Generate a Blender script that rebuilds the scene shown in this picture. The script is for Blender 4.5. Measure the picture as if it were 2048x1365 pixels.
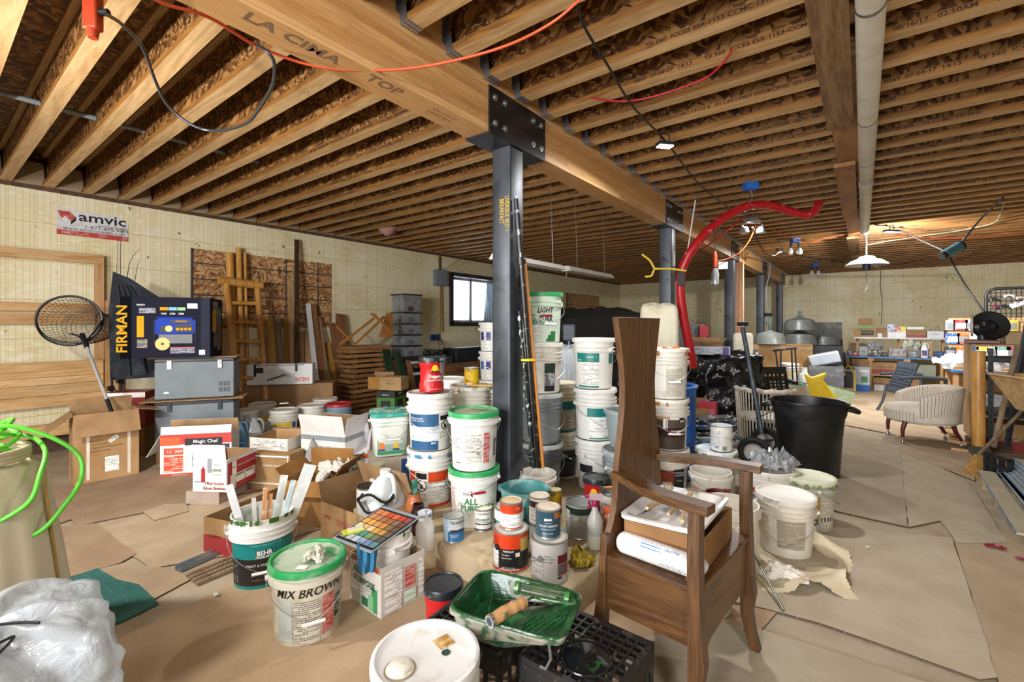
import bpy,math,random
from math import sin,cos,pi,radians,sqrt,atan2,hypot
from mathutils import Vector,Matrix,noise as NZ
for o in list(bpy.data.objects):bpy.data.objects.remove(o)
SC=bpy.context.scene;COL=SC.collection
V=Vector
# ---------- camera ----------
F,HY,H,TH=919.0,650.0,1.35,radians(37.3)
CT,ST=cos(TH),sin(TH)
cam=bpy.data.cameras.new('camera');co=bpy.data.objects.new('camera',cam);COL.objects.link(co)
co.location=(0,0,H);co.rotation_euler=(radians(90),0,TH)
cam.sensor_width=36;cam.lens=F/2048*36;cam.shift_y=-(682.5-HY)/2048
cam.clip_start=.05;cam.clip_end=100
SC.camera=co
vs=SC.view_settings;SC.display_settings.display_device='sRGB'
vs.view_transform='Standard';vs.look='None';vs.exposure=-0.25;vs.gamma=1;vs.use_curve_mapping=False
SC.cycles.max_bounces=7;SC.cycles.diffuse_bounces=4;SC.cycles.glossy_bounces=3;SC.cycles.transmission_bounces=5
SC.cycles.transparent_max_bounces=8;SC.cycles.caustics_reflective=False;SC.cycles.caustics_refractive=False
SC.cycles.sample_clamp_indirect=6;SC.cycles.use_denoising=True
# ---------- world: daylight sky outside the windows ----------
w=bpy.data.worlds.new('sky');SC.world=w;w.use_nodes=True
wn=w.node_tree.nodes;bg=wn['Background']
sky=wn.new('ShaderNodeTexSky');sky.sky_type='HOSEK_WILKIE';sky.turbidity=4;sky.sun_direction=(-.5,-.4,.75)
w.node_tree.links.new(sky.outputs[0],bg.inputs[0]);bg.inputs[1].default_value=2.2
# ---------- lamps of the room (LED work lights strung under the joists, a work light at left) and added fill lamps ----------
def lamp(name,loc,aim,power,size,col=(1,.93,.84),spread=160,shape='DISK'):
    l=bpy.data.lights.new(name,'AREA');l.shape=shape;l.size=size;l.energy=power;l.color=col;l.spread=radians(spread)
    o=bpy.data.objects.new(name,l);COL.objects.link(o);o.location=loc
    o.rotation_euler=(V(aim)-V(loc)).to_track_quat('-Z','Y').to_euler();return o
LED=[(-1.17,3.42,2.74),(-1.16,6.65,2.74),(-1.17,9.4,2.74),(.33,8.3,2.70)]
for i,p in enumerate(LED):lamp('led_and_fill_light',(p[0],p[1],p[2]-.09),(p[0]+.12,p[1]-.12,0) if i<3 else (.6,11.6,0),(44,44,75,200)[i],.14,(1,.98,.95),175)
lamp('led_and_fill_light',(-.62,.55,2.72),(-.9,1.6,0),11,.25,(1,.97,.93),175)
lamp('led_and_fill_light',(-.4,-2.2,2.68),(-.6,1.0,0.2),50,.5,(1,.97,.93),175)  # added fill lamp under the joists behind the camera
lamp('work_and_fill_light',(-3.1,-.45,1.95),(-4.0,2.4,1.2),92,.16,(1,.96,.9),180)
lamp('work_and_fill_light',(1.9,-1.2,2.3),(.6,4.5,.4),85,.6,(1,.97,.93),170)  # added fill lamp, out of view at the right
# added area lamp for soft fill, placed at an invented opening behind the camera
lamp('doorway_fill',(-1.0,-3.85,1.4),(-2.6,6,1.9),520,2.6,(.93,.96,1),180,'SQUARE')
# ---------- helpers ----------
def pd(u,v,d):
    r=(u-1024)/F
    return V(((r*CT-ST)*d,(r*ST+CT)*d,H-(v-HY)*d/F))
def fp(u,v,z=0.0):return pd(u,v,(H-z)*F/(v-HY))
def yz(u,v,Y):
    r=(u-1024)/F;return pd(u,v,Y/(r*ST+CT))
def xz(u,v,X):
    r=(u-1024)/F;return pd(u,v,X/(r*CT-ST))
def dep(p):return -p[0]*ST+p[1]*CT
def acam(p):return atan2(-p[1],-p[0])
RND=random.Random(7)
MATS={}
def newmat(name):
    m=bpy.data.materials.new(name);m.use_nodes=True;nt=m.node_tree
    b=nt.nodes['Principled BSDF'];return m,nt,b
def N(nt,t,**k):
    n=nt.nodes.new(t)
    for a,v in k.items():
        if a in n.inputs:n.inputs[a].default_value=v
        else:setattr(n,a,v)
    return n
def rgb(*c):
    if len(c)==1 and isinstance(c[0],str):
        s=c[0].lstrip('#');c=[int(s[i:i+2],16)/255 for i in (0,2,4)]
    else:c=[x/255 for x in c]
    return tuple(((x/12.92) if x<=.04045 else ((x+.055)/1.055)**2.4) for x in c)+(1,)
def mapping(nt,coord='Object',scale=(1,1,1),rot=(0,0,0)):
    t=N(nt,'ShaderNodeTexCoord');mp=N(nt,'ShaderNodeMapping')
    mp.inputs['Scale'].default_value=scale;mp.inputs['Rotation'].default_value=rot
    nt.links.new(t.outputs[coord],mp.inputs[0]);return mp
def ramp(nt,src,stops):
    r=N(nt,'ShaderNodeValToRGB');e=r.color_ramp.elements
    while len(e)<len(stops):e.new(.5)
    for i,(p,c) in enumerate(stops):e[i].position=p;e[i].color=c
    nt.links.new(src,r.inputs[0]);return r.outputs[0]
def mixc(nt,fac,a,b,mode='MIX'):
    m=N(nt,'ShaderNodeMix',data_type='RGBA',blend_type=mode)
    for i,x in ((0,fac),(6,a),(7,b)):
        if hasattr(x,'links'):nt.links.new(x,m.inputs[i])
        else:m.inputs[i].default_value=x
    return m.outputs[2]
def math_(nt,op,a,b=0.0,c=0.0):
    m=N(nt,'ShaderNodeMath',operation=op)
    for i,x in enumerate((a,b,c)):
        if hasattr(x,'links'):nt.links.new(x,m.inputs[i])
        else:m.inputs[i].default_value=x
    return m.outputs[0]
def bump(nt,b,h,s=.3,d=.01):
    n=N(nt,'ShaderNodeBump');n.inputs['Strength'].default_value=s;n.inputs['Distance'].default_value=d
    nt.links.new(h,n.inputs['Height']);nt.links.new(n.outputs[0],b.inputs['Normal'])
def noise(nt,mp,scale,detail=3,dist=0.0):
    n=N(nt,'ShaderNodeTexNoise');n.inputs['Scale'].default_value=scale;n.inputs['Detail'].default_value=detail
    n.inputs['Distortion'].default_value=dist
    if mp:nt.links.new(mp.outputs[0],n.inputs['Vector'])
    return n.outputs['Fac']
def plain(c,rough=.5,metal=0,spot=None,sa=.35,ss=9,bmp=0,bs=40,spec=.5,trans=0,alpha=1,emit=0,st=.5):
    """one solid material; spot = colour of smears with strength sa at scale ss"""
    key=('p',c,rough,metal,spot,sa,ss,bmp,bs,spec,trans,alpha,emit,st)
    if key in MATS:return MATS[key]
    m,nt,b=newmat('mat_'+str(len(MATS)));col=rgb(c) if isinstance(c,str) else c
    b.inputs['Base Color'].default_value=col
    b.inputs['Roughness'].default_value=rough;b.inputs['Metallic'].default_value=metal
    b.inputs['Specular IOR Level'].default_value=spec
    if trans:b.inputs['Transmission Weight'].default_value=trans
    if alpha<1:b.inputs['Alpha'].default_value=alpha
    if emit:b.inputs['Emission Color'].default_value=col;b.inputs['Emission Strength'].default_value=emit
    mp=mapping(nt)
    if spot:
        f=noise(nt,mp,ss,6,.6)
        fr=ramp(nt,f,[(st,(0,0,0,1)),(min(1,st+.12),(sa,sa,sa,1))])
        nt.links.new(mixc(nt,fr,col,rgb(spot)),b.inputs['Base Color'])
    elif metal<.5 and not trans:
        f=noise(nt,mp,6,4)
        d=ramp(nt,f,[(.3,(.86,.86,.86,1)),(.7,(1.08,1.08,1.08,1))])
        nt.links.new(mixc(nt,1.0,col,d,'MULTIPLY'),b.inputs['Base Color'])
    if bmp:bump(nt,b,noise(nt,mp,bs,4),bmp,.004)
    MATS[key]=m;return m
def wood(c1,c2,axis='X',scale=1.0,rough=.55,ring=14,spec=.35,key2=0,knots=True):
    key=('w',c1,c2,axis,scale,rough,ring,key2)
    if key in MATS:return MATS[key]
    m,nt,b=newmat('wood_'+str(len(MATS)))
    sc={'X':(.09,1,1),'Y':(1,.09,1),'Z':(1,1,.09)}[axis]
    mp=mapping(nt,'Object',tuple(s*scale for s in sc))
    oi=N(nt,'ShaderNodeObjectInfo');
    ad=N(nt,'ShaderNodeVectorMath',operation='MULTIPLY_ADD');ad.inputs[1].default_value=(1,1,1)
    cm=N(nt,'ShaderNodeCombineXYZ')
    for i in range(3):nt.links.new(math_(nt,'MULTIPLY',oi.outputs['Random'],7.3+3*i),cm.inputs[i])
    nt.links.new(mp.outputs[0],ad.inputs[0]);nt.links.new(cm.outputs[0],ad.inputs[2])
    n1=N(nt,'ShaderNodeTexNoise');n1.inputs['Scale'].default_value=5;n1.inputs['Detail'].default_value=3;n1.inputs['Distortion'].default_value=.8
    nt.links.new(ad.outputs[0],n1.inputs['Vector'])
    w1=math_(nt,'SINE',math_(nt,'MULTIPLY',n1.outputs['Fac'],ring*4.5))
    n2=N(nt,'ShaderNodeTexNoise');n2.inputs['Scale'].default_value=90;n2.inputs['Detail'].default_value=2
    nt.links.new(ad.outputs[0],n2.inputs['Vector'])
    f=math_(nt,'ADD',math_(nt,'MULTIPLY',w1,.17),math_(nt,'MULTIPLY',n2.outputs['Fac'],.9))
    c=ramp(nt,f,[(.15,rgb(c1)),(.85,rgb(c2))])
    rr=math_(nt,'MULTIPLY_ADD',oi.outputs['Random'],.22,.88)
    g=N(nt,'ShaderNodeCombineColor')
    for i in range(3):nt.links.new(rr,g.inputs[i])
    nt.links.new(mixc(nt,1.0,c,g.outputs[0],'MULTIPLY'),b.inputs['Base Color'])
    b.inputs['Roughness'].default_value=rough;b.inputs['Specular IOR Level'].default_value=spec
    bump(nt,b,n2.outputs['Fac'],.15,.002)
    MATS[key]=m;return m
def osb(c=('#4a3112','#8c6734','#b08a52'),scale=1.0,key2=0):
    key=('osb',c,scale,key2)
    if key in MATS:return MATS[key]
    m,nt,b=newmat('osb_'+str(len(MATS)))
    mp=mapping(nt,'Object',(scale,scale,scale))
    v1=N(nt,'ShaderNodeTexVoronoi');v1.inputs['Scale'].default_value=11;nt.links.new(mp.outputs[0],v1.inputs['Vector'])
    vr=N(nt,'ShaderNodeVectorRotate',rotation_type='EULER_XYZ')
    nt.links.new(mp.outputs[0],vr.inputs['Vector'])
    sv=N(nt,'ShaderNodeVectorMath',operation='SCALE');nt.links.new(v1.outputs['Color'],sv.inputs[0]);sv.inputs['Scale'].default_value=6.3
    nt.links.new(sv.outputs[0],vr.inputs['Rotation'])
    mp2=N(nt,'ShaderNodeMapping');mp2.inputs['Scale'].default_value=(11,62,26);nt.links.new(vr.outputs[0],mp2.inputs[0])
    vo=N(nt,'ShaderNodeTexVoronoi');nt.links.new(mp2.outputs[0],vo.inputs['Vector']);vo.inputs['Scale'].default_value=1
    sp=N(nt,'ShaderNodeSeparateColor');nt.links.new(vo.outputs['Color'],sp.inputs[0])
    c_=ramp(nt,sp.outputs[0],[(0,rgb(c[0])),(.5,rgb(c[1])),(1,rgb(c[2]))])
    nt.links.new(c_,b.inputs['Base Color']);b.inputs['Roughness'].default_value=.6
    bump(nt,b,sp.outputs[1],.3,.003)
    MATS[key]=m;return m
def card(c='#b08d66',rough=.85,dirt='#8f7150',key2=0):
    key=('c',c,dirt,key2)
    if key in MATS:return MATS[key]
    m,nt,b=newmat('card_'+str(len(MATS)))
    mp=mapping(nt,'Object');f=noise(nt,mp,4,6,.3)
    mp2=mapping(nt,'Object',(4,60,60));f2=noise(nt,mp2,6,2)
    c_=ramp(nt,f,[(.35,rgb(dirt)),(.6,rgb(c))])
    c2=mixc(nt,.25,c_,ramp(nt,f2,[(.3,(.55,.55,.55,1)),(.7,(1,1,1,1))]),'MULTIPLY')
    oi=N(nt,'ShaderNodeObjectInfo');rr=math_(nt,'MULTIPLY_ADD',oi.outputs['Random'],.16,.92)
    g=N(nt,'ShaderNodeCombineColor')
    for i in range(3):nt.links.new(rr,g.inputs[i])
    nt.links.new(mixc(nt,1.0,c2,g.outputs[0],'MULTIPLY'),b.inputs['Base Color'])
    b.inputs['Roughness'].default_value=rough;b.inputs['Specular IOR Level'].default_value=.2
    MATS[key]=m;return m
def fprint(bgc,ink,line=.0085,dens=.5,sx=260):
    """rows of small print, by UV in metres"""
    key=('f',bgc,ink,line,dens)
    if key in MATS:return MATS[key]
    m,nt,b=newmat('print_'+str(len(MATS)))
    t=N(nt,'ShaderNodeTexCoord');s=N(nt,'ShaderNodeSeparateXYZ');nt.links.new(t.outputs['UV'],s.inputs[0])
    row=math_(nt,'MULTIPLY',s.outputs[1],1/line);fr=math_(nt,'FRACT',row);fl=math_(nt,'FLOOR',row)
    band=math_(nt,'LESS_THAN',math_(nt,'ABSOLUTE',math_(nt,'SUBTRACT',fr,.5)),.27)
    cm=N(nt,'ShaderNodeCombineXYZ');nt.links.new(math_(nt,'MULTIPLY',s.outputs[0],sx),cm.inputs[0]);nt.links.new(math_(nt,'MULTIPLY',fl,3.7),cm.inputs[1])
    n=N(nt,'ShaderNodeTexNoise');n.inputs['Scale'].default_value=1;n.inputs['Detail'].default_value=1;nt.links.new(cm.outputs[0],n.inputs['Vector'])
    cm2=N(nt,'ShaderNodeCombineXYZ');nt.links.new(math_(nt,'MULTIPLY',s.outputs[0],14),cm2.inputs[0]);nt.links.new(math_(nt,'MULTIPLY',fl,7.7),cm2.inputs[1])
    n2=N(nt,'ShaderNodeTexNoise');n2.inputs['Scale'].default_value=1;n2.inputs['Detail'].default_value=0;nt.links.new(cm2.outputs[0],n2.inputs['Vector'])
    a=math_(nt,'MULTIPLY',math_(nt,'GREATER_THAN',n.outputs['Fac'],.5-.1*dens),math_(nt,'LESS_THAN',n2.outputs['Fac'],.5+.14*dens))
    f=math_(nt,'MULTIPLY',a,band)
    nt.links.new(mixc(nt,math_(nt,'MULTIPLY',f,.8),rgb(bgc),rgb(ink)),b.inputs['Base Color'])
    b.inputs['Roughness'].default_value=.45
    MATS[key]=m;return m
# ---------- mesh builder ----------
DG=None;TXT={}
def text_geo(s,bold):
    k=(s,bold)
    if k not in TXT:
        cu=bpy.data.curves.new('t','FONT');cu.body=s;cu.size=1;cu.offset=bold;cu.align_x='CENTER';cu.resolution_u=2
        o=bpy.data.objects.new('t',cu);COL.objects.link(o)
        dg=bpy.context.evaluated_depsgraph_get();me=o.evaluated_get(dg).to_mesh()
        TXT[k]=([tuple(v.co) for v in me.vertices],[tuple(p.vertices) for p in me.polygons])
        bpy.data.objects.remove(o);bpy.data.curves.remove(cu)
    return TXT[k]
class MB:
    def __init__(s):s.v=[];s.f=[];s.m=[];s.u={};s.mats=[];s.M=Matrix()
    def mi(s,m):
        if m is None:m=plain('#888888')
        if m not in s.mats:s.mats.append(m)
        return s.mats.index(m)
    def add(s,vs_,fs,m,M=None,uv=None):
        b=len(s.v);MM=s.M@M if M is not None else s.M
        for p in vs_:s.v.append(tuple(MM@V(p)))
        i=s.mi(m)
        for j,f in enumerate(fs):
            if uv:s.u[len(s.f)]=[uv[k] for k in f]
            s.f.append(tuple(b+k for k in f));s.m.append(i)
        return s
    def box(s,c,d,m,M=None,rz=0,taper=1):
        x,y,z=d[0]/2,d[1]/2,d[2]/2
        T=Matrix.Translation(V(c))@Matrix.Rotation(rz,4,'Z')
        if M is not None:T=M@T
        t=taper
        vs_=[(-x,-y,-z),(x,-y,-z),(x,y,-z),(-x,y,-z),(-x*t,-y*t,z),(x*t,-y*t,z),(x*t,y*t,z),(-x*t,y*t,z)]
        return s.add(vs_,[(0,3,2,1),(4,5,6,7),(0,1,5,4),(1,2,6,5),(2,3,7,6),(3,0,4,7)],m,T)
    def b2(s,x0,x1,y0,y1,z0,z1,m,M=None):return s.box(((x0+x1)/2,(y0+y1)/2,(z0+z1)/2),(x1-x0,y1-y0,z1-z0),m,M)
    def lathe(s,prof,m,n=32,M=None,sq=None,cap=True):
        """prof: [(r,z)], m one material or a list per band; sq = superellipse exponent for rounded squares"""
        vs_=[]
        for r,z in prof:
            for i in range(n):
                a=2*pi*i/n;k=1
                if sq:k=1/((abs(cos(a))**sq+abs(sin(a))**sq)**(1/sq))
                vs_.append((r*k*cos(a),r*k*sin(a),z))
        ml=m if isinstance(m,list) else [m]*(len(prof)-1)
        base=len(s.v);MM=s.M@M if M is not None else s.M
        for p in vs_:s.v.append(tuple(MM@V(p)))
        for j in range(len(prof)-1):
            i_=s.mi(ml[j])
            for i in range(n):
                k=(i+1)%n;s.f.append((base+j*n+i,base+j*n+k,base+(j+1)*n+k,base+(j+1)*n+i));s.m.append(i_)
        if cap:
            if prof[0][0]>1e-4:s.f.append(tuple(base+i for i in reversed(range(n))));s.m.append(s.mi(ml[0]))
            if prof[-1][0]>1e-4:s.f.append(tuple(base+(len(prof)-1)*n+i for i in range(n)));s.m.append(s.mi(ml[-1]))
        return s
    def cyl(s,a,b,r,m,n=16,r2=None):
        a,b=V(a),V(b);d=b-a;L=d.length
        T=Matrix.Translation(a)@d.to_track_quat('Z','Y').to_matrix().to_4x4()
        return s.lathe([(r,0),(r if r2 is None else r2,L)],m,n,T)
    def tube(s,pts,r,m,n=8,closed=False):
        pts=[V(p) for p in pts];k=len(pts);vs_=[];prev=None
        for i,p in enumerate(pts):
            if closed:t=pts[(i+1)%k]-pts[i-1]
            else:t=pts[min(i+1,k-1)]-pts[max(i-1,0)]
            t.normalize()
            if prev is None:nrm=t.orthogonal().normalized()
            else:
                nrm=prev-t*prev.dot(t)
                nrm=nrm.normalized() if nrm.length>1e-6 else t.orthogonal().normalized()
            prev=nrm;bn=t.cross(nrm);rr=r[i] if isinstance(r,(list,tuple)) else r
            for j in range(n):
                a=2*pi*j/n;vs_.append(p+nrm*(cos(a)*rr)+bn*(sin(a)*rr))
        fs=[]
        for i in range(k if closed else k-1):
            q=(i+1)%k
            for j in range(n):l=(j+1)%n;fs.append((i*n+j,i*n+l,q*n+l,q*n+j))
        if not closed:fs+=[tuple(reversed(range(n))),tuple((k-1)*n+j for j in range(n))]
        return s.add(vs_,fs,m)
    def prism(s,poly,z0,z1,m,M=None):
        k=len(poly);vs_=[(x,y,z0) for x,y in poly]+[(x,y,z1) for x,y in poly]
        a=sum(poly[i][0]*poly[(i+1)%k][1]-poly[(i+1)%k][0]*poly[i][1] for i in range(k))
        fs=[tuple(range(k-1,-1,-1)),tuple(range(k,2*k))]+[(i,(i+1)%k,k+(i+1)%k,k+i) for i in range(k)]
        if a<0:fs=[tuple(reversed(f)) for f in fs]
        return s.add(vs_,fs,m,M)
    def quad(s,p,m,th=0.0,M=None):
        p=[V(q) for q in p];a=(p[1]-p[0]).length;b=(p[3]-p[0]).length
        return s.add(p,[(0,1,2,3)],m,M,uv=[(0,0),(a,0),(a,b),(0,b)])
    def patch(s,R,a0,a1,z0,z1,m,n=None,M=None):
        """label on a round wall; R radius or function of z; angles seen from outside, increasing to the right"""
        n=n or max(2,int(abs(a1-a0)/.15));Rf=R if callable(R) else (lambda z:R)
        vs_=[];uv=[]
        for j,z in enumerate((z0,z1)):
            for i in range(n+1):
                a=a0+(a1-a0)*i/n;r=Rf(z);vs_.append((r*cos(a),r*sin(a),z));uv.append((r*a,z))
        fs=[(i,i+1,n+1+i+1,n+1+i) for i in range(n)]
        return s.add(vs_,fs,m,M,uv=uv)
    def text(s,t,h,m,M=None,bold=0.0,wrap=None,stretch=1.0,slant=0.0):
        vs_,fs=text_geo(t,bold);out=[]
        for x,y,z in vs_:
            x=x*h*stretch+y*h*slant;y=y*h
            if wrap:
                R,a0,zc=wrap;r=R(zc+y) if callable(R) else R
                a=a0+x/r;out.append((r*cos(a),r*sin(a),zc+y))
            else:out.append((x,y,0))
        return s.add(out,fs,m,M)
    def build(s,name,parent=None,loc=None,rz=0,rot=None,label=None,cat=None,group=None,kind=None,ang=35,bev=0,M=None):
        me=bpy.data.meshes.new(name);me.from_pydata(s.v,[],s.f)
        for m in s.mats:me.materials.append(m)
        me.polygons.foreach_set('material_index',s.m)
        if s.u:
            ul=me.uv_layers.new(name='UVMap')
            for p in me.polygons:
                q=s.u.get(p.index)
                if q:
                    for k,li in enumerate(p.loop_indices):ul.data[li].uv=q[k]
        me.polygons.foreach_set('use_smooth',[True]*len(me.polygons))
        me.update();me.set_sharp_from_angle(angle=radians(ang));me.validate()
        o=bpy.data.objects.new(name,me);COL.objects.link(o)
        if loc is not None:o.location=loc
        if rot:o.rotation_euler=rot
        elif rz:o.rotation_euler=(0,0,rz)
        if parent:o.parent=parent
        if bev:
            md=o.modifiers.new('bevel','BEVEL');md.width=bev;md.segments=2;md.limit_method='ANGLE';md.angle_limit=radians(40)
        return tag(o,label,cat,group,kind)
def tag(o,label=None,cat=None,group=None,kind=None):
    if label:o['label']=label
    if cat:o['category']=cat
    if group:o['group']=group
    if kind:o['kind']=kind
    return o
def thing(name,label,cat,loc=(0,0,0),rz=0,group=None,rot=None):
    o=bpy.data.objects.new(name,None);COL.objects.link(o);o.location=loc
    o.rotation_euler=rot if rot else (0,0,rz);o.empty_display_size=.05
    return tag(o,label,cat,group)
def copy_tree(o,loc=None,rz=None,label=None,parent=None,group=None):
    c=o.copy();COL.objects.link(c)
    if parent:c.parent=parent
    if loc is not None:c.location=loc
    if rz is not None:c.rotation_euler=(0,0,rz)
    if label:c['label']=label
    if group:c['group']=group
    for ch in o.children:copy_tree(ch,parent=c)
    return c
def one(name,label,cat,f,loc=(0,0,0),rz=0,group=None,kind=None,**k):
    b=MB();f(b);return b.build(name,None,loc,rz,None,label,cat,group,kind,**k)
def bez(pts,n=8):
    """smooth curve through the points"""
    P=[V(p) for p in pts];out=[]
    for i in range(len(P)-1):
        a,b,c,d=P[max(i-1,0)],P[i],P[i+1],P[min(i+2,len(P)-1)]
        for k in range(n):
            t=k/n;out.append(.5*((2*b)+(c-a)*t+(2*a-5*b+4*c-d)*t*t+(3*b-a-3*c+d)*t**3))
    out.append(P[-1]);return out
# ================= the setting =================
ZJ=H+1.45;JD=.36;ZD=ZJ+JD;SP=.3048
XW,YF,XR,YB=-6.88,15.4,4.6,-4.0
BX0,BX1,ZB=-1.94,-1.77,H+1.155
def icf():
    m,nt,b=newmat('insulated_wall_foam')
    t=N(nt,'ShaderNodeTexCoord');s=N(nt,'ShaderNodeSeparateXYZ');nt.links.new(t.outputs['Object'],s.inputs[0])
    h=math_(nt,'ADD',s.outputs[0],s.outputs[1])
    fr=math_(nt,'FRACT',math_(nt,'MULTIPLY',h,1/.051));g=math_(nt,'LESS_THAN',fr,.13)
    fr2=math_(nt,'FRACT',math_(nt,'MULTIPLY',h,1/.203));g2=math_(nt,'LESS_THAN',fr2,.05)
    mp=mapping(nt,'Object');nj=noise(nt,mp,22,2)
    zz=math_(nt,'ADD',s.outputs[2],math_(nt,'MULTIPLY',nj,.03))
    fz=math_(nt,'FRACT',math_(nt,'MULTIPLY',zz,1/.406));gz=math_(nt,'LESS_THAN',fz,.018)
    dirt=noise(nt,mp,1.6,8,.5)
    c=ramp(nt,dirt,[(.3,rgb('#d9cb9c')),(.5,rgb('#e4d9b2')),(.72,rgb('#ece4c6'))])
    mps=mapping(nt,'Object',(2,2,7));sm=noise(nt,mps,2.6,7,1.6)
    c=mixc(nt,ramp(nt,sm,[(.55,(0,0,0,1)),(.62,(.6,.6,.6,1))]),c,rgb('#f1ecd8'))
    c=mixc(nt,math_(nt,'MULTIPLY',math_(nt,'MAXIMUM',g,g2),.34),c,rgb('#aa9868'))
    sp=ramp(nt,noise(nt,mapping(nt,'Object',(1,1,1)),9,8),[(.69,(0,0,0,1)),(.72,(.8,.8,.8,1))])
    c=mixc(nt,sp,c,rgb('#4d4636'))
    c=mixc(nt,math_(nt,'MULTIPLY',gz,.6),c,rgb('#a8935c'))
    nt.links.new(c,b.inputs['Base Color']);b.inputs['Roughness'].default_value=.8
    bump(nt,b,math_(nt,'SUBTRACT',1.0,math_(nt,'MAXIMUM',g,gz)),.5,.003)
    return m
ICF=icf()
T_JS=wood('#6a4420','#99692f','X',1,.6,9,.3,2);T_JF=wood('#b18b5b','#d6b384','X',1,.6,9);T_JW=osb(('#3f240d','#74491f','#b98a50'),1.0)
T_DECK=osb(('#3f240d','#74491f','#b98a50'),.8,1)
T_FLOOR=card('#a99c88',.9,'#9c8d76',1)
LUMB=wood('#b98f5f','#d9b68a','X',1,.6,10);LUMBZ=wood('#a87a48','#cba377','Z',1,.6,10)
LUMBY=wood('#b08355','#d2ab7c','Y',1,.6,10)
DARKW=wood('#3a2a1e','#6b4f38','X',1,.7,10)
def st(name,f,**k):
    b=MB();f(b);return b.build(name,kind='structure',**k)
st('floor',lambda b:b.b2(XW-.2,XR+.2,YB-.2,YF+.2,-.12,0,T_FLOOR))
st('ceiling',lambda b:b.b2(XW-.2,XR+.2,YB-.2,YF+.2,ZD,ZD+.03,T_DECK))
# left wall with its window opening
W0,W1=xz(903,600,XW+.02),xz(1009,600,XW+.02)
wy0,wy1,wz0,wz1=W0.y,W1.y,1.36,2.42
def lw(b):
    b.b2(XW-.3,XW,YB,wy0,0,ZJ-.035,ICF);b.b2(XW-.3,XW,wy1,YF,0,ZJ-.035,ICF)
    b.b2(XW-.3,XW,wy0,wy1,0,wz0,ICF);b.b2(XW-.3,XW,wy0,wy1,wz1,ZJ-.035,ICF)
st('wall_left',lw)
st('wall_far',lambda b:b.b2(XW,XR,YF,YF+.2,0,ZJ-.02,ICF))
st('wall_right',lambda b:b.b2(XR,XR+.2,YB,YF,0,ZD,ICF))
DX0,DX1,DZ1=-2.6,.6,2.3  # unseen opening in the back wall, added to let fill light in
def bw(b):
    b.b2(XW,DX0,YB-.2,YB,0,ZD,ICF);b.b2(DX1,XR,YB-.2,YB,0,ZD,ICF);b.b2(DX0,DX1,YB-.2,YB,DZ1,ZD,ICF)
st('wall_back',bw)
st('trim_1',lambda b:b.b2(XW-.3,XW+.04,YB,YF,ZJ-.035,ZJ,DARKW))  # sill plate on the left wall
st('trim_2',lambda b:b.b2(XW-.3,XW-.13,YB,YF,ZJ,ZD,T_JW))  # rim board
st('trim_3',lambda b:b.b2(XW,XR,YF-.01,YF+.2,ZJ-.02,ZD,plain('#7d4a40',.9,bmp=.5,spot='#b07a6a',sa=.8,ss=14)))  # pink insulation along the far wall
st('baseboard_left',lambda b:b.b2(XW,XW+.03,.2,3.4,0,.2,wood('#3f2c22','#5d4434','Y',1,.7)))
# window
wf=MB();dk=plain('#34323a',.6);
for z in (wz0,wz1):wf.b2(XW-.28,XW+.04,wy0-.04,wy1+.04,z-.04,z+.04,dk)
for y in (wy0,wy1):wf.b2(XW-.28,XW+.04,y-.05,y+.05,wz0,wz1,dk)
wo=wf.build('window_1',kind='structure')
al=plain('#c9ccd0',.35,.2);wb=MB()
for z in (wz0+.06,wz1-.06):wb.b2(XW-.22,XW-.16,wy0+.04,wy1-.04,z-.03,z+.03,al)
ym=(wy0+wy1)/2-.1
for y in (wy0+.07,ym,wy1-.07):wb.b2(XW-.22,XW-.16,y-.03,y+.03,wz0+.06,wz1-.06,al)
wb.build('sash',wo)
def frost():
    m,nt,b=newmat('frosted_pane');mp=mapping(nt,'Object',(1,9,1));f=noise(nt,mp,3,5,.4)
    s=N(nt,'ShaderNodeSeparateXYZ');t=N(nt,'ShaderNodeTexCoord');nt.links.new(t.outputs['Object'],s.inputs[0])
    g=math_(nt,'ADD',math_(nt,'MULTIPLY',math_(nt,'SUBTRACT',s.outputs[2],1.4),.55),math_(nt,'MULTIPLY',f,.9))
    c=ramp(nt,g,[(.42,rgb('#7d634a')),(.58,rgb('#b9c4cc')),(.85,rgb('#f4f8fc'))])
    nt.links.new(c,b.inputs['Base Color']);b.inputs['Roughness'].default_value=.5;b.inputs['Transmission Weight'].default_value=.85
    b.inputs['IOR'].default_value=1.05
    return m
FR=frost()
pb=MB();pb.b2(XW-.195,XW-.185,wy0+.08,wy1-.08,wz0+.07,wz1-.07,FR);pb.build('pane',wo)
# corrugated window well outside
def well(b):
    n=60;vs_=[];
    for i in range(n+1):
        y=wy0-.3+(wy1-wy0+.6)*i/n;x=XW-.95+.03*sin(i*1.6)
        vs_+=[(x,y,.8),(x,y,2.0)]
    b.add(vs_,[(2*i,2*i+2,2*i+3,2*i+1) for i in range(n)],plain('#aeb6be',.4,.6,spot='#7a5a3a',sa=.7,ss=3))
st('trim_4',well)
lamp('window_daylight',(XW-.35,(wy0+wy1)/2,1.95),(XW+4,(wy0+wy1)/2-1,1.2),120,1.0,(.8,.9,1),170,'SQUARE')
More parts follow.
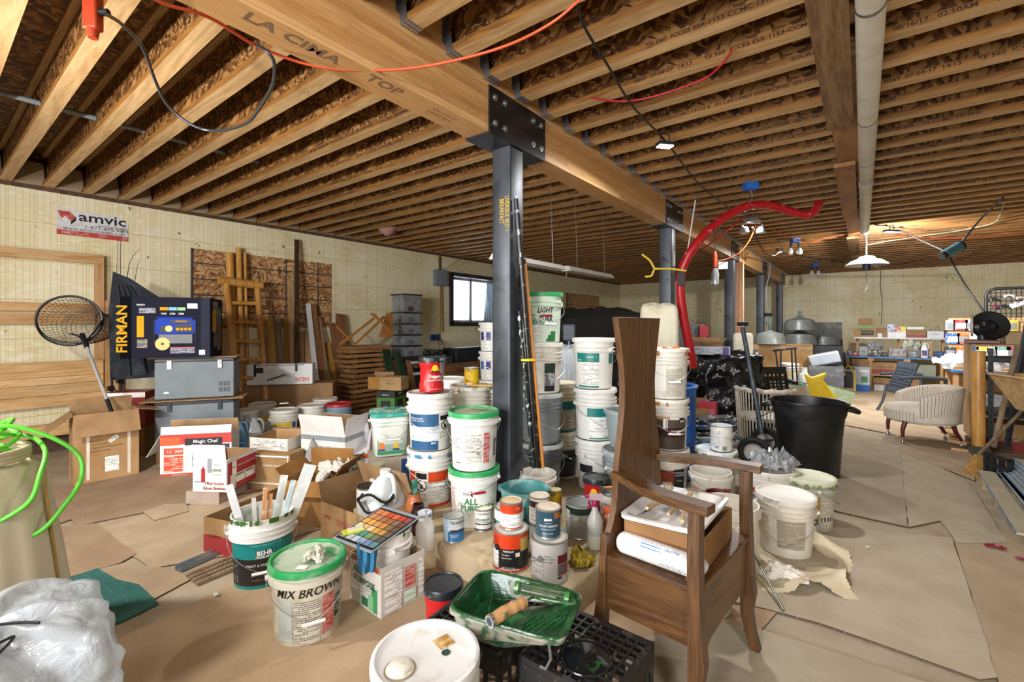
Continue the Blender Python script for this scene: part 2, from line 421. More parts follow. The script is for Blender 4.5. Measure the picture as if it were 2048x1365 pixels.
# ---------- I-joists ----------
def joist(name_label,grp,x0,x1,bases,texts):
    L=x1-x0
    root=thing('floor_joist',name_label,'joist',(x0,bases[0],ZJ),0,grp)
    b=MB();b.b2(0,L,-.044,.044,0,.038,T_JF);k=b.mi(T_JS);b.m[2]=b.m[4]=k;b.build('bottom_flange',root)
    b=MB();b.b2(0,L,-.044,.044,JD-.038,JD-.001,T_JF);b.build('top_flange',root)
    b=MB();b.b2(0,L,-.006,.006,.038,JD-.038,T_JW);b.build('web',root)
    rs=[root]
    for y in bases[1:]:
        rs.append(copy_tree(root,(x0,y,ZJ)))
    ink=plain('#1d1712',.7)
    tms=[]
    for s in texts:
        b=MB();b.text(s,.029,ink,Matrix.Translation((0,-.0452,.0095))@Matrix.Rotation(pi/2,4,'X'),.022,stretch=1.3);tms.append(b.build('lettering'))
    return rs,tms
JT=['TJI 560  ICCES ESR-1153-CCMC 13132-R  SFI CERTIFIED SOURCING  SFI-00008','0569  07-04-17  14:13      TJI 560  ICCES ESR-1153-CCMC 13132-R','SOURCING 00008   0570   08/16/17   02:50AM    TJI 560']
yl=[.628-.044+SP*k for k in range(-4,49)];yr=[1.437+.044+SP*k for k in range(-6,46)]
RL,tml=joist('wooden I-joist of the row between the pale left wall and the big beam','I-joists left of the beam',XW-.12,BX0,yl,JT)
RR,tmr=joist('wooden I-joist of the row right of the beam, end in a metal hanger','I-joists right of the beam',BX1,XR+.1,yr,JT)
def letter(rs,tms,xs,skip):
    used=set()
    for i,r in enumerate(rs):
        if i<skip or i>44:continue
        k=i%3;xx=xs[i%len(xs)]
        for x in ([xx] if i%2 else [xx,xx+(3.1 if len(tms) and xs is XSR else -2.3)]):
            t=tms[k]
            if k in used:t=t.copy();COL.objects.link(t)
            used.add(k);t.parent=r;t.location=(x,0,0)
XSL=[3.6,3.0,4.2,2.6,3.9];XSR=[1.2,1.9,.95,2.4,1.5]
letter(RL,tml,XSL,9);letter(RR,tmr,XSR,8)
for t in tml+tmr:
    if t.parent is None:bpy.data.objects.remove(t)
# joist hangers on the right face of the beam
galv=plain('#8f9296',.35,.8,bmp=.1)
hb=MB();
for sy in (-1,1):
    hb.prism([(.0,.0),(.05,0),(.016,.3),(0,.3)],-.001,.001,galv,Matrix.Translation((0,sy*.0462,-.002))@Matrix.Rotation(pi/2,4,'X'))
    hb.b2(-.002,.0015,sy*.047-.0 if sy>0 else -.075,.075 if sy>0 else -.047,.05,.3,galv)
    for z in (.09,.14,.19,.24):hb.box((.003,sy*.06,z),(.003,.008,.008),plain('#55575a',.4,.6))
hb.b2(0,.06,-.047,.047,-.003,-.0006,galv)
for x in (.016,.043):hb.b2(x,x+.005,-.047,.047,-.006,-.003,plain('#d8dadd',.25,.9))
h0=hb.build('joist_hanger',None,(BX1+.001,yr[0],ZJ),label='galvanised metal hanger holding a joist end on the beam\'s right face',cat='hanger',group='joist hangers along the beam')
for y in yr[1:]:copy_tree(h0,(BX1+.001,y,ZJ))
# ---------- beam, columns ----------
def glulam():
    m,nt,b=newmat('glulam');t=N(nt,'ShaderNodeTexCoord');s=N(nt,'ShaderNodeSeparateXYZ');nt.links.new(t.outputs['Object'],s.inputs[0])
    lam=math_(nt,'FLOOR',math_(nt,'MULTIPLY',s.outputs[2],1/.038));ly=math_(nt,'FLOOR',math_(nt,'ADD',math_(nt,'MULTIPLY',s.outputs[1],.4),math_(nt,'MULTIPLY',lam,.37)))
    cm=N(nt,'ShaderNodeCombineXYZ');nt.links.new(lam,cm.inputs[0]);nt.links.new(ly,cm.inputs[1])
    wn_=N(nt,'ShaderNodeTexWhiteNoise');nt.links.new(cm.outputs[0],wn_.inputs['Vector'])
    base=ramp(nt,wn_.outputs['Value'],[(0,rgb('#b48350')),(.5,rgb('#c99a63')),(1,rgb('#dcb27c'))])
    mp=mapping(nt,'Object',(10,.7,10));ad=N(nt,'ShaderNodeVectorMath',operation='ADD');nt.links.new(mp.outputs[0],ad.inputs[0]);nt.links.new(wn_.outputs['Color'],ad.inputs[1])
    n=N(nt,'ShaderNodeTexNoise');n.inputs['Scale'].default_value=.9;n.inputs['Distortion'].default_value=1.2;n.inputs['Detail'].default_value=2;nt.links.new(ad.outputs[0],n.inputs['Vector'])
    g=math_(nt,'SINE',math_(nt,'MULTIPLY',n.outputs['Fac'],70))
    c=mixc(nt,math_(nt,'MULTIPLY',math_(nt,'MAXIMUM',g,0),.3),base,rgb('#94653a'))
    nt.links.new(c,b.inputs['Base Color']);b.inputs['Roughness'].default_value=.45
    return m
gb=MB();gb.b2(BX0,BX1,YB,YF,ZB,ZD-.005,glulam())
beam=gb.build('glulam_beam',None,label='long laminated timber beam carried by the steel columns',cat='beam')
tb=MB();ink=plain('#7d6046',.7)
Mt=Matrix.Translation((-1.855,1.12,ZB-.0012))@Matrix.Rotation(pi/2,4,'Z')@Matrix.Rotation(pi,4,'X')
tb.text('LA CIMA     TOP',.085,ink,Mt,.02,stretch=1.2)
tb.text('AITC  A190.1-92',.026,ink,Matrix.Translation((-1.83,1.78,ZB-.0012))@Matrix.Rotation(pi/2,4,'Z')@Matrix.Rotation(pi,4,'X'))
tb.text('JOB NO. 24F-V8',.026,ink,Matrix.Translation((-1.87,1.78,ZB-.0012))@Matrix.Rotation(pi/2,4,'Z')@Matrix.Rotation(pi,4,'X'))
tb.build('lettering',beam,label='grey stamped lettering under the beam')
steel=plain('#474c53',.42,.55,spot='#2f3238',sa=.7,ss=4,bmp=.05);steel2=plain('#34353a',.35,.7,spot='#54463c',sa=.5,ss=7);bolt=plain('#a9acac',.3,.85)
COLS=[2.39,5.5,8.78,11.85,14.9]
CL=['nearest steel column, with yellow handwriting, behind the green-lidded pails','second steel column, with a yellow rope tied round it','third steel column, in front of a bare timber post','fourth steel column, behind the big cardboard box','last steel column, against the far wall']
for i,y in enumerate(COLS):
    t=thing('steel_column',CL[i],'column',(-1.855,y,.15 if i==0 else 0))
    zb=.15 if i==0 else 0
    b=MB();s=.075
    pts=[]
    for cx,cy,a0 in ((s-.014,s-.014,0),(-s+.014,s-.014,90),(-s+.014,-s+.014,180),(s-.014,-s+.014,270)):
        for k in range(4):a=radians(a0+30*k);pts.append((cx+.014*cos(a),cy+.014*sin(a)))
    b.prism(pts,0,ZB-.012-zb,steel);b.build('shaft',t)
    b=MB();b.b2(-.086,.086,-.3,.3,ZB-.014-zb,ZB-.001-zb,steel2);b.b2(-.095,.095,-.095,.095,0,.012,steel2);b.build('bearing_plate',t)
    for sx in (-1,1):
        b=MB();b.b2(sx*.0865 if sx>0 else -.0965,.0965 if sx>0 else -.0865,-.3,.3,ZB-.014-zb,ZB+.275-zb,steel2);sp=b.build('side_plate',t)
        for yy,zz in [(a,z) for a in (-.25,-.155,.155,.25) for z in (.06,.215)]:
            b=MB();b.lathe([(.021,0),(.021,.003),(.013,.004),(.013,.013),(.0,.014)],bolt,12,Matrix.Translation((sx*.0967,yy,ZB+zz-zb))@Matrix.Rotation(sx*pi/2,4,'Y'));b.build('bolt',sp)
    if i==0:
        b=MB();yel=plain('#c9a528',.6)
        M0=Matrix.Rotation(pi/2,4,'X')
        for s_,dx,z0 in (('LIVERSIDE BED +',.036,2.06),('BREAKFAST',-.008,2.08)):
            b.text(s_,.052,yel,Matrix.Translation((dx-.0,-.0765,z0-zb))@M0@Matrix.Rotation(-pi/2,4,'Z'),.005,stretch=.6)
        b.build('lettering',t,label='yellow handwriting on the column')
# concrete footing pad
fb=MB();cc=plain('#b5a283',.9,spot='#8d7c62',sa=.6,ss=6,bmp=.9,bs=60)
n=24;top=[];x0,x1,y0,y1=-2.66,-1.045,1.77,3.3
R2=random.Random(3)
ring=[]
for k in range(n):ring.append((x0+(x1-x0)*k/n,y0))
for k in range(n):ring.append((x1,y0+(y1-y0)*k/n))
for k in range(n):ring.append((x1-(x1-x0)*k/n,y1))
for k in range(n):ring.append((x0,y1-(y1-y0)*k/n))
cx_,cy_=(x0+x1)/2,(y0+y1)/2
def sc(p,q):return (cx_+(p[0]-cx_)*q,cy_+(p[1]-cy_)*q)
j1=[sc(p,1+R2.uniform(-.004,.004)) for p in ring];j2=[sc(p,1-R2.uniform(.004,.02)) for p in ring]
K=len(ring)
vsf=[(p[0],p[1],0.0) for p in ring]+[(p[0],p[1],.135+R2.uniform(-.006,.004)) for p in j1]+[(p[0],p[1],.15) for p in j2]
fb.add(vsf,[(i,(i+1)%K,K+(i+1)%K,K+i) for i in range(K)]+[(K+i,K+(i+1)%K,2*K+(i+1)%K,2*K+i) for i in range(K)]+[tuple(range(2*K,3*K))],cc)
fb.build('concrete_footing',None,label='square sandy concrete footing pad under the nearest column',cat='footing',ang=60)
# ================= builders for pails, cans, jugs, cartons =================
WHT='#d8d5cb'
def P(c='#e6e4dc',**k):return plain(c,k.pop('rough',.42),**k)
PW=P(WHT,spot='#a9a294',sa=.45,ss=10,st=.56);PW2=P('#d5d1c4',spot='#9a917f',sa=.5,ss=13,st=.52);PWC=P('#dfddd7',spot='#bdb7ab',sa=.4,ss=8,st=.6)
LIDW=P('#dddbd4',spot='#9d968a',sa=.5,ss=12,st=.55);WIRE=plain('#b9bcbe',.3,.8);INKD=plain('#1b1b1e',.6);GRIP=P('#f2f1ec')
def base(u,vb,w,z0=0.0):
    d=(H-z0)*F/(vb-HY);k=sqrt(1+((u-1024)/F)**2)
    for _ in range(4):R=w*d_/(2*F*k) if _ else w*d/(2*F*k);d_=d+R*.85
    p=pd(u,HY,d_);return V((p.x,p.y,z0)),R
def top(u,d,z0):p=pd(u,HY,d);return V((p.x,p.y,z0))
def body_prof(R,h,ribs,lid):
    rb,r0=R*.93,R*.84;t=h-.022 if lid else h
    pr=[(r0*.96,0),(r0,.006)];body_top=t-.03-(.026*ribs)
    pr.append((r0+(rb-r0)*.8,body_top))
    z=body_top
    if ribs==1:pr+=[(rb*1.0,z+.002),(R*1.005,z+.006),(R*1.005,z+.03),(rb,z+.034)];z+=.034
    else:
        for k in range(ribs):pr+=[(rb*.985,z),(R*1.0,z+.004),(R*1.0,z+.009),(rb*.985,z+.013)];z+=.026
    pr.append((rb,t))
    return pr,body_top
def Rz(R,h,bt):
    r0=R*.84;return lambda z:r0+(R*.93-r0)*.8*(z/bt)+.0016
def handle(root,R,zp,ah=-pi/2,drop=.12,side=1,grip=True,up=False,ear=True):
    pts=[];n=18
    for i in range(n+1):
        t=pi*i/n;a=ah+side*t
        if up:x=(R+.008)*cos(t);zz=(R*1.15)*sin(t);pts.append(((R+.008)*cos(t)*cos(ah),(R+.008)*cos(t)*sin(ah)+.0,zp+zz))
        else:
            tri=1-abs(1-2*i/n);pts.append(((R+.008+.01*sin(t))*cos(a),(R+.008+.01*sin(t))*sin(a),zp-drop*(tri*.8+.2*sin(t))))
    b=MB();b.tube(pts,.0019,WIRE,6);hd=b.build('handle',root)
    if grip:
        b=MB();g=pts[8:11] if len(pts)>11 else pts
        a_,c_=V(pts[9])-(V(pts[10])-V(pts[8])).normalized()*.045,V(pts[9])+(V(pts[10])-V(pts[8])).normalized()*.045
        b.cyl(a_,c_,.0075,GRIP,10);b.build('grip',hd)
    if ear:
        b=MB()
        for a in (ah,ah+pi):b.cyl(((R-.01)*cos(a),(R-.01)*sin(a),zp),((R+.012)*cos(a),(R+.012)*sin(a),zp),.011,PWC,10)
        b.build('handle_ear',root)
def pail(label,loc,R,h,body=None,lid=LIDW,ribs=3,labs=(),txts=(),ah=-pi/2,drop=.13,side=1,name='pail',rot=0,open_in=None,grip=True,group=None,hndl=True,tabs=True,tilt=None,lidtop=None,goo=None,up=False):
    body=body or PW
    t=thing(name,label,'bucket',loc,acam(loc)+rot,group,rot=(tilt[0],tilt[1],acam(loc)+rot) if tilt else None)
    pr,bt=body_prof(R,h,ribs,lid);rf=Rz(R,h,bt);b=MB()
    if lid:b.lathe(pr,body,40);b.build('body',t)
    else:
        rb=R*.93
        pr2=pr+[(rb+.004,h),(rb+.004,h+.004),(rb-.004,h+.004),(rb-.005,h-.02),(R*.8,.02),(0,.018)]
        ml=[body]*(len(pr2)-1)
        if open_in:
            for k in (-1,-2):ml[k]=open_in
        b.lathe(pr2,ml,40,cap=False);b.lathe([(pr[0][0],0),(0,.0005)],body,40,cap=False);b.build('body',t)
    if lid:
        b=MB();z=h-.03
        b.lathe([(R*.97,z),(R+.002,z+.001),(R+.002,z+.018),(R,h-.002),(R*.975,h),(R*.93,h),(R*.915,h-.009),(R*.88,h-.011),(0,h-.0105)],lidtop and [lid]*7+[lidtop] or lid,48,cap=False)
        if tabs:
            for k in range(14):
                a=2*pi*k/14+.1;b.box(((R+.0025)*cos(a),(R+.0025)*sin(a),z+.009),(.003,.006,.018),lid,rz=a)
        b.build('lid',t)
    if labs:
        b=MB()
        for a0,a1,f0,f1,m in labs:b.patch(rf,a0,a1,f0*bt,f1*bt,m)
        b.build('label',t)
    if txts:
        b=MB()
        for tx in txts:
            s_,hh,a0,fz,m=tx[:5];bd=tx[5] if len(tx)>5 else 0;stt=tx[6] if len(tx)>6 else 1;sl=tx[7] if len(tx)>7 else 0
            b.text(s_,hh,m,bold=bd,wrap=(lambda z:rf(z)+.0012,a0,fz*bt),stretch=stt,slant=sl)
        b.build('lettering',t)
    if goo:
        b=MB();rg=random.Random(hash(label)%999 if False else len(label));zr=h-.03 if lid else h
        for k in range(goo[1]):
            a=rg.uniform(-2,2);L=rg.uniform(.01,goo[2]);ww=rg.uniform(.02,.09)
            b.patch(R*1.0+.0035,a-ww,a+ww,zr-L*.6,zr+.012,goo[0])
        b.build('paint_drips',t)
    if hndl:handle(t,R*.985,bt+.02,ah,drop,side,grip,up)
    return t
def can(label,loc,R,h,bands=(('#cccccc',0,1),),name='paint_can',txts=(),labs=(),ear=None,lidc=None,spill=None,rot=0,group=None,cat='can',open_=False,wire_drop=.05):
    t=thing(name,label,cat,loc,acam(loc)+rot,group);met=plain('#b3b4b2',.3,.75)
    b=MB();pr=[(R*.99,0),(R*1.015,.002),(R*1.015,.005),(R*.985,.008)];ml=[met]*3
    for c,f0,f1 in bands:
        m=c if not isinstance(c,str) else P(c,rough=.35)
        pr.append((R*.985,.008+(h-.016)*f1));ml.append(m)
    if open_:
        pr+=[(R*1.01,h-.004),(R*1.01,h),(R*.9,h),(R*.9,h-.05),(0,h-.051)];ml+=[met,met,met,spill,spill]
    else:
        pr+=[(R*1.015,h-.005),(R*1.015,h),(R*.93,h+.0005),(R*.92,h-.006),(R*.87,h-.007),(R*.86,h-.002),(0,h-.003)];lm=lidc or met;ml+=[met,met,met,lm,lm,lm,lm]
    b.lathe(pr,ml,36,cap=False);b.build('body',t)
    rf=lambda z:R*.985+.0012
    if labs:
        b=MB()
        for a0,a1,f0,f1,m in labs:b.patch(rf,a0,a1,.008+f0*(h-.016),.008+f1*(h-.016),m)
        b.build('label',t)
    if txts:
        b=MB()
        for tx in txts:
            s_,hh,a0,fz,m=tx[:5];bd=tx[5] if len(tx)>5 else 0;stt=tx[6] if len(tx)>6 else 1
            b.text(s_,hh,m,bold=bd,wrap=(lambda z:R*.985+.0025,a0,fz*h),stretch=stt)
        b.build('lettering',t)
    if spill and not open_:
        b=MB();n=18;rg=random.Random(len(label));vs_=[(0,0,h+.006)]
        for k in range(n):
            q=R*rg.uniform(.6,.84);vs_.append((q*cos(2*pi*k/n),q*sin(2*pi*k/n),h-.0015))
        b.add(vs_,[(0,k+1,(k+1)%n+1) for k in range(n)],spill);b.build('dried_paint',t,ang=80)
    if ear is not None:
        b=MB();blk=plain(ear[1],.4)
        for a in (ear[0],ear[0]+pi):b.cyl((R*.98*cos(a),R*.98*sin(a),h*.62),((R+.006)*cos(a),(R+.006)*sin(a),h*.62),.014,blk,14)
        b.build('handle_ear',t)
        pts=[]
        for i in range(13):
            tt=pi*i/12;a=ear[0]+tt*ear[2];pts.append(((R+.008)*cos(a),(R+.008)*sin(a),h*.62-wire_drop*sin(tt)))
        b=MB();b.tube(pts,.0018,WIRE,6);b.build('handle',t)
    return t
def coffee(label,loc,R,h,rot=0,mug=True,smear=None):
    t=thing('coffee_canister',label,'canister',loc,acam(loc)+rot);red=P('#b3161c',rough=.35,spot='#57130f',sa=.6,ss=9,st=.6);b=MB()
    b.lathe([(R*.9,0),(R*.97,.006),(R*.97,h*.25),(R*.9,h*.3),(R*.9,h*.72),(R*.97,h*.77),(R*.97,h-.02)],red,36);b.build('body',t)
    b=MB();b.lathe([(R,h-.035),(R*1.03,h-.034),(R*1.03,h-.006),(R,h),(R*.92,h),(R*.9,h-.005),(0,h-.004)],plain('#1d2226',.35,spot='#8e979b',sa=.4,ss=14,st=.6),36,cap=False);b.build('lid',t)
    b=MB();yel,org,drk,wh=P('#f2c21c'),P('#e8741a'),plain('#3a0c0a'),P('#f4f0ea');rr=R*.97+.002
    for k in range(9):
        a=(k-4)*.085;hh=.045*cos((k-4)*.32);b.patch(rr,a-.043,a+.043,h*.6,h*.6+hh,yel if k in (2,3,4,5,6) else org)
    for k in range(8):a=(k-3.5)*.1;b.patch(rr+.001,a-.05,a+.05,h*.58,h*.6+.008*abs(sin(k*2.1)),drk)
    b.build('label',t)
    if mug:
        b=MB();b.text('Folgers',h*.13,wh,bold=.02,wrap=(rr+.002,-.0,h*.42),stretch=.9);b.text('CLASSIC ROAST',h*.065,wh,bold=.01,wrap=(rr+.002,0,h*.33));b.text('GROUND COFFEE   48 OZ',h*.035,wh,wrap=(rr+.002,0,h*.09));b.build('lettering',t)
    if smear:
        b=MB();b.patch(R*1.03+.001,.35,1.15,h*.9,h-.005,smear)
        for a,z in ((.4,.55),(.55,.3),(.72,.2),(.9,.35),(1.05,.15)):b.patch(rr+.0015,a,a+.1,h*z,h*.93,smear)
        b.build('paint_drips',t)
    return t
def jug(label,loc,w,h,m=None,cap='#e9e9e6',liquid=None,lab=None,rot=0,name='plastic_jug',lt=None):
    m=m or P('#e3e5e4',rough=.35,trans=.25,alpha=1)
    t=thing(name,label,'jug',loc,acam(loc)+rot);R=w/2;b=MB()
    b.lathe([(R*.85,0),(R*.97,.008),(R,.03),(R,h*.5),(R*.96,h*.62),(R*.7,h*.78),(R*.42,h*.88),(R*.25,h*.92),(R*.25,h*.97)],m,36,Matrix.Diagonal((1,.82,1,1)),sq=4);b.build('body',t)
    b=MB();b.tube(bez([(R*-.25,0,h*.92),(R*-.62,0,h*.93),(R*-.86,0,h*.82),(R*-.88,0,h*.6),(R*-.8,0,h*.5)] if False else [(0,R*.15,h*.93),(0,R*.62,h*.93),(0,R*.86,h*.8),(0,R*.84,h*.62),(0,R*.74,h*.56)],6),R*.13,m,10);b.build('handle',t)
    b=MB();b.lathe([(R*.29,h*.95),(R*.3,h*.955),(R*.29,h),(0,h)],P(cap),20);b.build('cap',t)
    if lab:
        b=MB();b.b2(R*.99,R*1.012,-R*.55,R*.55,h*.14,h*.5,lab)
        if lt:b.text(lt[0],h*.06,P(lt[1]),Matrix.Translation((R*1.015,0,h*.38))@Matrix.Rotation(pi/2,4,'Z')@Matrix.Rotation(pi/2,4,'X'))
        b.build('label',t)
    return t
def jar(label,loc,R,h,m,capm,rot=0,tall=.8,name='glass_jar'):
    t=thing(name,label,'jar',loc,acam(loc)+rot);b=MB()
    b.lathe([(R*.85,0),(R,.012),(R,h*tall*.85),(R*.8,h*tall),(R*.68,h*(tall+.06)),(R*.68,h-.005)]+([] if capm else [(R*.6,h-.005),(R*.6,h*.7),(0,h*.69)]),m,28,cap=bool(capm));b.build('body',t)
    if capm:b=MB();b.lathe([(R*.74,h-.02),(R*.76,h-.018),(R*.76,h-.002),(R*.72,h),(0,h)],capm,28,cap=False);b.build('lid',t)
    return t
FM={'f':Matrix(((1,0,0,0),(0,0,-1,0),(0,1,0,0),(0,0,0,1))),'r':Matrix(((0,0,1,0),(1,0,0,0),(0,1,0,0),(0,0,0,1))),
      'l':Matrix(((0,0,-1,0),(-1,0,0,0),(0,1,0,0),(0,0,0,1))),'t':Matrix.Identity(4),'b':Matrix(((-1,0,0,0),(0,0,1,0),(0,1,0,0),(0,0,0,1)))}
def face(fc,w,d,h,x=0,z=0,off=.0015):
    """matrix of a face; x right, z up from its bottom centre"""
    o={'f':(0,-d/2-off,0),'r':(w/2+off,0,0),'l':(-w/2-off,0,0),'t':(0,0,h+off),'b':(0,d/2+off,0)}[fc]
    return Matrix.Translation(V(o))@FM[fc]@Matrix.Translation((x,z,0))
def carton(label,loc,rz,w,d,h,m,name='cardboard_box',flaps=None,dec=(),txts=(),group=None,cat='box',inner=None,tape=None,near=None,slope=None,rot=None,bev=0):
    """near = 'R'/'L': loc is the near front-right/left bottom corner. dec: (face, x, z, w, h, mat). flaps: {side:(angle from straight up, length)}"""
    if near:
        q=Matrix.Rotation(rz,3,'Z')@V(((w/2 if near=='R' else -w/2),-d/2,0));loc=V(loc)-q
    t=thing(name,label,cat,loc,rz,group,rot=rot);b=MB();th=.004;inn=inner or card('#a98660')
    if flaps is None:
        b.b2(-w/2,w/2,-d/2,d/2,0,h,m)
        if tape:b.b2(-w/2-.0005,w/2+.0005,-.025,.025,h,h+.0008,tape);
    else:
        b.b2(-w/2,w/2,-d/2,d/2,0,.006,m)
        for x0,x1,y0,y1 in ((-w/2,w/2,-d/2,-d/2+th),(-w/2,w/2,d/2-th,d/2),(-w/2,-w/2+th,-d/2+th,d/2-th),(w/2-th,w/2,-d/2+th,d/2-th)):
            b.b2(x0,x1,y0,y1,.006,h,m)
        # plain inside faces
        e=.0006
        b.b2(-w/2+th,w/2-th,-d/2+th,-d/2+th+e,.008,h-.001,inn);b.b2(-w/2+th,w/2-th,d/2-th-e,d/2-th,.008,h-.001,inn)
        b.b2(-w/2+th,-w/2+th+e,-d/2+th,d/2-th,.008,h-.001,inn);b.b2(w/2-th-e,w/2-th,-d/2+th,d/2-th,.008,h-.001,inn)
        b.b2(-w/2+th,w/2-th,-d/2+th,d/2-th,.006,.008,inn)
    b.build('body',t,bev=bev)
    if flaps:
        for sd,(an,L) in flaps.items():
            b=MB();ww=(w if sd in 'fb' else d)-.006
            b.b2(-ww/2,ww/2,-.0015,.0018,0.0,L,m);b.b2(-ww/2,ww/2,.0018,.0026,0,L-.001,inn)
            yr={'f':0,'b':pi,'r':pi/2,'l':-pi/2}[sd];pos={'f':(0,-d/2+.002,h),'b':(0,d/2-.002,h),'r':(w/2-.002,0,h),'l':(-w/2+.002,0,h)}[sd]
            o=b.build('flap',t);o.matrix_local=Matrix.Translation(pos)@Matrix.Rotation(yr,4,'Z')@Matrix.Rotation(radians(an),4,'X')
    if dec:
        b=MB()
        for i_,(fc,x,z,ww,hh,mm) in enumerate(dec):
            M=face(fc,w,d,h,x,z,.0015+.0004*i_);b.add([(-ww/2,-hh/2,0),(ww/2,-hh/2,0),(ww/2,hh/2,0),(-ww/2,hh/2,0)],[(0,1,2,3)],mm,M,uv=[(0,0),(ww,0),(ww,hh),(0,hh)])
        b.build('printed_panel',t)
    if txts:
        b=MB()
        for tx in txts:
            fc,x,z,s_,hh,mm=tx[:6];bd=tx[6] if len(tx)>6 else 0;stt=tx[7] if len(tx)>7 else 1;an=tx[8] if len(tx)>8 else 0
            b.text(s_,hh,mm,face(fc,w,d,h,x,z,.0022+.0004*len(dec))@Matrix.Rotation(radians(an),4,'Z'),bd,stretch=stt)
        b.build('lettering',t)
    return t
BARC=fprint('#f2f2ef','#1c1c1c',.2,3,500)
FPB=fprint('#dcd9cf','#3a3a3a',.0085,.5);FPW=fprint('#ecebe6','#55585c',.008,.4);FPR=fprint('#b8504c','#e8cfc8',.007,.6);FPK=fprint('#2a2a2c','#c9c9c6',.009,.3)
FPG=fprint('#c9c4b6','#7b7568',.007,1);TEAL=P('#0f7a70');TEALD=P('#126a66');BLK=P('#1c1b1d');WH=P('#f4f3ef');RED=P('#a8202a');GRN=P('#2b7d45')
def warn(b,rf,a0,a1,z0,z1):  # child drowning caution sign block
    b.patch(rf,a0,a1,z0,z1,P('#efeee8'))
    g=lambda z:rf(z)+.001
    b.patch(g,a0+.03,a1-.03,z1-(z1-z0)*.22,z1-.006,BLK);b.patch(g,a0+.03,a1-.03,z0+.006,z0+(z1-z0)*.36,FPB)
    am=(a0+a1)/2;zc=z0+(z1-z0)*.57;rr=(z1-z0)*.17;pts=[]
    R_=g(zc)+.001
    for k in range(24):q=2*pi*k/24;a=am+rr*cos(q)/R_;pts.append((R_*cos(a),R_*sin(a),zc+rr*sin(q)))
    b.tube(pts,.003,BLK,5,closed=True)
    pts=[(R_*cos(am+k*rr*.7/R_),R_*sin(am+k*rr*.7/R_),zc-k*rr*.7) for k in (-1,0,1)];b.tube(pts,.003,BLK,5)
    b.patch(lambda z:g(z)+.001,am-.05,am+.05,zc-rr*.6,zc+rr*.2,BLK)
# ================= pails stacked round the column =================
GL=P('#2a9a55',spot='#8fb49a',sa=.55,ss=9,st=.52);GLT=P('#4e9a6c',spot='#c4cdb9',sa=.85,ss=7,st=.42)
USGB=P('#dfe0da',spot='#b8b6a9',sa=.4,ss=8)
def usg_mark(b,rf,a,z,s=1.0,txt=True):
    R_=rf(z)+.0015
    b.text('USG',.022*s,INKD,bold=.01,wrap=(R_,a-.21*s,z));b.patch(R_,a-.03*s,a+.06*s,z-.004,z+.022*s,RED);b.patch(R_+.001,a+.02*s,a+.06*s,z-.01,z+.012*s,INKD);b.patch(R_,a+.1*s,a+.62*s,z+.004,z+.02*s,RED)
# USG stack (two green-lidded pails on the footing)
L1=top(948,2.83,.15);R1=.157
t=pail('white joint-compound pail with green lid, lower of the two beside the column, reads ALL PURPOSE',L1,R1,.335,USGB,GL,1,tabs=False,ah=-1.9,drop=.06,grip=False,
     labs=[(-1.2,-.95,.1,.9,fprint('#dcd9d2','#c23b3b',.009,.9)),(-.72,-.4,.3,.62,FPW),(-.72,-.45,.05,.28,BARC),(.55,.95,.02,.3,GRN),(.7,1.0,.3,.5,GRN)],
     txts=[('ALL',.052,-.12,.56,GRN,.02,.95),('PURPOSE',.048,.08,.41,GRN,.02,.95),('Tout-Ponction',.016,0,.35,GRN),('JOINT COMPOUND',.009,.0,.3,INKD),('CE',.015,-.62,.55,INKD)])
b=MB();bt=body_prof(R1,.335,1,True)[1];usg_mark(b,Rz(R1,.335,bt),-.12,bt*.78);b.build('label',t)
t=pail('green-lidded white pail with a red text block, upper of the two beside the column',V((L1.x,L1.y,L1.z+.333)),R1-.001,.345,USGB,GL,1,tabs=False,ah=-1.75,drop=.17,side=1,
     labs=[(-.95,-.55,.62,.84,FPW),(-.95,-.72,.4,.55,FPW),(-.4,.32,.2,.84,FPB),(.42,.72,.18,.86,FPR),(-.9,-.65,.1,.2,BARC),(1.0,1.2,.3,.7,FPK)],lidtop=GLT)
# blue label stack
B1=top(861,3.14,.15);BR=.158;BLU=P('#27567f');ORG=P('#d3461c')
t=pail('white pail with orange label and spill-warning panel, under the blue-label pail',B1,BR,.37,PWC,LIDW,3,ah=-1.3,drop=.1,
     labs=[(-1.2,-.75,.1,.72,INKD),(-1.2,-.75,.72,.98,ORG),(-.1,1.2,.7,.98,ORG),(-.1,1.2,.1,.7,FPW),(-.1,1.2,.0,.09,ORG)],goo=(P('#3f7fa8'),16,.05))
b=MB();bt=body_prof(BR,.37,3,True)[1];warn(b,Rz(BR,.37,bt),-.72,-.14,bt*.12,bt*.98);b.build('warning_panel',t)
t=pail('white pail with blue label, carrying the red coffee canister',V((B1.x,B1.y,.52)),BR,.375,PWC,LIDW,3,ah=-1.75,drop=.12,side=1,
     labs=[(-1.15,.38,.66,.99,BLU),(-1.15,.38,.27,.66,fprint('#d5dbe0','#46678a',.016,-.3)),(-1.15,.38,.02,.27,BLU)],txts=[('EXTERIOR ENAMEL',.013,-.7,.86,WH),('INTERIOR / EXTERIOR',.011,-.65,.8,WH),('BEHR',.014,.15,.2,WH,.02)])
b=MB();warn(b,Rz(BR,.375,bt),.42,1.0,bt*.3,bt*.99);b.build('warning_panel',t)
coffee('red coffee canister with sunrise label, standing on the blue-label pail',V((B1.x+.01,B1.y,.897)),.085,.235,rot=.3,smear=P('#7e8d94'))
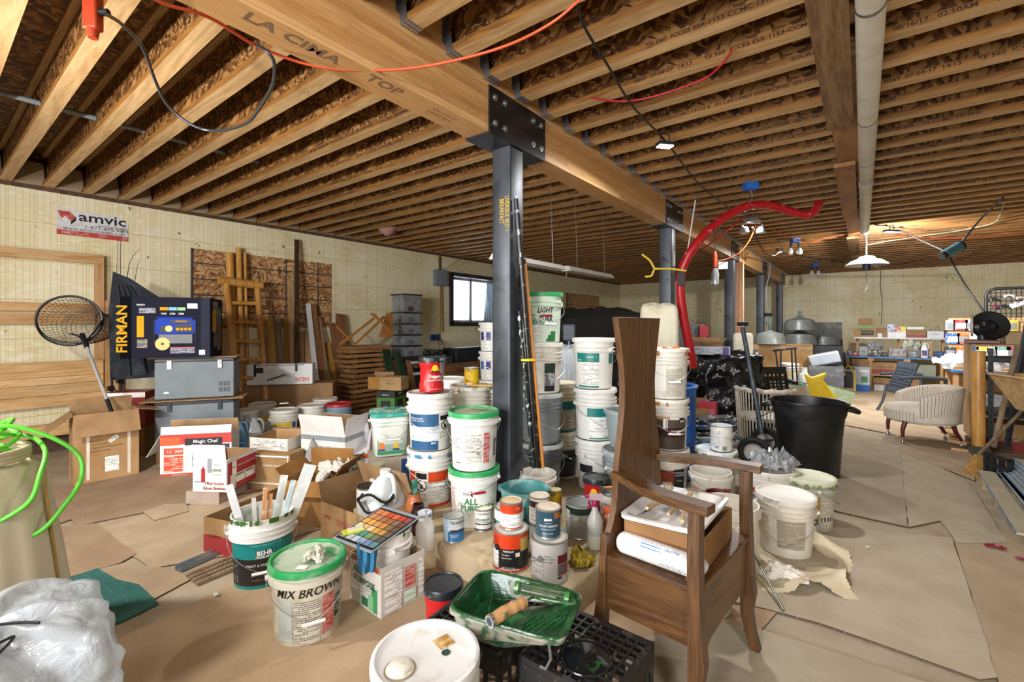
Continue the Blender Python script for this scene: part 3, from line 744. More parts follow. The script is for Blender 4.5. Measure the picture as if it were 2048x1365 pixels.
# pair behind: dirty ribbed pail with yellow can
Y1=top(942,3.48,.15)
pail('dirty white pail beside the column, lower of its pair, mostly hidden',Y1,.158,.37,PW2,LIDW,3,hndl=False)
pail('white ribbed pail with brown-smeared lid, under the yellow can',V((Y1.x,Y1.y,.52)),.158,.375,PW2,P('#d9d5c8',spot='#7b5138',sa=.8,ss=14,st=.55),4,ah=-1.2,drop=.08,goo=(plain('#8b4a3e'),4,.03))
yc=V((Y1.x-.01,Y1.y+.02,.897))
can('rusty yellow quart can on the brown-smeared pail lid',yc,.058,.128,(('#caa21f',0,1),),labs=[(-1,-.2,.1,.95,P('#c9a713',spot='#7a3b1a',sa=.9,ss=20,st=.5)),(-.1,1,.1,.95,P('#d8b51c',spot='#8a3a1a',sa=.8,ss=26,st=.55))])
b=MB();b.b2(-.09,.09,-.012,.012,0,.012,P('#d3a92a'));b.b2(-.12,-.08,-.02,.02,.002,.008,plain('#8b8d90',.3,.8));b.build('putty_knife',None,V((Y1.x+.09,Y1.y+.0,.892)),.5,label='yellow-handled scraper lying on the pail lid by the yellow can',cat='scraper')
pail('white pail seen only by its lid, behind the yellow can',top(898,3.9,0),.158,.90,PW,LIDW,3,hndl=False)
# purple label stack, far left of the column
Q=top(984,5.55,0);LBL=['lowest white pail of the tall stack left of the column','second-lowest white pail of the tall stack left of the column','white pail with blue corner label, third up in the stack left of the column','white square-shouldered pail with purple label, top of the stack left of the column']
for i in range(4):
    pail(LBL[i],V((Q.x,Q.y,.345*i)),.16,.343,PWC,LIDW,2,ah=-1.6,drop=.12,hndl=i>1,grip=False,labs=[(-1.1,-.75,.55,.95,P('#30277c' if i==3 else '#2a63b0')),(-.5,-.1,.55,.95,P('#30277c')),(-.95,-.6,.1,.5,FPW),(-.5,-.1,.02,.5,FPW)] if i>1 else ())
# LIGHT TURK stack
S5=top(1083,3.34,.15);R5=.155
lb=[('dark-bodied pail at the bottom of the stack right of the column',dict(body=P('#55595b',spot='#98a0a0',sa=.6,ss=9),lid=P('#c6ccca',spot='#6e7b7a',sa=.5))),
      ('grey-painted pail with wire handle, second from the floor in the stack right of the column',dict(body=P('#7d8487'),lid=P('#bcc3c1'))),
      ('white pail with dark photo label, directly under the green-lidded LIGHT TURK pail',dict(body=PW,lid=LIDW)),
      ('green-lidded pail marked LIGHT TURK in black, top of the stack by the column',dict(body=P('#cfe0d2',spot='#9fc7ae',sa=.5,ss=5),lid=GL))]
for i in range(4):
    z=.15+.358*i;k=lb[i][1]
    t=pail(lb[i][0],V((S5.x,S5.y,z)),R5,.356,k['body'],k['lid'],(3,3,3,2)[i],ah=(-1.4,-.9,-.9,-1.2)[i]+pi,drop=.14,side=-1,tabs=i<3,grip=i==3,
         labs=[[],[(.3,.9,.1,.6,P('#8b9194'))],[(-.9,-.3,.4,.9,P('#2e4437')),(.15,.75,.65,.95,P('#263c35')),(.15,.75,.25,.65,P('#6a6d77',spot='#c9c9cf',sa=.8,ss=30)),(.15,.75,.08,.25,INKD)],[(-.05,.55,.72,.79,RED),(-.9,-.1,.2,.5,FPW),(.25,.8,.03,.12,GRN),(.35,.8,.12,.22,GRN),(.5,.8,.22,.32,GRN)]][i],
         txts=[('LIGHT',.05,.18,.84,INKD,.03,.8,.2),('TURK',.05,.22,.6,INKD,.03,.8,.1),('ALL',.035,-.42,.6,GRN,.02),('PURPOSE',.033,-.25,.5,GRN,.02),('USG',.018,-.45,.75,INKD,.02)] if i==3 else ())
# charcoal/beige pair behind
S6=top(1121,3.68,.15)
pail('white pail with charcoal 300 label, lower pail behind the column stack',S6,.157,.37,P('#e4dfd0'),P('#e2dccb'),3,ah=-.6,drop=.12,grip=False,labs=[(-1.0,1.0,.1,.95,P('#3a3c40')),(-.3,.9,.15,.6,P('#505155')),(1.0,1.2,.3,.9,FPB)],txts=[('300',.035,.2,.72,WH,.01),('BLUE  BLUE',.012,.25,.5,P('#5f8fc0'))])
pail('cream pail with teal-and-beige label, upper pail behind the column stack',V((S6.x,S6.y,.52)),.157,.37,P('#e0d8bf',spot='#cbbf9a',sa=.5),P('#e8e2d0'),3,hndl=False,labs=[(-1.0,1.2,.72,.98,TEAL),(-1.0,1.2,.08,.72,fprint('#c4b6a4','#5d554b',.01,.3)),(-1.0,1.2,.02,.08,TEAL),(.5,1.1,.3,.65,FPG)])
# teal stack of three
S7=top(1193,3.42,.15)
TL=['lowest white pail of the teal-label stack, black band label','middle white pail of the teal-label stack','top white pail of the teal-label stack, with wide teal label and white lid']
for i in range(3):
    pail(TL[i],V((S7.x-.012*i,S7.y,.15+.368*i)),.158,.366,PWC,PWC,3 if i<2 else 2,ah=(-.6,-1.2,.9)[i],drop=(.1,.15,.13)[i],grip=False,
         labs=([(-1.0,-.2,.55,.8,INKD),(-.1,.2,.3,.6,FPW)],[(-.4,.9,.72,.98,TEAL),(-.3,.9,.1,.72,fprint('#e9e7e1','#6b6e70',.019,-.2)),(-.3,.9,.04,.08,TEAL)],[(-.95,.28,.74,.99,TEAL),(-.6,.25,.12,.7,fprint('#e9e7e1','#5d6062',.0105,.5)),(-.9,.28,.04,.09,TEAL),(.85,1.2,.7,.98,TEAL)])[i],
         txts=[('ALKYD   1',.018,-.1,.86,WH),('BEHR',.013,-.75,.78,WH,.02)] if i==2 else ())
# grey pail and grey planter
S8=top(1252,3.08,.15)
pail('grey pail with grey lid, carrying the round grey planter',S8,.157,.37,P('#7f898c',spot='#b9bec0',sa=.5),P('#8d9799',spot='#c9ccca',sa=.5),3,ah=-.9,drop=.12,grip=False)
def planter(b):b.lathe([(.075,0),(.1,.02),(.128,.14),(.135,.235),(.15,.24),(.152,.262),(.14,.266),(.128,.258),(.11,.1),(0,.05)],P('#7d878a',spot='#a9b0b0',sa=.5,ss=6),36)
one('planter_pot','round grey plastic planter standing on the grey pail behind the chair','planter',planter,V((S8.x,S8.y,.522)))
# stain stack of three on the floor
S9=top(1336,3.62,0)
BRN=P('#4e4138');MAR=P('#4f151a');
SL=['white pail with red-brown wood-stain photo label, bottom of the stain stack','white pail with dark brown waterproofing stain label, middle of the stain stack','white pail with beige print label and rust drips, top of the stain stack']
for i in range(3):
    pail(SL[i],V((S9.x,S9.y,.39*i)),.158,.388,PW,PW if i!=1 else P('#e2ded3'),3,ah=(-.9,-1.3,-1.3)[i],drop=(.05,.14,.14)[i],grip=i>0,
         labs=([(-1.1,.3,.1,.95,P('#7a2f1c',spot='#3c1209',sa=.8,ss=8,st=.5)),(.3,.95,.05,.98,INKD),(-.1,.25,.12,.35,P('#a3432a')),(.4,.9,.15,.22,P('#c3482a'))],[(-1,.1,.92,1.0,P('#b89468')),(-1,1.1,.04,.6,P('#3f352d')),(-1,1.1,.6,.92,BRN),(-1,1.1,.4,.68,MAR),(.6,.95,.78,.98,INKD),(-.25,-.02,.66,.95,BARC)],[(-.1,.8,.1,.9,FPG),(.5,.85,.1,.95,fprint('#cbc6ba','#7b7568',.01,.4))])[i],
         txts=([('WATERPROOFING',.014,.62,.86,WH,.01,.8),('WOOD FINISH',.015,.62,.78,WH,.01,.8),('4 YEARS',.018,.6,.62,P('#b9b39a'),.01,.8),('PREMIUM',.01,.62,.18,WH)],[('WATERPROOFING',.02,.62,.56,WH,.015,.8),('STAIN & SEALER',.02,.62,.47,WH,.015,.8),('BEHR',.02,.78,.85,WH,.02,.8)],())[i],goo=(P('#5a1d16' if i==0 else '#a5632a'),9,.02 if i==0 else .06))
def ring(b):b.tube([(.062*cos(2*pi*k/24),.05*sin(2*pi*k/24),.006+.006*sin(2*pi*k/12)) for k in range(24)],.005,P('#e8692a'),6,closed=True);b.lathe([(.055,.003),(0,.004)],P('#e08858'),20,cap=False)
one('mason_ring','orange plastic ring lying on the top stain pail lid','ring',ring,V((S9.x+.03,S9.y-.02,1.162)))
# blue barrel
BB=top(1314,4.2,0)
def barrel(b):b.lathe([(.3,0),(.325,.02),(.33,.3),(.322,.31),(.322,.32),(.33,.33),(.33,.56),(.322,.57),(.33,.59),(.335,.78),(.352,.79),(.352,.81),(.33,.815),(.315,.8),(.31,.1),(0,.09)],P('#1d5cb4',spot='#4a86cf',sa=.4),48)
one('blue_barrel','open bright blue plastic drum behind the stain pails','barrel',barrel,BB)
# open pails in front of the column, pole bundle
wp=top(1076,3.0,.15);pail('small open white pail holding the painting poles',wp,.122,.235,P('#dedad0',spot='#a39c8c',sa=.4),None,1,hndl=True,ah=.5,drop=-.0,grip=False)
tp=top(1049,2.66,.15)
t=thing('teal_bucket','worn teal bucket with pouring lips behind the orange paint cans','bucket',tp,acam(tp));tm=P('#3d7f80',spot='#9fb7b4',sa=.7,ss=11,st=.5);b=MB();n=48
prof=[(.095,0),(.1,.01),(.128,.24),(.142,.25),(.142,.26),(.126,.262),(.12,.24),(.095,.02),(0,.015)];vs_=[]
for r,z in prof:
    for i in range(n):
        a=2*pi*i/n;k=1+(max(0,z-.1)/.16)*.10*(max(0,cos(2*(a+pi/2)))**4)
        vs_.append((r*k*cos(a),r*k*sin(a),z))
b.add(vs_,[(j*n+i,j*n+(i+1)%n,(j+1)*n+(i+1)%n,(j+1)*n+i) for j in range(len(prof)-1) for i in range(n)],tm);b.build('body',t)
b=MB();b.tube([(.145*cos(a/10)-.0,.148*sin(a/10),.245-.03*sin(a/31.4*pi)) for a in range(-16,17)],.002,WIRE,6);b.build('handle',t)
def pole(u0,v0,u1,v1,r,m,label,d0=2.93,d1=3.0,extra=None,name='extension_pole'):
    a,c=pd(u1,v1,d1),pd(u0,v0,d0);c=c-a;t=thing(name,label,'pole',a);L=c.length
    t.rotation_euler=c.to_track_quat('Z','Y').to_euler();b=MB();b.cyl((0,0,0),(0,0,L if not extra else L-.42),r,m,14);b.build('shaft',t)
    if extra:
        bk=plain('#17181a',.35);ch=plain('#b7babd',.25,.9);z=L-.42
        for i,(a0,a1,rr,mm) in enumerate(((0,.03,1.25,bk),(.03,.06,.5,ch),(.06,.17,1.15,bk),(.17,.21,.55,ch),(.21,.31,1.25,bk),(.31,.335,.5,ch),(.335,.40,1.0,bk),(.4,.42,.4,ch))):
            b=MB();b.cyl((0,0,z+a0),(0,0,z+a1),r*rr,mm,12);b.build('collar',t)
    else:
        b=MB();b.cyl((0,0,L),(0,0,L+.03),r*.7,plain('#20201f',.4),12);b.build('tip',t)
    return t
pole(1032,392,1074,935,.017,plain('#17181a',.35,spot='#c9c5bb',sa=.7,ss=40,st=.62),'black telescopic painting pole, tallest of the bundle leaning on the column',extra=1)
pole(1044,560,1079,936,.016,plain('#1b1b1a',.4,spot='#c9a61f',sa=.95,ss=40,st=.52),'black pole thickly speckled with yellow paint, leaning on the column',3.0,3.03)
pole(1050,528,1086,936,.011,P('#c77f3a'),'thin orange-brown wooden pole leaning on the column',2.98,3.02,name='wooden_pole')
pole(1039,632,1067,936,.013,plain('#15211d',.4,spot='#dcdcdc',sa=.9,ss=30,st=.55),'short dark green pole with an orange tip leaning on the column',2.95,2.98)
pb_=pd(1057,722,2.93);one('tape_band','yellow tape strapping the painting poles together','tape',lambda b:b.lathe([(.001,0),(.04,0),(.04,.012),(.001,.012)],P('#e0c51e'),20,Matrix.Diagonal((1.25,.8,1,1))),pb_,.9)
# ================= cans on the footing =================
def cp(u,vb,w,z0=.15):return base(u,vb,w,z0)
BHR=('BEHR',.018)
p_,r_=cp(908,1087,42);can('small blue-and-white polyurethane quart can on the footing corner',p_,r_,.138,(('#2c6fa3',0,.45),('#c3ced3',0,1)),name='varnish_can',labs=[(-1.2,-.6,.0,1,P('#a9c4d6')),(-.4,1.2,.42,.56,P('#252a48'))],txts=[('Varathane',.028,.4,.76,plain('#6e5a35'),.01,.8),('POLYURETHANE',.017,.35,.53,WH,.02,.85),('CLEAR SATIN',.009,.0,.3,WH),('INTERIOR',.009,.0,.24,WH)])
p_,r_=cp(966,1064,39);can('white interior sample quart with dried cream paint on top, beside the lower green-lidded pail',p_,r_,.125,(('#e4e0d6',0,.1),('#e9e7e0',0,1)),spill=P('#e9e0c8'),lidc=P('#e9e0c8'),labs=[(-.9,1,.3,.36,INKD),(-1,1.1,0,.08,P('#4b3a52'))],txts=[('ColorPlace',.015,.0,.8,INKD,.01),('INTERIOR',.017,.0,.52,INKD,.01),('ALKYD ENAMEL',.009,0,.44,INKD),('PREMIUM',.009,0,.3,WH)])
og,ro=cp(1022,1147,71);can('black-and-orange gallon can on the footing, carrying the orange quart',og,ro,.192,(('#c23a16',0,.07),('#1f1d1c',0,.62),('#c23a16',0,1)),ear=(-.85,'#1b1b1b',-1),lidc=P('#dcd8cc'),labs=[(-1.3,-.75,.07,.62,FPW),(-1.3,-.8,.62,.9,P('#9c3016')),(.55,1.2,.55,.9,P('#b09a4e')),(.25,.5,.42,.53,P('#d9cfc4'))],
    txts=[('PREMIUM',.013,-.15,.54,WH),('Semi-gloss',.009,-.3,.46,WH),('Exterior Paint',.009,-.25,.38,WH),('128 FL OZ / 3.79 L',.009,-.15,.14,WH),('INTERIOR/EXTERIOR',.011,-.1,.09,WH,.02)],wire_drop=.03)
p_=V((og.x-.004,og.y+.008,.15+.192));can('orange-topped white quart with crackled tan lid, on the black-and-orange gallon',p_,.058,.13,(('#c4401b',0,.05),('#e9e7e1',0,.62),('#c4401b',0,1)),lidc=P('#d8c7a8'),spill=P('#d8c09a'),labs=[(-.9,-.2,.2,.6,FPW),(.1,.9,.15,.6,FPW),(-.5,-.1,.1,.25,BARC)],txts=[('INTERIOR',.008,.0,.2,INKD),('OO',.012,.6,.78,WH)])
gg,rg_=cp(1099,1171,74);can('silver-grey gallon can with dark red photo label, carrying the scuff-defense quart',gg,rg_,.195,(('#b5b2ae',0,1),),ear=(-.5,'#77777a',-1),lidc=P('#cfccc2'),labs=[(-1.2,-.35,.1,.55,fprint('#c9c7c2','#5a5a5a',.005,1)),(-1.2,-.4,.56,.58,INKD),(-1.2,-.4,.06,.08,INKD),(.45,1.2,.5,.72,P('#5e1820')),(.45,1.2,.2,.48,P('#5d5f66',spot='#8a2030',sa=.9,ss=12)),(.45,.7,.12,.18,INKD)],txts=[('for floors',.009,-.1,.68,INKD),('interior surfaces',.009,-.05,.62,INKD),('porch & patio',.009,-.08,.55,INKD)],wire_drop=.055)
p_=V((gg.x-.012,gg.y+.006,.15+.195));can('slate-blue quart that reads SCUFF DEFENSE, on the silver-grey gallon',p_,.0605,.135,(('#2d4a57',0,1),),lidc=P('#ded6c4',spot='#cc8a5a',sa=.6,ss=16),spill=P('#ddd2bd'),labs=[(-.25,.25,.62,.74,INKD),(.5,1.2,.74,.98,P('#a5662a',spot='#2d4a57',sa=.9,ss=30)),(-.25,.25,.56,.6,P('#89919a'))],txts=[('BEHR',.016,0,.65,WH,.03),('SCUFF DEFENSE',.014,.05,.43,WH,.0,.95),('INTERIOR EXTRA DURABLE',.006,.02,.34,WH),('EGGSHELL ENAMEL',.006,0,.2,WH)])
p_=top(1019,2.56,.15);can('teal-label gallon with wire handle, behind the orange quart',p_,.085,.192,(('#14474b',0,.62),('#1a8c92',0,.7),('#e3e3de',0,1)),ear=(-1.3,'#333333',-1),lidc=P('#e3e0d6'))
p_=top(1079,2.5,.15);can('cloudy pale quart under the maroon-banded can',p_,.056,.128,(('#c9cfc6',0,1),));can('white quart with maroon band and speckled lid, behind the scuff-defense can',V((p_.x,p_.y,.279)),.0575,.145,(('#e7e4dc',0,.66),('#3b1c22',0,.92),('#d9d7d0',0,1)),lidc=P('#e2dccb',spot='#c98a5f',sa=.6),spill=P('#e0d6c0'),labs=[(-.9,.3,.1,.6,FPW)],txts=[('oo  oo',.01,.2,.74,WH)])
p_=top(1110,2.72,.15);can('beige-label can under the small yellow can',p_,.041,.125,(('#d9cf9d',0,.75),('#33291f',0,1)),txts=[('VINYL',.015,.0,.82,P('#e8d67a'),.01)]);can('small paint-dripped yellow can stacked on the beige one',V((p_.x,p_.y,.276)),.039,.1,((P('#c9a31a',spot='#5a4a10',sa=.9,ss=30,st=.5),0,1),),lidc=P('#e0d29a'))
p_=top(1113,2.42,.15);can('dark slate quart half hidden behind the scuff-defense can',p_,.05,.118,(('#34434a',0,1),),txts=[('BEHR',.014,.5,.6,WH,.03)],lidc=P('#97a7a2'))
p_,r_=cp(1160,1080,58);can('bare silver gallon can with dark green top band, left of the spray bottle',p_,r_,.19,(('#a9a9a3',0,.74),('#1e3a2c',0,.95),('#b8b8b4',0,1)),ear=(-.2,'#cfcba8',1),labs=[(-1.3,-.75,.05,.85,FPW)],lidc=plain('#9fa3a3',.3,.8))
rc=top(1193,2.9,.15);coffee('red coffee canister with black lid on the footing, behind the spray bottle',rc,.084,.245,rot=-.2,mug=False)
p_=top(1228,2.78,.15);can('white gallon can with paint-crusted lid under the hammer',p_,.086,.19,(('#dedbd3',0,1),),ear=(.1,'#222222',1),lidc=P('#5f6a6c',spot='#a8adad',sa=.8,ss=18),labs=[(-.9,-.2,.2,.8,FPW)])
hm=V((p_.x,p_.y,.345))
t=thing('hammer','claw hammer with orange wooden handle lying on the white gallon can','hammer',hm,TH+.15)
b=MB();hs=plain('#6d6f70',.35,.8)
b.cyl((-.075,-.045,.016),(-.075,.0,.016),.015,hs,14);b.b2(-.085,-.065,-.0,.03,.006,.026,hs)
b.tube(bez([(-.075,.02,.018),(-.076,.05,.016),(-.078,.075,.006)],5),[.011-.0006*k for k in range(11)],hs,8);b.build('head',t)
b=MB();b.tube([(-.08,.01,.016),(.02,.008,.018),(.1,.004,.018),(.2,0,.018)],[.009,.009,.012,.014],P('#c9813a'),12);b.build('handle',t)
# spray bottle
p_,r_=cp(1190,1103,33);t=thing('spray_bottle','clear plastic spray bottle with magenta trigger head on the footing','bottle',p_,acam(p_))
b=MB();cl=P('#e4e6e0',rough=.25,trans=.3);b.lathe([(.036,0),(.04,.006),(.041,.1),(.041,.145),(.03,.175),(.018,.2),(.015,.215),(.015,.235)],cl,30);b.build('body',t)
b=MB();b.lathe([(.0412,.006),(.0416,.008),(.0416,.075),(.04,.076)],P('#d9dccb',rough=.3),30,cap=False);b.build('liquid',t)
b=MB();mg=P('#a31d55');b.lathe([(.018,.225),(.019,.23),(.018,.25),(.012,.262)],mg,16);b.b2(-.018,.018,-.03,.045,.262,.285,plain('#b9a3a6',.4));b.b2(-.011,.011,-.052,-.03,.268,.28,mg);b.build('trigger_head',t)
b=MB();b.tube(bez([(0,-.02,.262),(0,-.032,.245),(0,-.028,.225),(0,-.038,.205)],4),.006,mg,8);b.build('trigger',t)
p_=top(1219,2.56,.15);jar('glass jar of brown liquid with orange lid, right of the spray bottle',p_,.048,.178,P('#8a5a3a',rough=.2),P('#c4512c'),tall=.82)
# glove
p_=fp(1163,1128,.15);rg=random.Random(5)
t=thing('work_glove','crumpled yellow work glove on the footing edge','glove',(p_.x,p_.y,.15),.6);ym_=P('#b09a2e',rough=.9,spot='#4b4718',sa=.8,ss=14,st=.5,bmp=.4)
def crumple(b,m,sx,sy,sz,seed,n=26,fold=5,flat=0,lift=.0):
    rg=random.Random(seed);ph=[rg.uniform(0,6.28) for _ in range(12)];vs_=[]
    for j in range(n+1):
        for i in range(n+1):
            x,y=(i/n-.5)*2,(j/n-.5)*2;rr=sqrt(x*x+y*y);e=1-.18*max(0,rr-.6)
            ang=atan2(y,x);k=1+.16*sin(3*ang+ph[0])+.09*sin(5*ang+ph[1])
            f=.25+1.3*abs(NZ.noise(V((x*fold*.45+seed,y*fold*.45,0))))+.35*abs(NZ.noise(V((x*fold*1.1,y*fold*1.1+seed,3))))
            x+=.18*NZ.noise(V((x*fold*.7,y*fold*.7,seed+5)));y+=.18*NZ.noise(V((x*fold*.7+9,y*fold*.7,seed)))
            z=sz*max(0,(1-min(1,rr/1.25)**2))**.6*(.35+.75*f)+.003
            q=min(1,1/max(rr,1e-6)) if rr>1 else 1
            vs_.append((x*q*sx*k,y*q*sy*k,max(.002,z)))
    b.add(vs_,[(j*(n+1)+i,j*(n+1)+i+1,(j+1)*(n+1)+i+1,(j+1)*(n+1)+i) for j in range(n) for i in range(n)],m)
b=MB();crumple(b,ym_,.06,.045,.055,3);b.build('palm',t,ang=70)
for k in range(4):b=MB();b.tube(bez([(.02-.018*k,-.02,.02),(.03-.018*k,-.045-.004*k,.034+.006*(k%2)),(.018-.016*k,-.06,.014)],5),.0095,ym_,8);b.build('finger',t)
b=MB();b.lathe([(.03,0),(.033,.01),(.027,.04),(.025,.04),(.026,.01)],ym_,20,Matrix.Translation((-.03,.03,.03))@Matrix.Rotation(.8,4,'Y'),cap=False);b.build('cuff',t)
# jars left edge of footing
p_=fp(850,1090,.15);p_=top(850,2.46,.15);jar('white jar with blue gingham lid on the footing edge',p_,.05,.2,P('#e6e6e2',rough=.25),P('#d5dbe6',spot='#3c4f86',sa=.9,ss=55,st=.5),tall=.72)
jar('open dark red-brown jar behind the white gingham-lid jar',top(837,2.64,.15),.046,.175,P('#33181a',rough=.2),None,tall=.8)
p_=top(829,2.82,.15);jar('open orange-brown jar holding a green brush',p_,.05,.17,P('#b5683f',rough=.25),None,tall=.8)
t=thing('paint_brush','green-handled brush standing in the orange jar','brush',(p_.x,p_.y,.28),acam(p_));b=MB();b.b2(-.006,.006,-.018,.018,0,.12,P('#1f5f4c',spot='#9cc0b0',sa=.6,ss=20));b.build('handle',t)
# ================= wooden hall chair =================
CH0=V((-.757,1.875,0));CHR=radians(-5.5)
OAK=wood('#432b17','#684727','Z',1.3,.38,16,.5);OAKX=wood('#3f2813','#694725','X',1.3,.38,16,.5);OAKL=wood('#4c331d','#735030','Y',1.3,.4,16,.5,2)
ch=thing('wooden_armchair','tall-backed dark oak chair with a box seat, holding a cardboard tray box','chair',CH0,CHR)
out=[(.188,1.38),(.165,1.28),(.143,1.18),(.134,1.1),(.137,1.02),(.15,.94),(.17,.86),(.183,.79),(.19,.73),(.192,.68),(.2,.63),(.225,.58),(.26,.53),(.278,.47),(.28,.42),(.28,.27)]
poly=[(y,z) for y,z in out]+[(-y,z) for y,z in reversed(out)]
Mb=Matrix(((0,0,1,0),(1,0,0,0),(0,1,0,0),(0,0,0,1)))  # (x,y,z)->(z,x,y)
b=MB();b.prism(poly,-.013,.013,OAK,Mb);b.build('backrest',ch,bev=.002)
def post(b,prof,m):
    vs_=[];n=len(prof)
    for x,y,z,wx,wy in prof:vs_+=[(x-wx/2,y-wy/2,z),(x+wx/2,y-wy/2,z),(x+wx/2,y+wy/2,z),(x-wx/2,y+wy/2,z)]
    fs=[(3,2,1,0),tuple(4*(n-1)+k for k in range(4))]
    for j in range(n-1):fs+=[(4*j+k,4*j+(k+1)%4,4*j+4+(k+1)%4,4*j+4+k) for k in range(4)]
    b.add(vs_,fs,m)
for s in (-1,1):
    b=MB();post(b,[(-.03,s*.258,0,.045,.045),(-.02,s*.258,.2,.045,.045),(-.003,s*.258,.4,.03,.045),(0,s*.256,.55,.027,.035)],OAK);b.build('leg',ch,bev=.002)
    b=MB();post(b,[(.385,s*.283,0,.035,.045),(.365,s*.278,.08,.037,.045),(.352,s*.275,.16,.042,.048),(.358,s*.275,.24,.055,.048),(.355,s*.274,.3,.05,.048),(.35,s*.274,.47,.042,.048),(.348,s*.272,.6,.04,.048),(.35,s*.27,.745,.04,.046)],OAK);b.build('leg',ch,bev=.002)
    b=MB();b.b2(.01,.34,s*.262-.01,s*.262+.01,.275,.475,OAKX);b.build('side_apron',ch,bev=.002)
    # curved arm
    c_=bez([(-.005,s*.178,.758),(.07,s*.198,.758),(.16,s*.248,.758),(.27,s*.276,.758),(.405,s*.288,.758)],7)
    pl=[];pr=[]
    for i,p in enumerate(c_):
        t_=(c_[min(i+1,len(c_)-1)]-c_[max(i-1,0)]).normalized();nn=V((-t_.y,t_.x,0));w_=.03+.006*sin(i/len(c_)*3.1)
        pl.append((p.x+nn.x*w_,p.y+nn.y*w_));pr.append((p.x-nn.x*w_,p.y-nn.y*w_))
    b=MB();b.prism(pl+pr[::-1],.743,.772,OAKX);b.build('armrest',ch,bev=.003)
b=MB();fr_=[(-.25,.475),(.25,.475),(.25,.22),(.235,.25),(.2,.268),(0,.272),(-.15,.262),(-.2,.24),(-.235,.17),(-.25,.12)]
b.prism([(y,z) for y,z in fr_],.335,.357,OAKL,Mb);b.build('front_apron',ch,bev=.002)
b=MB();b.b2(.012,.335,-.25,.25,.452,.472,OAKL);b.build('seat',ch,bev=.003)
b=MB();b.b2(.3,.37,-.24,.24,.472,.488,OAKL,Matrix.Rotation(.0,4,'X'));b.build('seat_rail',ch,bev=.003)
def cw(x,y,z):return CH0+Matrix.Rotation(CHR,3,'Z')@V((x,y,z))
CB=card('#97714b',.85,'#7d5c3b',3)
tbx=carton('open cardboard box on the chair seat, under the white paint tray',cw(.18,.0,.4745),CHR+.06,.30,.36,.13,CB,flaps={'b':(176,.05)},cat='box')
# white paint tray liner with brushes
def tray_mesh(b,L,W,dp,m,rim=.018,ramp=True,inner=None,ridges=None):
    n=12;xs=[-L/2+L*i/n for i in range(n+1)];im=inner or m
    def zb(x):return -dp if x<-L*.02 else -dp+(dp-.012)*((x+L*.02)/(L*.52)) if ramp else -dp
    def ringp(z,ins,flat=False):
        o=[];w_,l_=W/2-ins,L/2-ins;rc=.035
        for cx,cy,a0 in ((l_-rc,w_-rc,0),(-l_+rc,w_-rc,90),(-l_+rc,-w_+rc,180),(l_-rc,-w_+rc,270)):
            for k in range(6):a=radians(a0+18*k);o.append((cx+rc*cos(a),cy+rc*sin(a),z if z is not None else zb(cx+rc*cos(a))))
        return o
    K=24
    def strip(r1,r2,mm,flip=False):
        b.add(r1+r2,[((i+1)%K,i,K+i,K+(i+1)%K) if flip else (i,(i+1)%K,K+(i+1)%K,K+i) for i in range(K)],mm)
    A,B_,C_,D_=ringp(0,-rim),ringp(0.002,-rim*.4),ringp(0,0),ringp(None,.022)
    A2=[(x,y,z-.012) for x,y,z in A]
    strip(A2,A,m);strip(A,B_,m);strip(B_,C_,m);strip(C_,D_,im)
    # bottom grid
    g=[];xi=[-L/2+.022+(L-.044)*i/16 for i in range(17)]
    for x in xi:g+=[(x,-W/2+.024,zb(x)+.0005),(x,W/2-.024,zb(x)+.0005)]
    b.add(g,[(2*i,2*i+2,2*i+3,2*i+1) for i in range(16)],im)
    o1=[(x*1.012,y*1.012,z-.004) for x,y,z in C_];o2=[(x*1.02,y*1.02,z-.005) for x,y,z in D_];strip(o1,o2,m,True);b.add([(x,y*.985,z-.006) for x,y,z in g],[(2*i,2*i+1,2*i+3,2*i+2) for i in range(16)],m)
    if ridges:
        for k in range(5):
            x=L*.06+k*L*.075
            for yy in (-1,1):b.cyl((x,yy*W*.06-.028*1,zb(x)+.002),(x+.03,yy*W*.06+.04*1 if False else yy*W*.06+.03,zb(x+.03)+.002),.004,ridges,6)
tp_=cw(.165,-.0,.628)
t=thing('paint_tray','glossy white paint tray full of used brushes, set on the cardboard box on the chair','tray',tp_,CHR+.05,rot=(radians(3),radians(2),CHR+.05-pi/2+.0))
b=MB();tray_mesh(b,.36,.27,.045,P('#e4e4e6',rough=.18,spot='#c9b79a',sa=.4,ss=8));b.build('basin',t)
brs=[('cream-bristled brush with pale wooden handle lying across the white tray',.0,0.0,2.5),('worn brush lying leftmost in the white tray',.05,-.06,2.7),('brush with grey bristles nearest the front of the white tray',-.05,-.05,2.35),('pale handled brush beside the far rim of the white tray',.03,.07,2.55),('short brush with taped handle in the middle of the white tray',-.04,.05,2.9)]
for i,(lb_,dx,dy,a) in enumerate(brs):
    q=thing('paint_brush',lb_,'brush',(tp_.x+dx,tp_.y+dy,tp_.z-.02+.012*i+.01),a+CHR-.8,'brushes in the white tray')
    q.rotation_euler=(0,.06,a+CHR-.8)
    b=MB();b.tube([(-.1,0,0),(-.06,0,0),(0,0,0),(.03,0,0)],[.007,.01,.007,.012],P('#c9ab82'),8);b.build('handle',q)
    b=MB();b.b2(.03,.055,-.018,.018,-.006,.006,plain('#a7a59d',.35,.7));b.b2(.055,.1,-.019,.019,-.006,.005,P('#b8ab90' if i!=2 else '#84827a',rough=.9));b.build('bristles',q)
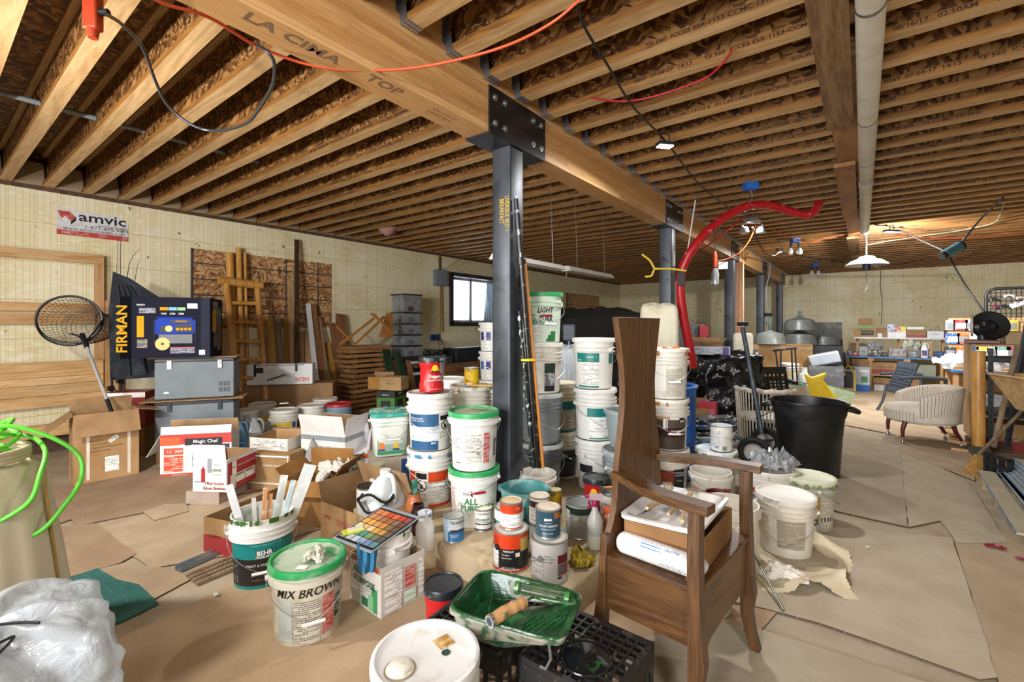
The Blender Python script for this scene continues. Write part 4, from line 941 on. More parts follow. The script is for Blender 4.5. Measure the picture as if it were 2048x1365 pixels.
# cloth roll in its bag
rl=cw(.19,-.205,.515);t=thing('cloth_roll_bag','clear plastic bag of rolled cloth with blue print on the chair seat','bag',rl,CHR)
b=MB();pts=bez([(-.17,.0,0.0),(-.13,0,0),(0,0,0),(.13,0,0),(.17,0,-.01)],6);rr=[.018+.038*min(1,.05+1.6*sin(pi*min(1,max(0,(i+.3)/24.6)))) for i in range(len(pts))]
b.tube(pts,rr,P('#dcdcdb',rough=.22,spot='#b6b8ba',sa=.6,ss=9,bmp=.6,bs=16),20);b.build('bag_body',t)
b=MB()
def onroll(b,a0,a1,x0,x1,m,off=.0555):
    n=6;vs_=[];
    for x in (x0,x1):
        for i in range(n+1):a=a0+(a1-a0)*i/n;vs_.append((x,-off*cos(a),off*sin(a)))
    b.add(vs_,[(i,n+1+i,n+2+i,i+1) for i in range(n)],m,uv=[(x0 if k<=n else x1,(a0+(a1-a0)*(k%(n+1))/n)*off) for k in range(2*n+2)])
onroll(b,.35,1.3,-.06,.02,P('#1f74b8'));onroll(b,-.75,.3,-.09,.12,FPB);onroll(b,-.9,-.75,-.1,.12,P('#20558f'));b.build('printed_label',t)
b=MB();Mr=Matrix.Translation((0,-.0575*cos(.8),.0575*sin(.8)))@Matrix.Rotation(pi/2-.8,4,'X')
b.text('STATIC',.02,WH,Mr@Matrix.Translation((-.02,.012,0)),.01);b.text('MOP',.02,WH,Mr@Matrix.Translation((-.02,-.008,0)),.01);b.text('CLOTH',.016,P('#1f74b8'),Mr@Matrix.Translation((.06,.005,.001)),.01);b.build('lettering',t);t.scale=(.98,.72,.72)
# ================= foreground: crates, roller tray, pails =================
CR=P('#1c1b1b',rough=.5,spot='#85776a',sa=.35,ss=30,st=.58)
def crate(label,loc,rz,S_=.325,Hh=.28):
    t=thing('milk_crate',label,'crate',loc,rz);b=MB();s=S_/2;k=9;cell=(S_-.03)/k
    for i in range(k+1):
        x=-s+.015+cell*i;w_=.0035
        b.b2(x-w_,x+w_,-s+.006,s-.006,Hh-.008,Hh,CR);b.b2(-s+.006,s-.006,x-w_,x+w_,Hh-.0085,Hh-.0005,CR)
    for sg in (-1,1):b.b2(sg*s-(.012 if sg>0 else 0),sg*s+(.012 if sg<0 else 0),-s,s,Hh-.022,Hh+.001,CR);b.b2(-s,s,sg*s-(.012 if sg>0 else 0),sg*s+(.012 if sg<0 else 0),Hh-.0225,Hh+.0005,CR)
    b.build('grid_base',t)
    for q in range(4):
        b=MB();M=Matrix.Rotation(q*pi/2,4,'Z');yy=-s
        b.b2(-s,s,yy,yy+.006,0,.05,CR,M);b.b2(-s,s,yy-.003,yy+.006,0,.012,CR,M);b.b2(-s,s,yy,yy+.005,.2,Hh-.02,CR,M)
        for i in range(7):
            x=-s+.01+(S_-.02)*i/6;b.b2(x-.008,x+.008,yy+.0005,yy+.0055,.05,.2,CR,M)
        b.b2(-.06,.06,yy,yy+.006,.11,.2,CR,M);b.b2(-s,s,yy+.001,yy+.005,.125,.14,CR,M)
        b.build('side_wall',t)
    return t
crate('black milk crate upside down, left of the pair, under the green tray',V((-1.105,1.315,0)),radians(3))
crate('black milk crate upside down with a black lid on it, right of the pair',V((-.722,1.36,0)),radians(-1))
def blid(b):b.lathe([(.082,0),(.084,.003),(.08,.006),(.075,.004),(.05,.012),(0,.016)],plain('#15171a',.12,spot='#2c6b35',sa=.8,ss=30,st=.6),48);b.tube([(.081*cos(k*pi/18),.081*sin(k*pi/18),.004) for k in range(36)],.004,plain('#15171a',.15),6,closed=True)
pq=fp(1171,1317,.282);one('bucket_cover','glossy black plastic lid lying on the right-hand milk crate','lid',blid,V((pq.x,pq.y,.2815)))
# green roller tray
GT=plain('#1d4a2a',.16,spot='#3f8a4e',sa=.5,ss=14,st=.56,bmp=.6,bs=26);GTB=plain('#8d8a7c',.4,spot='#1d4a2a',sa=.95,ss=22,st=.5)
tc=V((-.955,1.285,.385));tr_=radians(16)
t=thing('roller_tray','green paint-coated metal roller tray resting across the two milk crates','tray',tc,rot=(radians(-2),radians(2),tr_))
b=MB();tray_mesh(b,.385,.285,.085,GTB,.008,True,GT,plain('#2a6138',.12));b.build('basin',t)
b=MB();K=40
b.tube([(.2*(abs(cos(a))**.35)*(1 if cos(a)>0 else -1),.15*(abs(sin(a))**.35)*(1 if sin(a)>0 else -1),.002) for a in [2*pi*k/K for k in range(K)]],.006,GT,6,closed=True);b.build('rim',t)
for s in (-1,1):
    b=MB();b.tube([(.155,s*.135,-.015),(.165,s*.138,-.06),(.15,s*.138,-.096),(.13,s*.135,-.096)],.005,plain('#8b8f90',.3,.8),6);b.build('leg',t)
# roller frame lying in the tray
t=thing('paint_roller','green-caked roller frame with a tan taped handle lying in the green tray','roller',tc,tr_)
gm=plain('#3c7a34',.25,spot='#b9bfae',sa=.5,ss=24);b=MB();gm2=plain('#6d8a68',.25,.6,spot='#2f6b33',sa=.9,ss=20,st=.5)
rx0,rx1,ry,rz_=-.02,.165,.055,.015
for k in range(5):a=2*pi*k/5;b.tube([(rx0,ry+.016*cos(a),rz_+.016*sin(a)),(rx1,ry+.016*cos(a),rz_+.016*sin(a))],.0028,gm2,6)
for x in (rx0,rx1):b.cyl((x-.008,ry,rz_),(x+.008,ry,rz_),.022,gm,16)
b.build('cage',t)
b=MB();b.tube(bez([(rx1+.01,ry,rz_),(rx1+.028,ry-.01,rz_+.002),(rx1+.02,ry-.035,rz_+.006),(.09,ry-.055,rz_+.012),(.06,ry-.058,rz_+.015),(.045,ry-.1,rz_+.02)],6),.0042,gm2,8);b.build('frame_wire',t)
b=MB();tn=P('#b98d5c',rough=.7,spot='#2c5a2a',sa=.9,ss=26,st=.56)
b.tube(bez([(.045,ry-.1,.035),(.035,ry-.125,.038),(.012,ry-.165,.038),(-.006,ry-.2,.036),(-.02,ry-.228,.034)],5),[.012,.015,.0185,.017,.019,.0205,.017,.019,.021,.0195,.018,.019,.02,.021,.0205,.02,.02,.019,.019,.019,.019],tn,14)
e=V((-.02,ry-.228,.034));dd=V((-.014,-.028,-.002)).normalized();b.cyl(e,e+dd*.012,.0205,plain('#c3c5c5',.25,.9),18);b.cyl(e+dd*.012,e+dd*.0125,.013,plain('#22354a',.3),18);b.build('handle',t)
# big white lidded pail at the bottom edge
lp=top(852,1.40,0)
LM=P('#dfe0e0',spot='#b9ab92',sa=.55,ss=7,st=.55)
t=pail('large white pail with spout cap and square sticker on its lid, nearest the camera',lp,.163,.352,PWC,LM,3,ah=.3,drop=.1,tabs=False,goo=(P('#2f4a33'),8,.05))
b=MB();b.lathe([(.041,0),(.041,.004),(.034,.0045),(.034,.013),(.031,.015),(0,.015)],P('#e6e2d8',spot='#a59478',sa=.4,ss=16),28,Matrix.Translation((.045,-.075,.342)));b.lathe([(.046,0),(.046,.002),(.04,.002)],P('#9a8a72'),28,Matrix.Translation((.045,-.075,.3425)));b.build('spout_cap',t)
b=MB();b.box((-.05,.055,.3428),(.052,.052,.001),P('#b98a45',spot='#e0c592',sa=.9,ss=30,st=.48),rz=.5);b.build('sticker',t)
for r in (.02,.034,.047):
    pass
def leafm(b):b.lathe([(.013,0),(.014,.001),(0,.0015)],P('#2f4a3c'),12);b.tube([(.01,0,.001),(.03,.008,.001),(.045,.006,.001)],.0008,P('#2f4a3c'),5)
q=t.matrix_basis@V((-.0,.06,.3425));one('paint_fleck','dark green dried paint fleck on the spout-cap pail lid','paint',leafm,q+V((-.0,0,.0)),2)
# small red canister with black lid
rc=top(887,1.93,0);coffee('worn red canister with black lid standing on the floor beside the milk crates',rc,.081,.27,mug=False)
# MIX BROWN pail
mb=top(616,2.05,0);DIRT=P('#cdc9b8',spot='#8b8a70',sa=.5,ss=7,st=.5)
t=pail('pail with dirty green lid and MIX BROWN written across its front',mb,.16,.325,DIRT,GL,1,tabs=False,ah=-1.45,drop=.15,grip=True,lidtop=GLT,
     labs=[(-.95,-.45,.1,.82,P('#b9c0bb',spot='#8e9a95',sa=.5)),(-.42,.35,.05,.78,fprint('#cfcaba','#4c4a44',.0085,.9)),(.4,.82,.12,.8,FPR),(.85,1.1,.3,.7,FPK)],txts=[('MIX BROWN',.052,.03,.86,plain('#241512',.5),.012,.95,.25)])
# rag on the lid
q=V((mb.x,mb.y,.316));one('rag','stiff paint-crusted white rag on the MIX BROWN lid','rag',lambda b:crumple(b,P('#cfcabc',rough=.9,spot='#6e7d68',sa=.7,ss=16,bmp=.6,bs=50),.058,.042,.045,8,fold=7),q+V((.045,.01,0)),2.2)
one('care_tag','small printed paper tag hanging from the crusted rag','tag',lambda b:b.box((0,0,.001),(.045,.03,.0015),FPW),V((mb.x+.07,mb.y-.065,.3165)),.5)
# teal-band pail with sticks
bp=top(526,2.46,0)
t=pail('open white pail with teal-and-black label, full of painted stir sticks and drips of green',bp,.159,.352,PWC,None,3,open_in=P('#d7dcd0',spot='#7fa57f',sa=.6),ah=-1.6,drop=.16,
     labs=[(-1.35,1.3,.1,.66,P('#252122')),(-1.35,1.3,.66,.99,P('#12807e')),(-1.35,1.3,.02,.1,P('#12807e')),(-.22,.42,.66,.84,INKD),(-1.3,-.95,.15,.55,FPK)],txts=[('BEHR',.034,.05,.73,WH,.03,.9),('PREMIUM PLUS',.016,.1,.67,WH,.01,.9),('PAINT & PRIMER IN ONE',.018,.1,.5,P('#d8d4cc'),.005,.95),('EXTERIOR SEMI-GLOSS ENAMEL',.011,.12,.93,P('#7fd0cb'),.005),('DURABLE LONG-LASTING',.011,.1,.2,P('#8f8468'))],goo=(P('#2e5f26'),26,.025))
SK=[(-.09,.02,-.28,.35,'#dfe2e3',.034,.018),(-.055,-.05,-.06,.22,'#e9eaea',.02,.28),(-.02,.05,.06,.3,'#c9905c',.02,.1),(.005,-.06,-.02,.18,'#e2e4de',.033,.06),(.02,.03,.08,.26,'#c79260',.018,.2),(.045,-.03,.22,.33,'#c6cdc6',.036,.0),(.07,.03,.3,.33,'#b8cdd0',.022,.05),(.08,-.04,.38,.3,'#cf8c52',.022,.1),(.1,.02,.42,.42,'#d7dbd8',.06,.1)]
SN=['thick white-crusted stir stick, leftmost in the teal-band pail','thin white stick behind the leftmost crusted one','bare wooden stick third from the left in the teal-band pail','square white-topped stick in the middle of the teal-band pail','short brown stick at the back of the teal-band pail','grey-white flat stick right of the square one','pale blue-painted stick leaning right in the teal-band pail','orange-brown stick leaning right, with white smears','widest white board end, rightmost in the teal-band pail']
fw=V((-bp.x,-bp.y,0)).normalized();rt=V((-fw.y,fw.x,0))
for (dx,dy,ln,L,c,w_,_),lab_ in zip(SK,SN):
    o_=V((bp.x,bp.y,.07))+rt*dx*.5+fw*dy*.6;t=thing('stir_stick',lab_,'stick',o_)
    dv=(rt*ln*.85+V((0,0,1))+fw*(-.1 if dy<0 else .05)).normalized();q=dv.to_track_quat('Z','Y');X_=(rt-dv*rt.dot(dv)).normalized();Y_=dv.cross(X_)
    t.matrix_basis=Matrix(((X_.x,Y_.x,dv.x,o_.x),(X_.y,Y_.y,dv.y,o_.y),(X_.z,Y_.z,dv.z,o_.z),(0,0,0,1)))
    b=MB();Lq=L+.12;b.b2(-w_/2,w_/2,-.005,.005 if w_!=.033 else .02,0,Lq*.6,P('#c08a58',spot=c,sa=.8,ss=14,st=.45));b.build('shaft',t)
    b=MB();b.b2(-w_/2-.001,w_/2+.001,-.0065,.0065 if w_!=.033 else .0215,Lq*.5,Lq,P(c,rough=.7,bmp=.7 if ln<-.2 else .2,spot='#ffffff',sa=.5,ss=20));b.build('painted_end',t)
# joint compound carton with pail and colour card
bx=fp(762,1243);Cw=card('#d8d5cd',.7,'#c9c5ba',5)
t=carton('white cardboard joint-compound box reading ALL PURPOSE, with a pail inside',V((bx.x,bx.y,0)),radians(-3),.262,.25,.235,Cw,flaps={'f':(178,.03)},near='R',
    dec=[('f',0,.212,.22,.016,RED),('f',.08,.07,.045,.11,P('#3c9159')),('f',.05,.05,.04,.07,P('#7fb78a')),('f',.0,.04,.05,.04,P('#2f6d49')),('f',-.07,.09,.1,.05,FPW),('r',-.06,.15,.1,.12,FPW),('r',.035,.14,.06,.1,FPR),('r',.035,.05,.07,.06,fprint('#cfe0d2','#5c6a5e',.008,.5)),('r',-.06,.05,.09,.07,FPW),('r',.1,.12,.03,.18,FPW)],
    txts=[('f',-.055,.16,'ALL',.048,P('#23523a'),.02),('f',-.0,.118,'PURPOSE',.042,P('#23523a'),.02),('f',-.05,.208,'SHEETROCK',.012,WH,.01),('f',.04,.1,'Tout-Ponction',.013,P('#4f8f68'))])
cpn=t.matrix_basis@V((0,0,.0))
q=V((t.location.x,t.location.y,.008));pl_=pail('open white pail sitting inside the ALL PURPOSE cardboard box',q,.121,.335,PWC,None,2,open_in=P('#c9cdc6',spot='#4a5a4c',sa=.7),ah=.2,drop=.02,grip=False,goo=(P('#2e5f26'),6,.03))
# colour card: corner pixels -> a real tilted card resting on the rim
cc0=V((q.x-.035,q.y-.06,.372));t=thing('colour_card','colour swatch card of thirty-six squares lying tilted on the open pail','card',cc0)
def P2(u,v,z):return fp(u,v,z)
A_,B_,C_,D_=P2(681,1084,.345),P2(758,1113,.335),P2(827,1031,.38),P2(752,1008,.385)
X_=((B_-A_)+(C_-D_)).normalized();Yq=((D_-A_)+(C_-B_));Yq=(Yq-X_*Yq.dot(X_));Yl=Yq.length/2;Yq.normalize();Z_=X_.cross(Yq);Xl=((B_-A_).length+(C_-D_).length)/2;ctr=(A_+B_+C_+D_)/4
t.matrix_basis=Matrix(((X_.x,Yq.x,Z_.x,ctr.x),(X_.y,Yq.y,Z_.y,ctr.y),(X_.z,Yq.z,Z_.z,ctr.z),(0,0,0,1)))
b=MB();b.b2(-Xl/2,Xl/2,-Yl/2,Yl/2,-.002,.002,P('#8d98a0'));b.b2(-Xl*.47,Xl*.47,-Yl*.46,Yl*.43,.002,.003,plain('#1c1d1f',.4));b.build('backing',t)
SWC=['#d9814f','#d4824f','#c4532f','#cf6a42','#b9442f','#93474a','#c9885a','#b28560','#a8704e','#a9663f','#8b6c5b','#6c4a3e','#d9a64d','#dba552','#d2935a','#cf8a4b','#8c6f4c','#6b5347','#dfd2a6','#dcc48a','#dec09a','#c69a4c','#bb9150','#6a5c4f','#b9c78f','#6d9a68','#4a8d7e','#7b8d5e','#6b7358','#57544e','#8e918c','#a9b1b2','#b3bfc5','#8fa3b8','#6f83a8','#5f8689']
sw,sh=Xl*.9/6,Yl*.82/6
for k,c in enumerate(SWC):
    i,j=k%6,k//6;x,y=-Xl*.45+sw*(i+.5),Yl*.395-sh*(j+.5)
    b=MB();b.b2(x-sw*.43,x+sw*.43,y-sh*.43,y+sh*.43,.003,.0042,P(c));b.build('swatch',t)
def terry(b):
    m=P('#2f6f93',rough=.95,bmp=.8,bs=80);vs_=[];K=9
    for k in range(14):
        for i in range(K):x=(i/(K-1)-.5)*(.1-.0025*k);s_=k*.0125;y,z=(.05-s_,.012) if s_<.05 else (-.004*(k-4)**.5,.012-(s_-.05));vs_.append((x,y-.012*sin(i*1.9+k*.15)*(s_>.04),z+.01*sin(i*1.3+k*.6)*(s_<.05)+(.02*abs(x)*10 if k==13 else 0)))
    b.add(vs_,[(k*K+i,k*K+i+1,(k+1)*K+i+1,(k+1)*K+i) for k in range(13) for i in range(K-1)],m);b.add([(x,y+.006,z-.004) for x,y,z in vs_],[(k*K+i+1,k*K+i,(k+1)*K+i,(k+1)*K+i+1) for k in range(13) for i in range(K-1)],m)
q=fp(735,1100,.33);one('cloth','blue terry cloth hanging over the rim below the colour card','cloth',terry,q,acam(q)+pi/2-.1,ang=80)
one('yellow_sponge','yellow-edged crusted scraper stuck out from under the colour card','scraper',lambda b:(b.box((0,0,0),(.1,.045,.008),P('#c4c73a')),b.box((0.01,0,.006),(.07,.035,.008),P('#d9d6b8',bmp=.6))),fp(707,1062,.36),1.2)
# ================= along the left wall =================
LX=XW+.03
def zat(v,X,u):return xz(u,v,X).z
PINE=wood('#b0824c','#d8b482','Y',1,.5,7,.4,4)
t=thing('wooden_bunk_frame','pale pine bed frame with open rails leaning against the left wall','bed frame',(LX,.5,0))
def pl(nm,y0,y1,z0,z1,x0=.02,x1=.06,m=PINE):
    b=MB();b.b2(x0,x1,y0,y1,z0,z1,m);b.build(nm,t,bev=.002)
ye=xz(208,600,LX+.05).y-.5
pl('top_rail',-.9,ye,2.03,2.13);pl('post',ye-.08,ye,0,2.03,m=LUMBZ);pl('rail',-.9,ye-.08,1.36,1.47,.03,.09);pl('rail',-.9,ye-.08,1.49,1.58,.0,.03)
for k,(a,c) in enumerate(((.49,.605),(.608,.72),(.723,.80),(.803,.96))):pl('panel_board',-.9,ye-.01,a,c,.06,.085,wood('#b98c55','#deba88','Y',.7+.15*k,.5,8,.4,5))
pl('lower_rail',-.9,ye-.02,.18,.31,.06,.1)
t2=thing('lumber_post','upright pine post beside the bed frame, behind the fishing rods','post',(LX+.12,xz(224,600,LX+.12).y,0));b=MB();b.b2(-.04,.04,-.055,.055,0,1.62,LUMBZ);b.build('timber',t2)
b=MB();b.cyl((.041,0,.98),(.047,0,.98),.03,P('#b98a52'),16);b.build('dowel_cap',t2)
# banner
pA,pB=xz(113,440,XW),xz(256,440,XW);bw_,bz0,bz1=pB.y-pA.y,zat(468,XW,113),zat(416,XW,113)
t=thing('wall_banner','torn white-and-red building system banner fixed to the left wall','banner',(XW+.004,(pA.y+pB.y)/2,bz0))
bh=bz1-bz0;MR=Matrix(((0,0,1,0),(1,0,0,0),(0,1,0,0),(0,0,0,1)));BW=P('#d9dade',spot='#b9a98c',sa=.4,ss=12);BR_=P('#b8413f',spot='#c9968c',sa=.6,ss=18)
b=MB();b.prism([(-bw_/2,0),(bw_/2,0),(bw_/2,bh*.72),(bw_*.42,bh*.86),(bw_*.33,bh),(-bw_/2,bh)],0,.002,BW,MR);b.b2(.0022,.003,-bw_/2,bw_/2,0,bh*.2,BR_);b.build('sheet',t)
b=MB();s_=bh*.9;ox,oz=-bw_*.49,bh*.62
b.prism([(ox,oz+.3*bh),(ox+.16*bw_,oz+.3*bh),(ox+.245*bw_,oz+.12*bh),(ox+.17*bw_,oz-.05*bh),(ox+.1*bw_,oz+.12*bh),(ox+.05*bw_,oz+.0*bh)],.0024,.003,BR_,MR)
b.prism([(ox+.245*bw_,oz+.12*bh),(ox+.245*bw_,oz-.02*bh),(ox+.175*bw_,oz-.2*bh),(ox+.175*bw_,oz-.05*bh)],.0025,.0032,INKD,MR);b.build('logo',t)
b=MB();MT=lambda y,z:Matrix.Translation((.0034,y,z))@MR
b.text('amvic',bh*.52,INKD,MT(bw_*.13,bh*.62),.015,stretch=1.25);b.text('building system',bh*.15,P('#555555'),MT(bw_*.27,bh*.47));b.text('1-877-470-9991',bh*.19,INKD,MT(bw_*.19,bh*.34),stretch=1.15);b.text('www.amvicsystem.com',bh*.175,INKD,MT(bw_*.02,bh*.22),stretch=1.15);b.text('1041',bh*.14,P('#e9d9d2'),MT(-bw_*.38,bh*.05));b.build('lettering',t)
# boarded window
def osbpanel(nm,label,u0,u1,vt,vb,seams_y,seams_z):
    a,c=xz(u0,vt,XW),xz(u1,vt,XW);z0,z1=zat(vb,XW,u0 if vb else u0),zat(vt,XW,u0);z0=zat(vb,XW,u1)
    t=thing(nm,label,'board',(XW,a.y,z0));L,Hh=c.y-a.y,z1-z0;b=MB();b.b2(0,.012,0,L,0,Hh,osb(('#6a4422','#a8794a','#d9b488'),.9,3));b.build('sheet',t)
    b=MB();k=plain('#3b3a38',.7)
    for z in seams_z:b.b2(.0125,.014,0,L,Hh*z-.008,Hh*z+.008,k)
    for y in seams_y:b.b2(.0125,.0145,L*y-.008,L*y+.008,0,Hh,k)
    b.b2(.0,.02,-.02,0,0,Hh,k);b.build('tape_seams',t);return t
osbpanel('boarded_window','large strand-board panel with black tape seams covering the opening behind the ladder',385,662,497,655,(.3,.62,.88),(.2,.42,.62,.82))
osbpanel('boarded_window','smaller dark strand-board panel on the left wall beyond the window',1133,1198,586,655,(),(.33,.66))
# generator box, coolers
AL=radians(57)
def kit(pu,pv,z0):p=fp(pu,pv,z0);return V((p.x,p.y,z0))
NAVY=P('#1a1c2a',rough=.75,spec=.12);YEL=P('#c9960f',rough=.7,spec=.2);BLUE=P('#1c3a9c',rough=.7,spec=.2)
gz=1.033;Lc,Dc,Hc=.72,.45,.58
gp=pd(421,650,4.5);gp.z=gz
# local front = long printed face; near right corner
t=carton('dark blue generator box with a printed blue generator picture, on top of the grey coolers',gp,AL,Lc,Dc,Hc,NAVY,near='R',name='generator_box',bev=.004,
    dec=[('f',-Lc*.44,Hc/2,Lc*.12,Hc,plain('#0b0b0f',.9,spec=.08)),('f',Lc*.44,Hc/2,Lc*.1,Hc,P('#2a2c3a',rough=.75,spec=.12)),('f',-.205,.3,.055,.2,YEL),('f',-.02,.47,.065,.03,YEL),('f',.05,.47,.065,.03,P('#2e8fc4')),('f',.12,.47,.065,.03,P('#5da03c')),('f',.21,.5,.085,.05,BARC),('f',.29,.05,.05,.05,BARC),('f',.13,.095,.2,.012,RED),('f',.13,.065,.2,.045,fprint('#34364a','#9a9cb0',.01,.4)),('f',-.15,.45,.13,.05,fprint('#1e2031','#b9bbc9',.009,.5)),('f',-.19,.14,.08,.08,fprint('#1e2031','#c9a53a',.014,.2)),('r',0,Hc*.5,.3,.4,fprint('#24243a','#8f8fa0',.02,.3)),('r',-.12,Hc*.62,.12,.22,YEL),('r',.06,Hc*.35,.14,.3,fprint('#24243a','#c9972a',.03,.2)),('r',-.08,Hc*.9,.2,.06,FPK)],
    txts=[('f',-Lc*.425,Hc*.48,'FIRMAN',.115,YEL,.02,1.1,90),('f',-.2,.495,'T07571',.022,WH,.01),('f',-.02,.415,'7500',.022,WH,.01),('f',.05,.415,'6750',.022,WH,.01),('f',.12,.415,'5500',.022,WH,.01),('r',-.12,Hc*.7,'7500',.03,INKD,.01)])
# generator picture
b=MB();Mf=face('f',Lc,Dc,Hc,.07,.235,.0065)
def rr(b,x0,x1,z0,z1,m,dz=0):b.add([(x0,z0,dz),(x1,z0,dz),(x1,z1,dz),(x0,z1,dz)],[(0,1,2,3)],m,Mf)
b.add([(-.16,-.01,0),(.16,.0,0),(.165,.12,0),(.13,.145,0),(-.13,.15,0),(-.16,.12,0)],[(0,1,2,3,4,5)],BLUE,Mf)
rr(b,-.04,.13,.1,.13,INKD,.0005);rr(b,.0,.14,.015,.085,INKD,.0005);rr(b,-.12,-.03,.01,.07,INKD,.0005);rr(b,-.13,.14,-.1,-.01,P('#3a3b40'),.0002)
for k in range(4):b.lathe([(.014,0),(0,.0004)],YEL,14,Mf@Matrix.Translation((.02+.033*k,.04,.001)),cap=False)
b.lathe([(.03,0),(0,.0004)],P('#d0c040'),18,Mf@Matrix.Translation((-.05,.045,.001)),cap=False)
b.lathe([(.06,0),(0,.0006)],P('#c9a83a'),24,Mf@Matrix.Translation((-.1,-.1,.001)),cap=False);b.lathe([(.012,0),(0,.0006)],INKD,12,Mf@Matrix.Translation((-.1,-.1,.0025)),cap=False)
for a0,a1 in (((-.165,-.1),(-.165,.13)),((.168,-.08),(.168,.12)),((-.05,-.1),(.15,-.1)),((-.15,.155),(.14,.15))):b.cyl(Mf@V((a0[0],a0[1],.001)),Mf@V((a1[0],a1[1],.001)),.004,BLUE if a0[1]>0 else INKD,6)
b.text('FIRMAN',.026,YEL,Mf@Matrix.Translation((.05,.106,.0012)),.01);b.build('generator_picture',t)
GREY=P('#747c81',rough=.6,spec=.3)
def cooler(label,z0,u,bz):
    p=pd(309,650,4.42);p.z=z0;al=radians(60);w_,d_,h_=.66,.37,.395
    q=Matrix.Rotation(al,3,'Z')@V((-w_/2,-d_/2,0));t=thing('portable_cooler',label,'cooler',p-q,al)
    b=MB();b.b2(-w_/2,w_/2,-d_/2,d_/2,0,h_-.035,GREY);b.build('body',t,bev=.006);bk=P('#1f2124')
    b=MB();b.b2(-w_/2-.003,w_/2+.003,-d_/2-.003,d_/2+.003,h_-.035,h_,bk);b.build('lid',t,bev=.006)
    b=MB()
    for k in range(9):
        for z in (.05,.11):b.b2(w_/2-.13+.011*k,w_/2-.125+.011*k,-d_/2-.001,-d_/2+.002,z,z+.045,INKD)
    b.build('vent',t)
    for x in (-w_/2+.12,w_/2-.12):
        b=MB();b.b2(x-.017,x+.017,-d_/2-.014,-d_/2,h_-.1,h_-.02,plain('#c9cbcc',.25,.9) if bz else bk);b.b2(x-.012,x+.012,-d_/2-.02,-d_/2-.012,h_-.06,h_-.02,plain('#8b8d90',.3,.9) if bz else bk);b.build('latch',t)
    b=MB();b.lathe([(.028,0),(.024,.003),(0,.004)],plain('#cfd3d6',.2,.8),20,face('f',w_,d_,h_,-.235,.06,.001)@Matrix.Diagonal((1,.45,1,1)),cap=False);b.build('badge',t)
    b=MB()
    for y in (-.08,.08):b.b2(-w_/2-.022,-w_/2,y-.012,y+.012,h_*.6,h_*.68,bk)
    b.b2(-w_/2-.03,-w_/2-.018,-.09,.09,h_*.6,h_*.67,bk);b.build('side_handle',t)
    return t
cooler('grey portable fridge with steel latches, directly under the generator box',.625,0,1)
cooler('grey portable fridge with black corner brackets, under the other fridge',.205,0,0)
q_=pd(309,650,4.42)
for z,lb_,s in ((1.0225,'flattened cardboard sheet between the generator box and the fridge',1.0),(.608,'bent cardboard sheet between the two grey fridges',1.16)):
    c_=q_+Matrix.Rotation(radians(60),3,'Z')@V((.31,.18,0));c_.z=z
    one('cardboard_sheet',lb_,'cardboard',lambda b:b.b2(-.36*s,.38*s,-.21*s,.22,0,.008,card('#a5825a')),c_,radians(60))
c_=q_+Matrix.Rotation(radians(60),3,'Z')@V((.31,.2,0));carton('low closed cardboard box under the lower grey fridge',V((c_.x,c_.y,0)),radians(60),.6,.38,.2,card('#9b7a55'))
c_=pd(272,650,4.75);carton('red-and-white cooler box standing behind the fridges',V((c_.x-.1,c_.y,.3)),radians(50),.34,.25,.36,P('#8f2630'),dec=[('f',0,.33,.34,.05,WH)],name='red_cooler',cat='cooler')
carton('plain carton under the red cooler, behind the fridges',V((c_.x-.1,c_.y,0)),radians(50),.34,.25,.298,card('#8d6e4b'))
# folded black camp chair cover
def cover(b):
    b.prism([(-.05,0),(.75,0),(.72,.55),(.1,1.02),(-.03,1.08),(-.06,.7)],-.03,.03,P('#1f242b',rough=.9,spot='#4a5058',sa=.4,ss=8),Matrix(((0,0,1,0),(1,0,0,0),(0,1,0,0),(0,0,0,1))))
    for k in range(4):b.tube(bez([(.035,.1+.13*k,.03),(.045,.05+.09*k,.5),(.03,-.0+.03*k,.95)],6),.012,P('#22272e',rough=.9),6)
cvp=xz(240,650,-5.75);one('black_sling','black fabric cover standing up behind the generator box','cover',cover,V((-5.95,cvp.y+.02,.8)),radians(-6),ang=60)
# fishing net
t=thing('landing_net','black landing net with silver telescopic handle leaning against the bed frame','net',(0,0,0))
hc=pd(146,642,4.35);hp0,hp1=pd(169,682,4.32),pd(214,800,4.1);blk=plain('#15171a',.4);alu=plain('#b9babb',.35,.35)
ring_=[]
for k in range(48):
    a=2*pi*k/48;du=66*cos(a)-8*sin(a);dv=47*sin(a)+6*cos(a)
    ring_.append(pd(146+du-8,640-dv,4.35+.1*cos(a)))
b=MB();b.tube(ring_,.011,blk,8,closed=True);b.tube([p+V((.02,0,-.02)) for p in ring_[20:44]],.007,blk,6);b.build('hoop',t)
b=MB();tip=pd(238,640,4.75);lw_=.0018;K2=46
netm=plain('#26221e',.8)
for j in range(1,15):
    f=j/15;g=[]
    for k in range(48):
        p=ring_[k];q=p.lerp(tip,f*.92);c2=hc.lerp(tip,f);rad=(1-f)**.55;q=c2+(p-hc)*rad*.98+V((0,0,-.12*sin(pi*f)*.6));g.append(q)
    b.tube(g,lw_,netm,3,closed=True)
    if j==1:G0=g
for k in range(48):
    for sgn in (1,-1):
        pts=[]
        for j in range(0,15):
            f=j/15;kk=(k+sgn*j*.55)%48;i0=int(kk);p=ring_[i0].lerp(ring_[(i0+1)%48],kk-i0);c2=hc.lerp(tip,f);rad=(1-f)**.55;pts.append(c2+(p-hc)*rad*(.98 if j else 1)+V((0,0,-.12*sin(pi*f)*.6)))
        b.tube(pts,lw_,netm,3)
b.build('netting',t)
b=MB();b.cyl(hp0,hp1,.013,alu,12);b.build('pole',t)
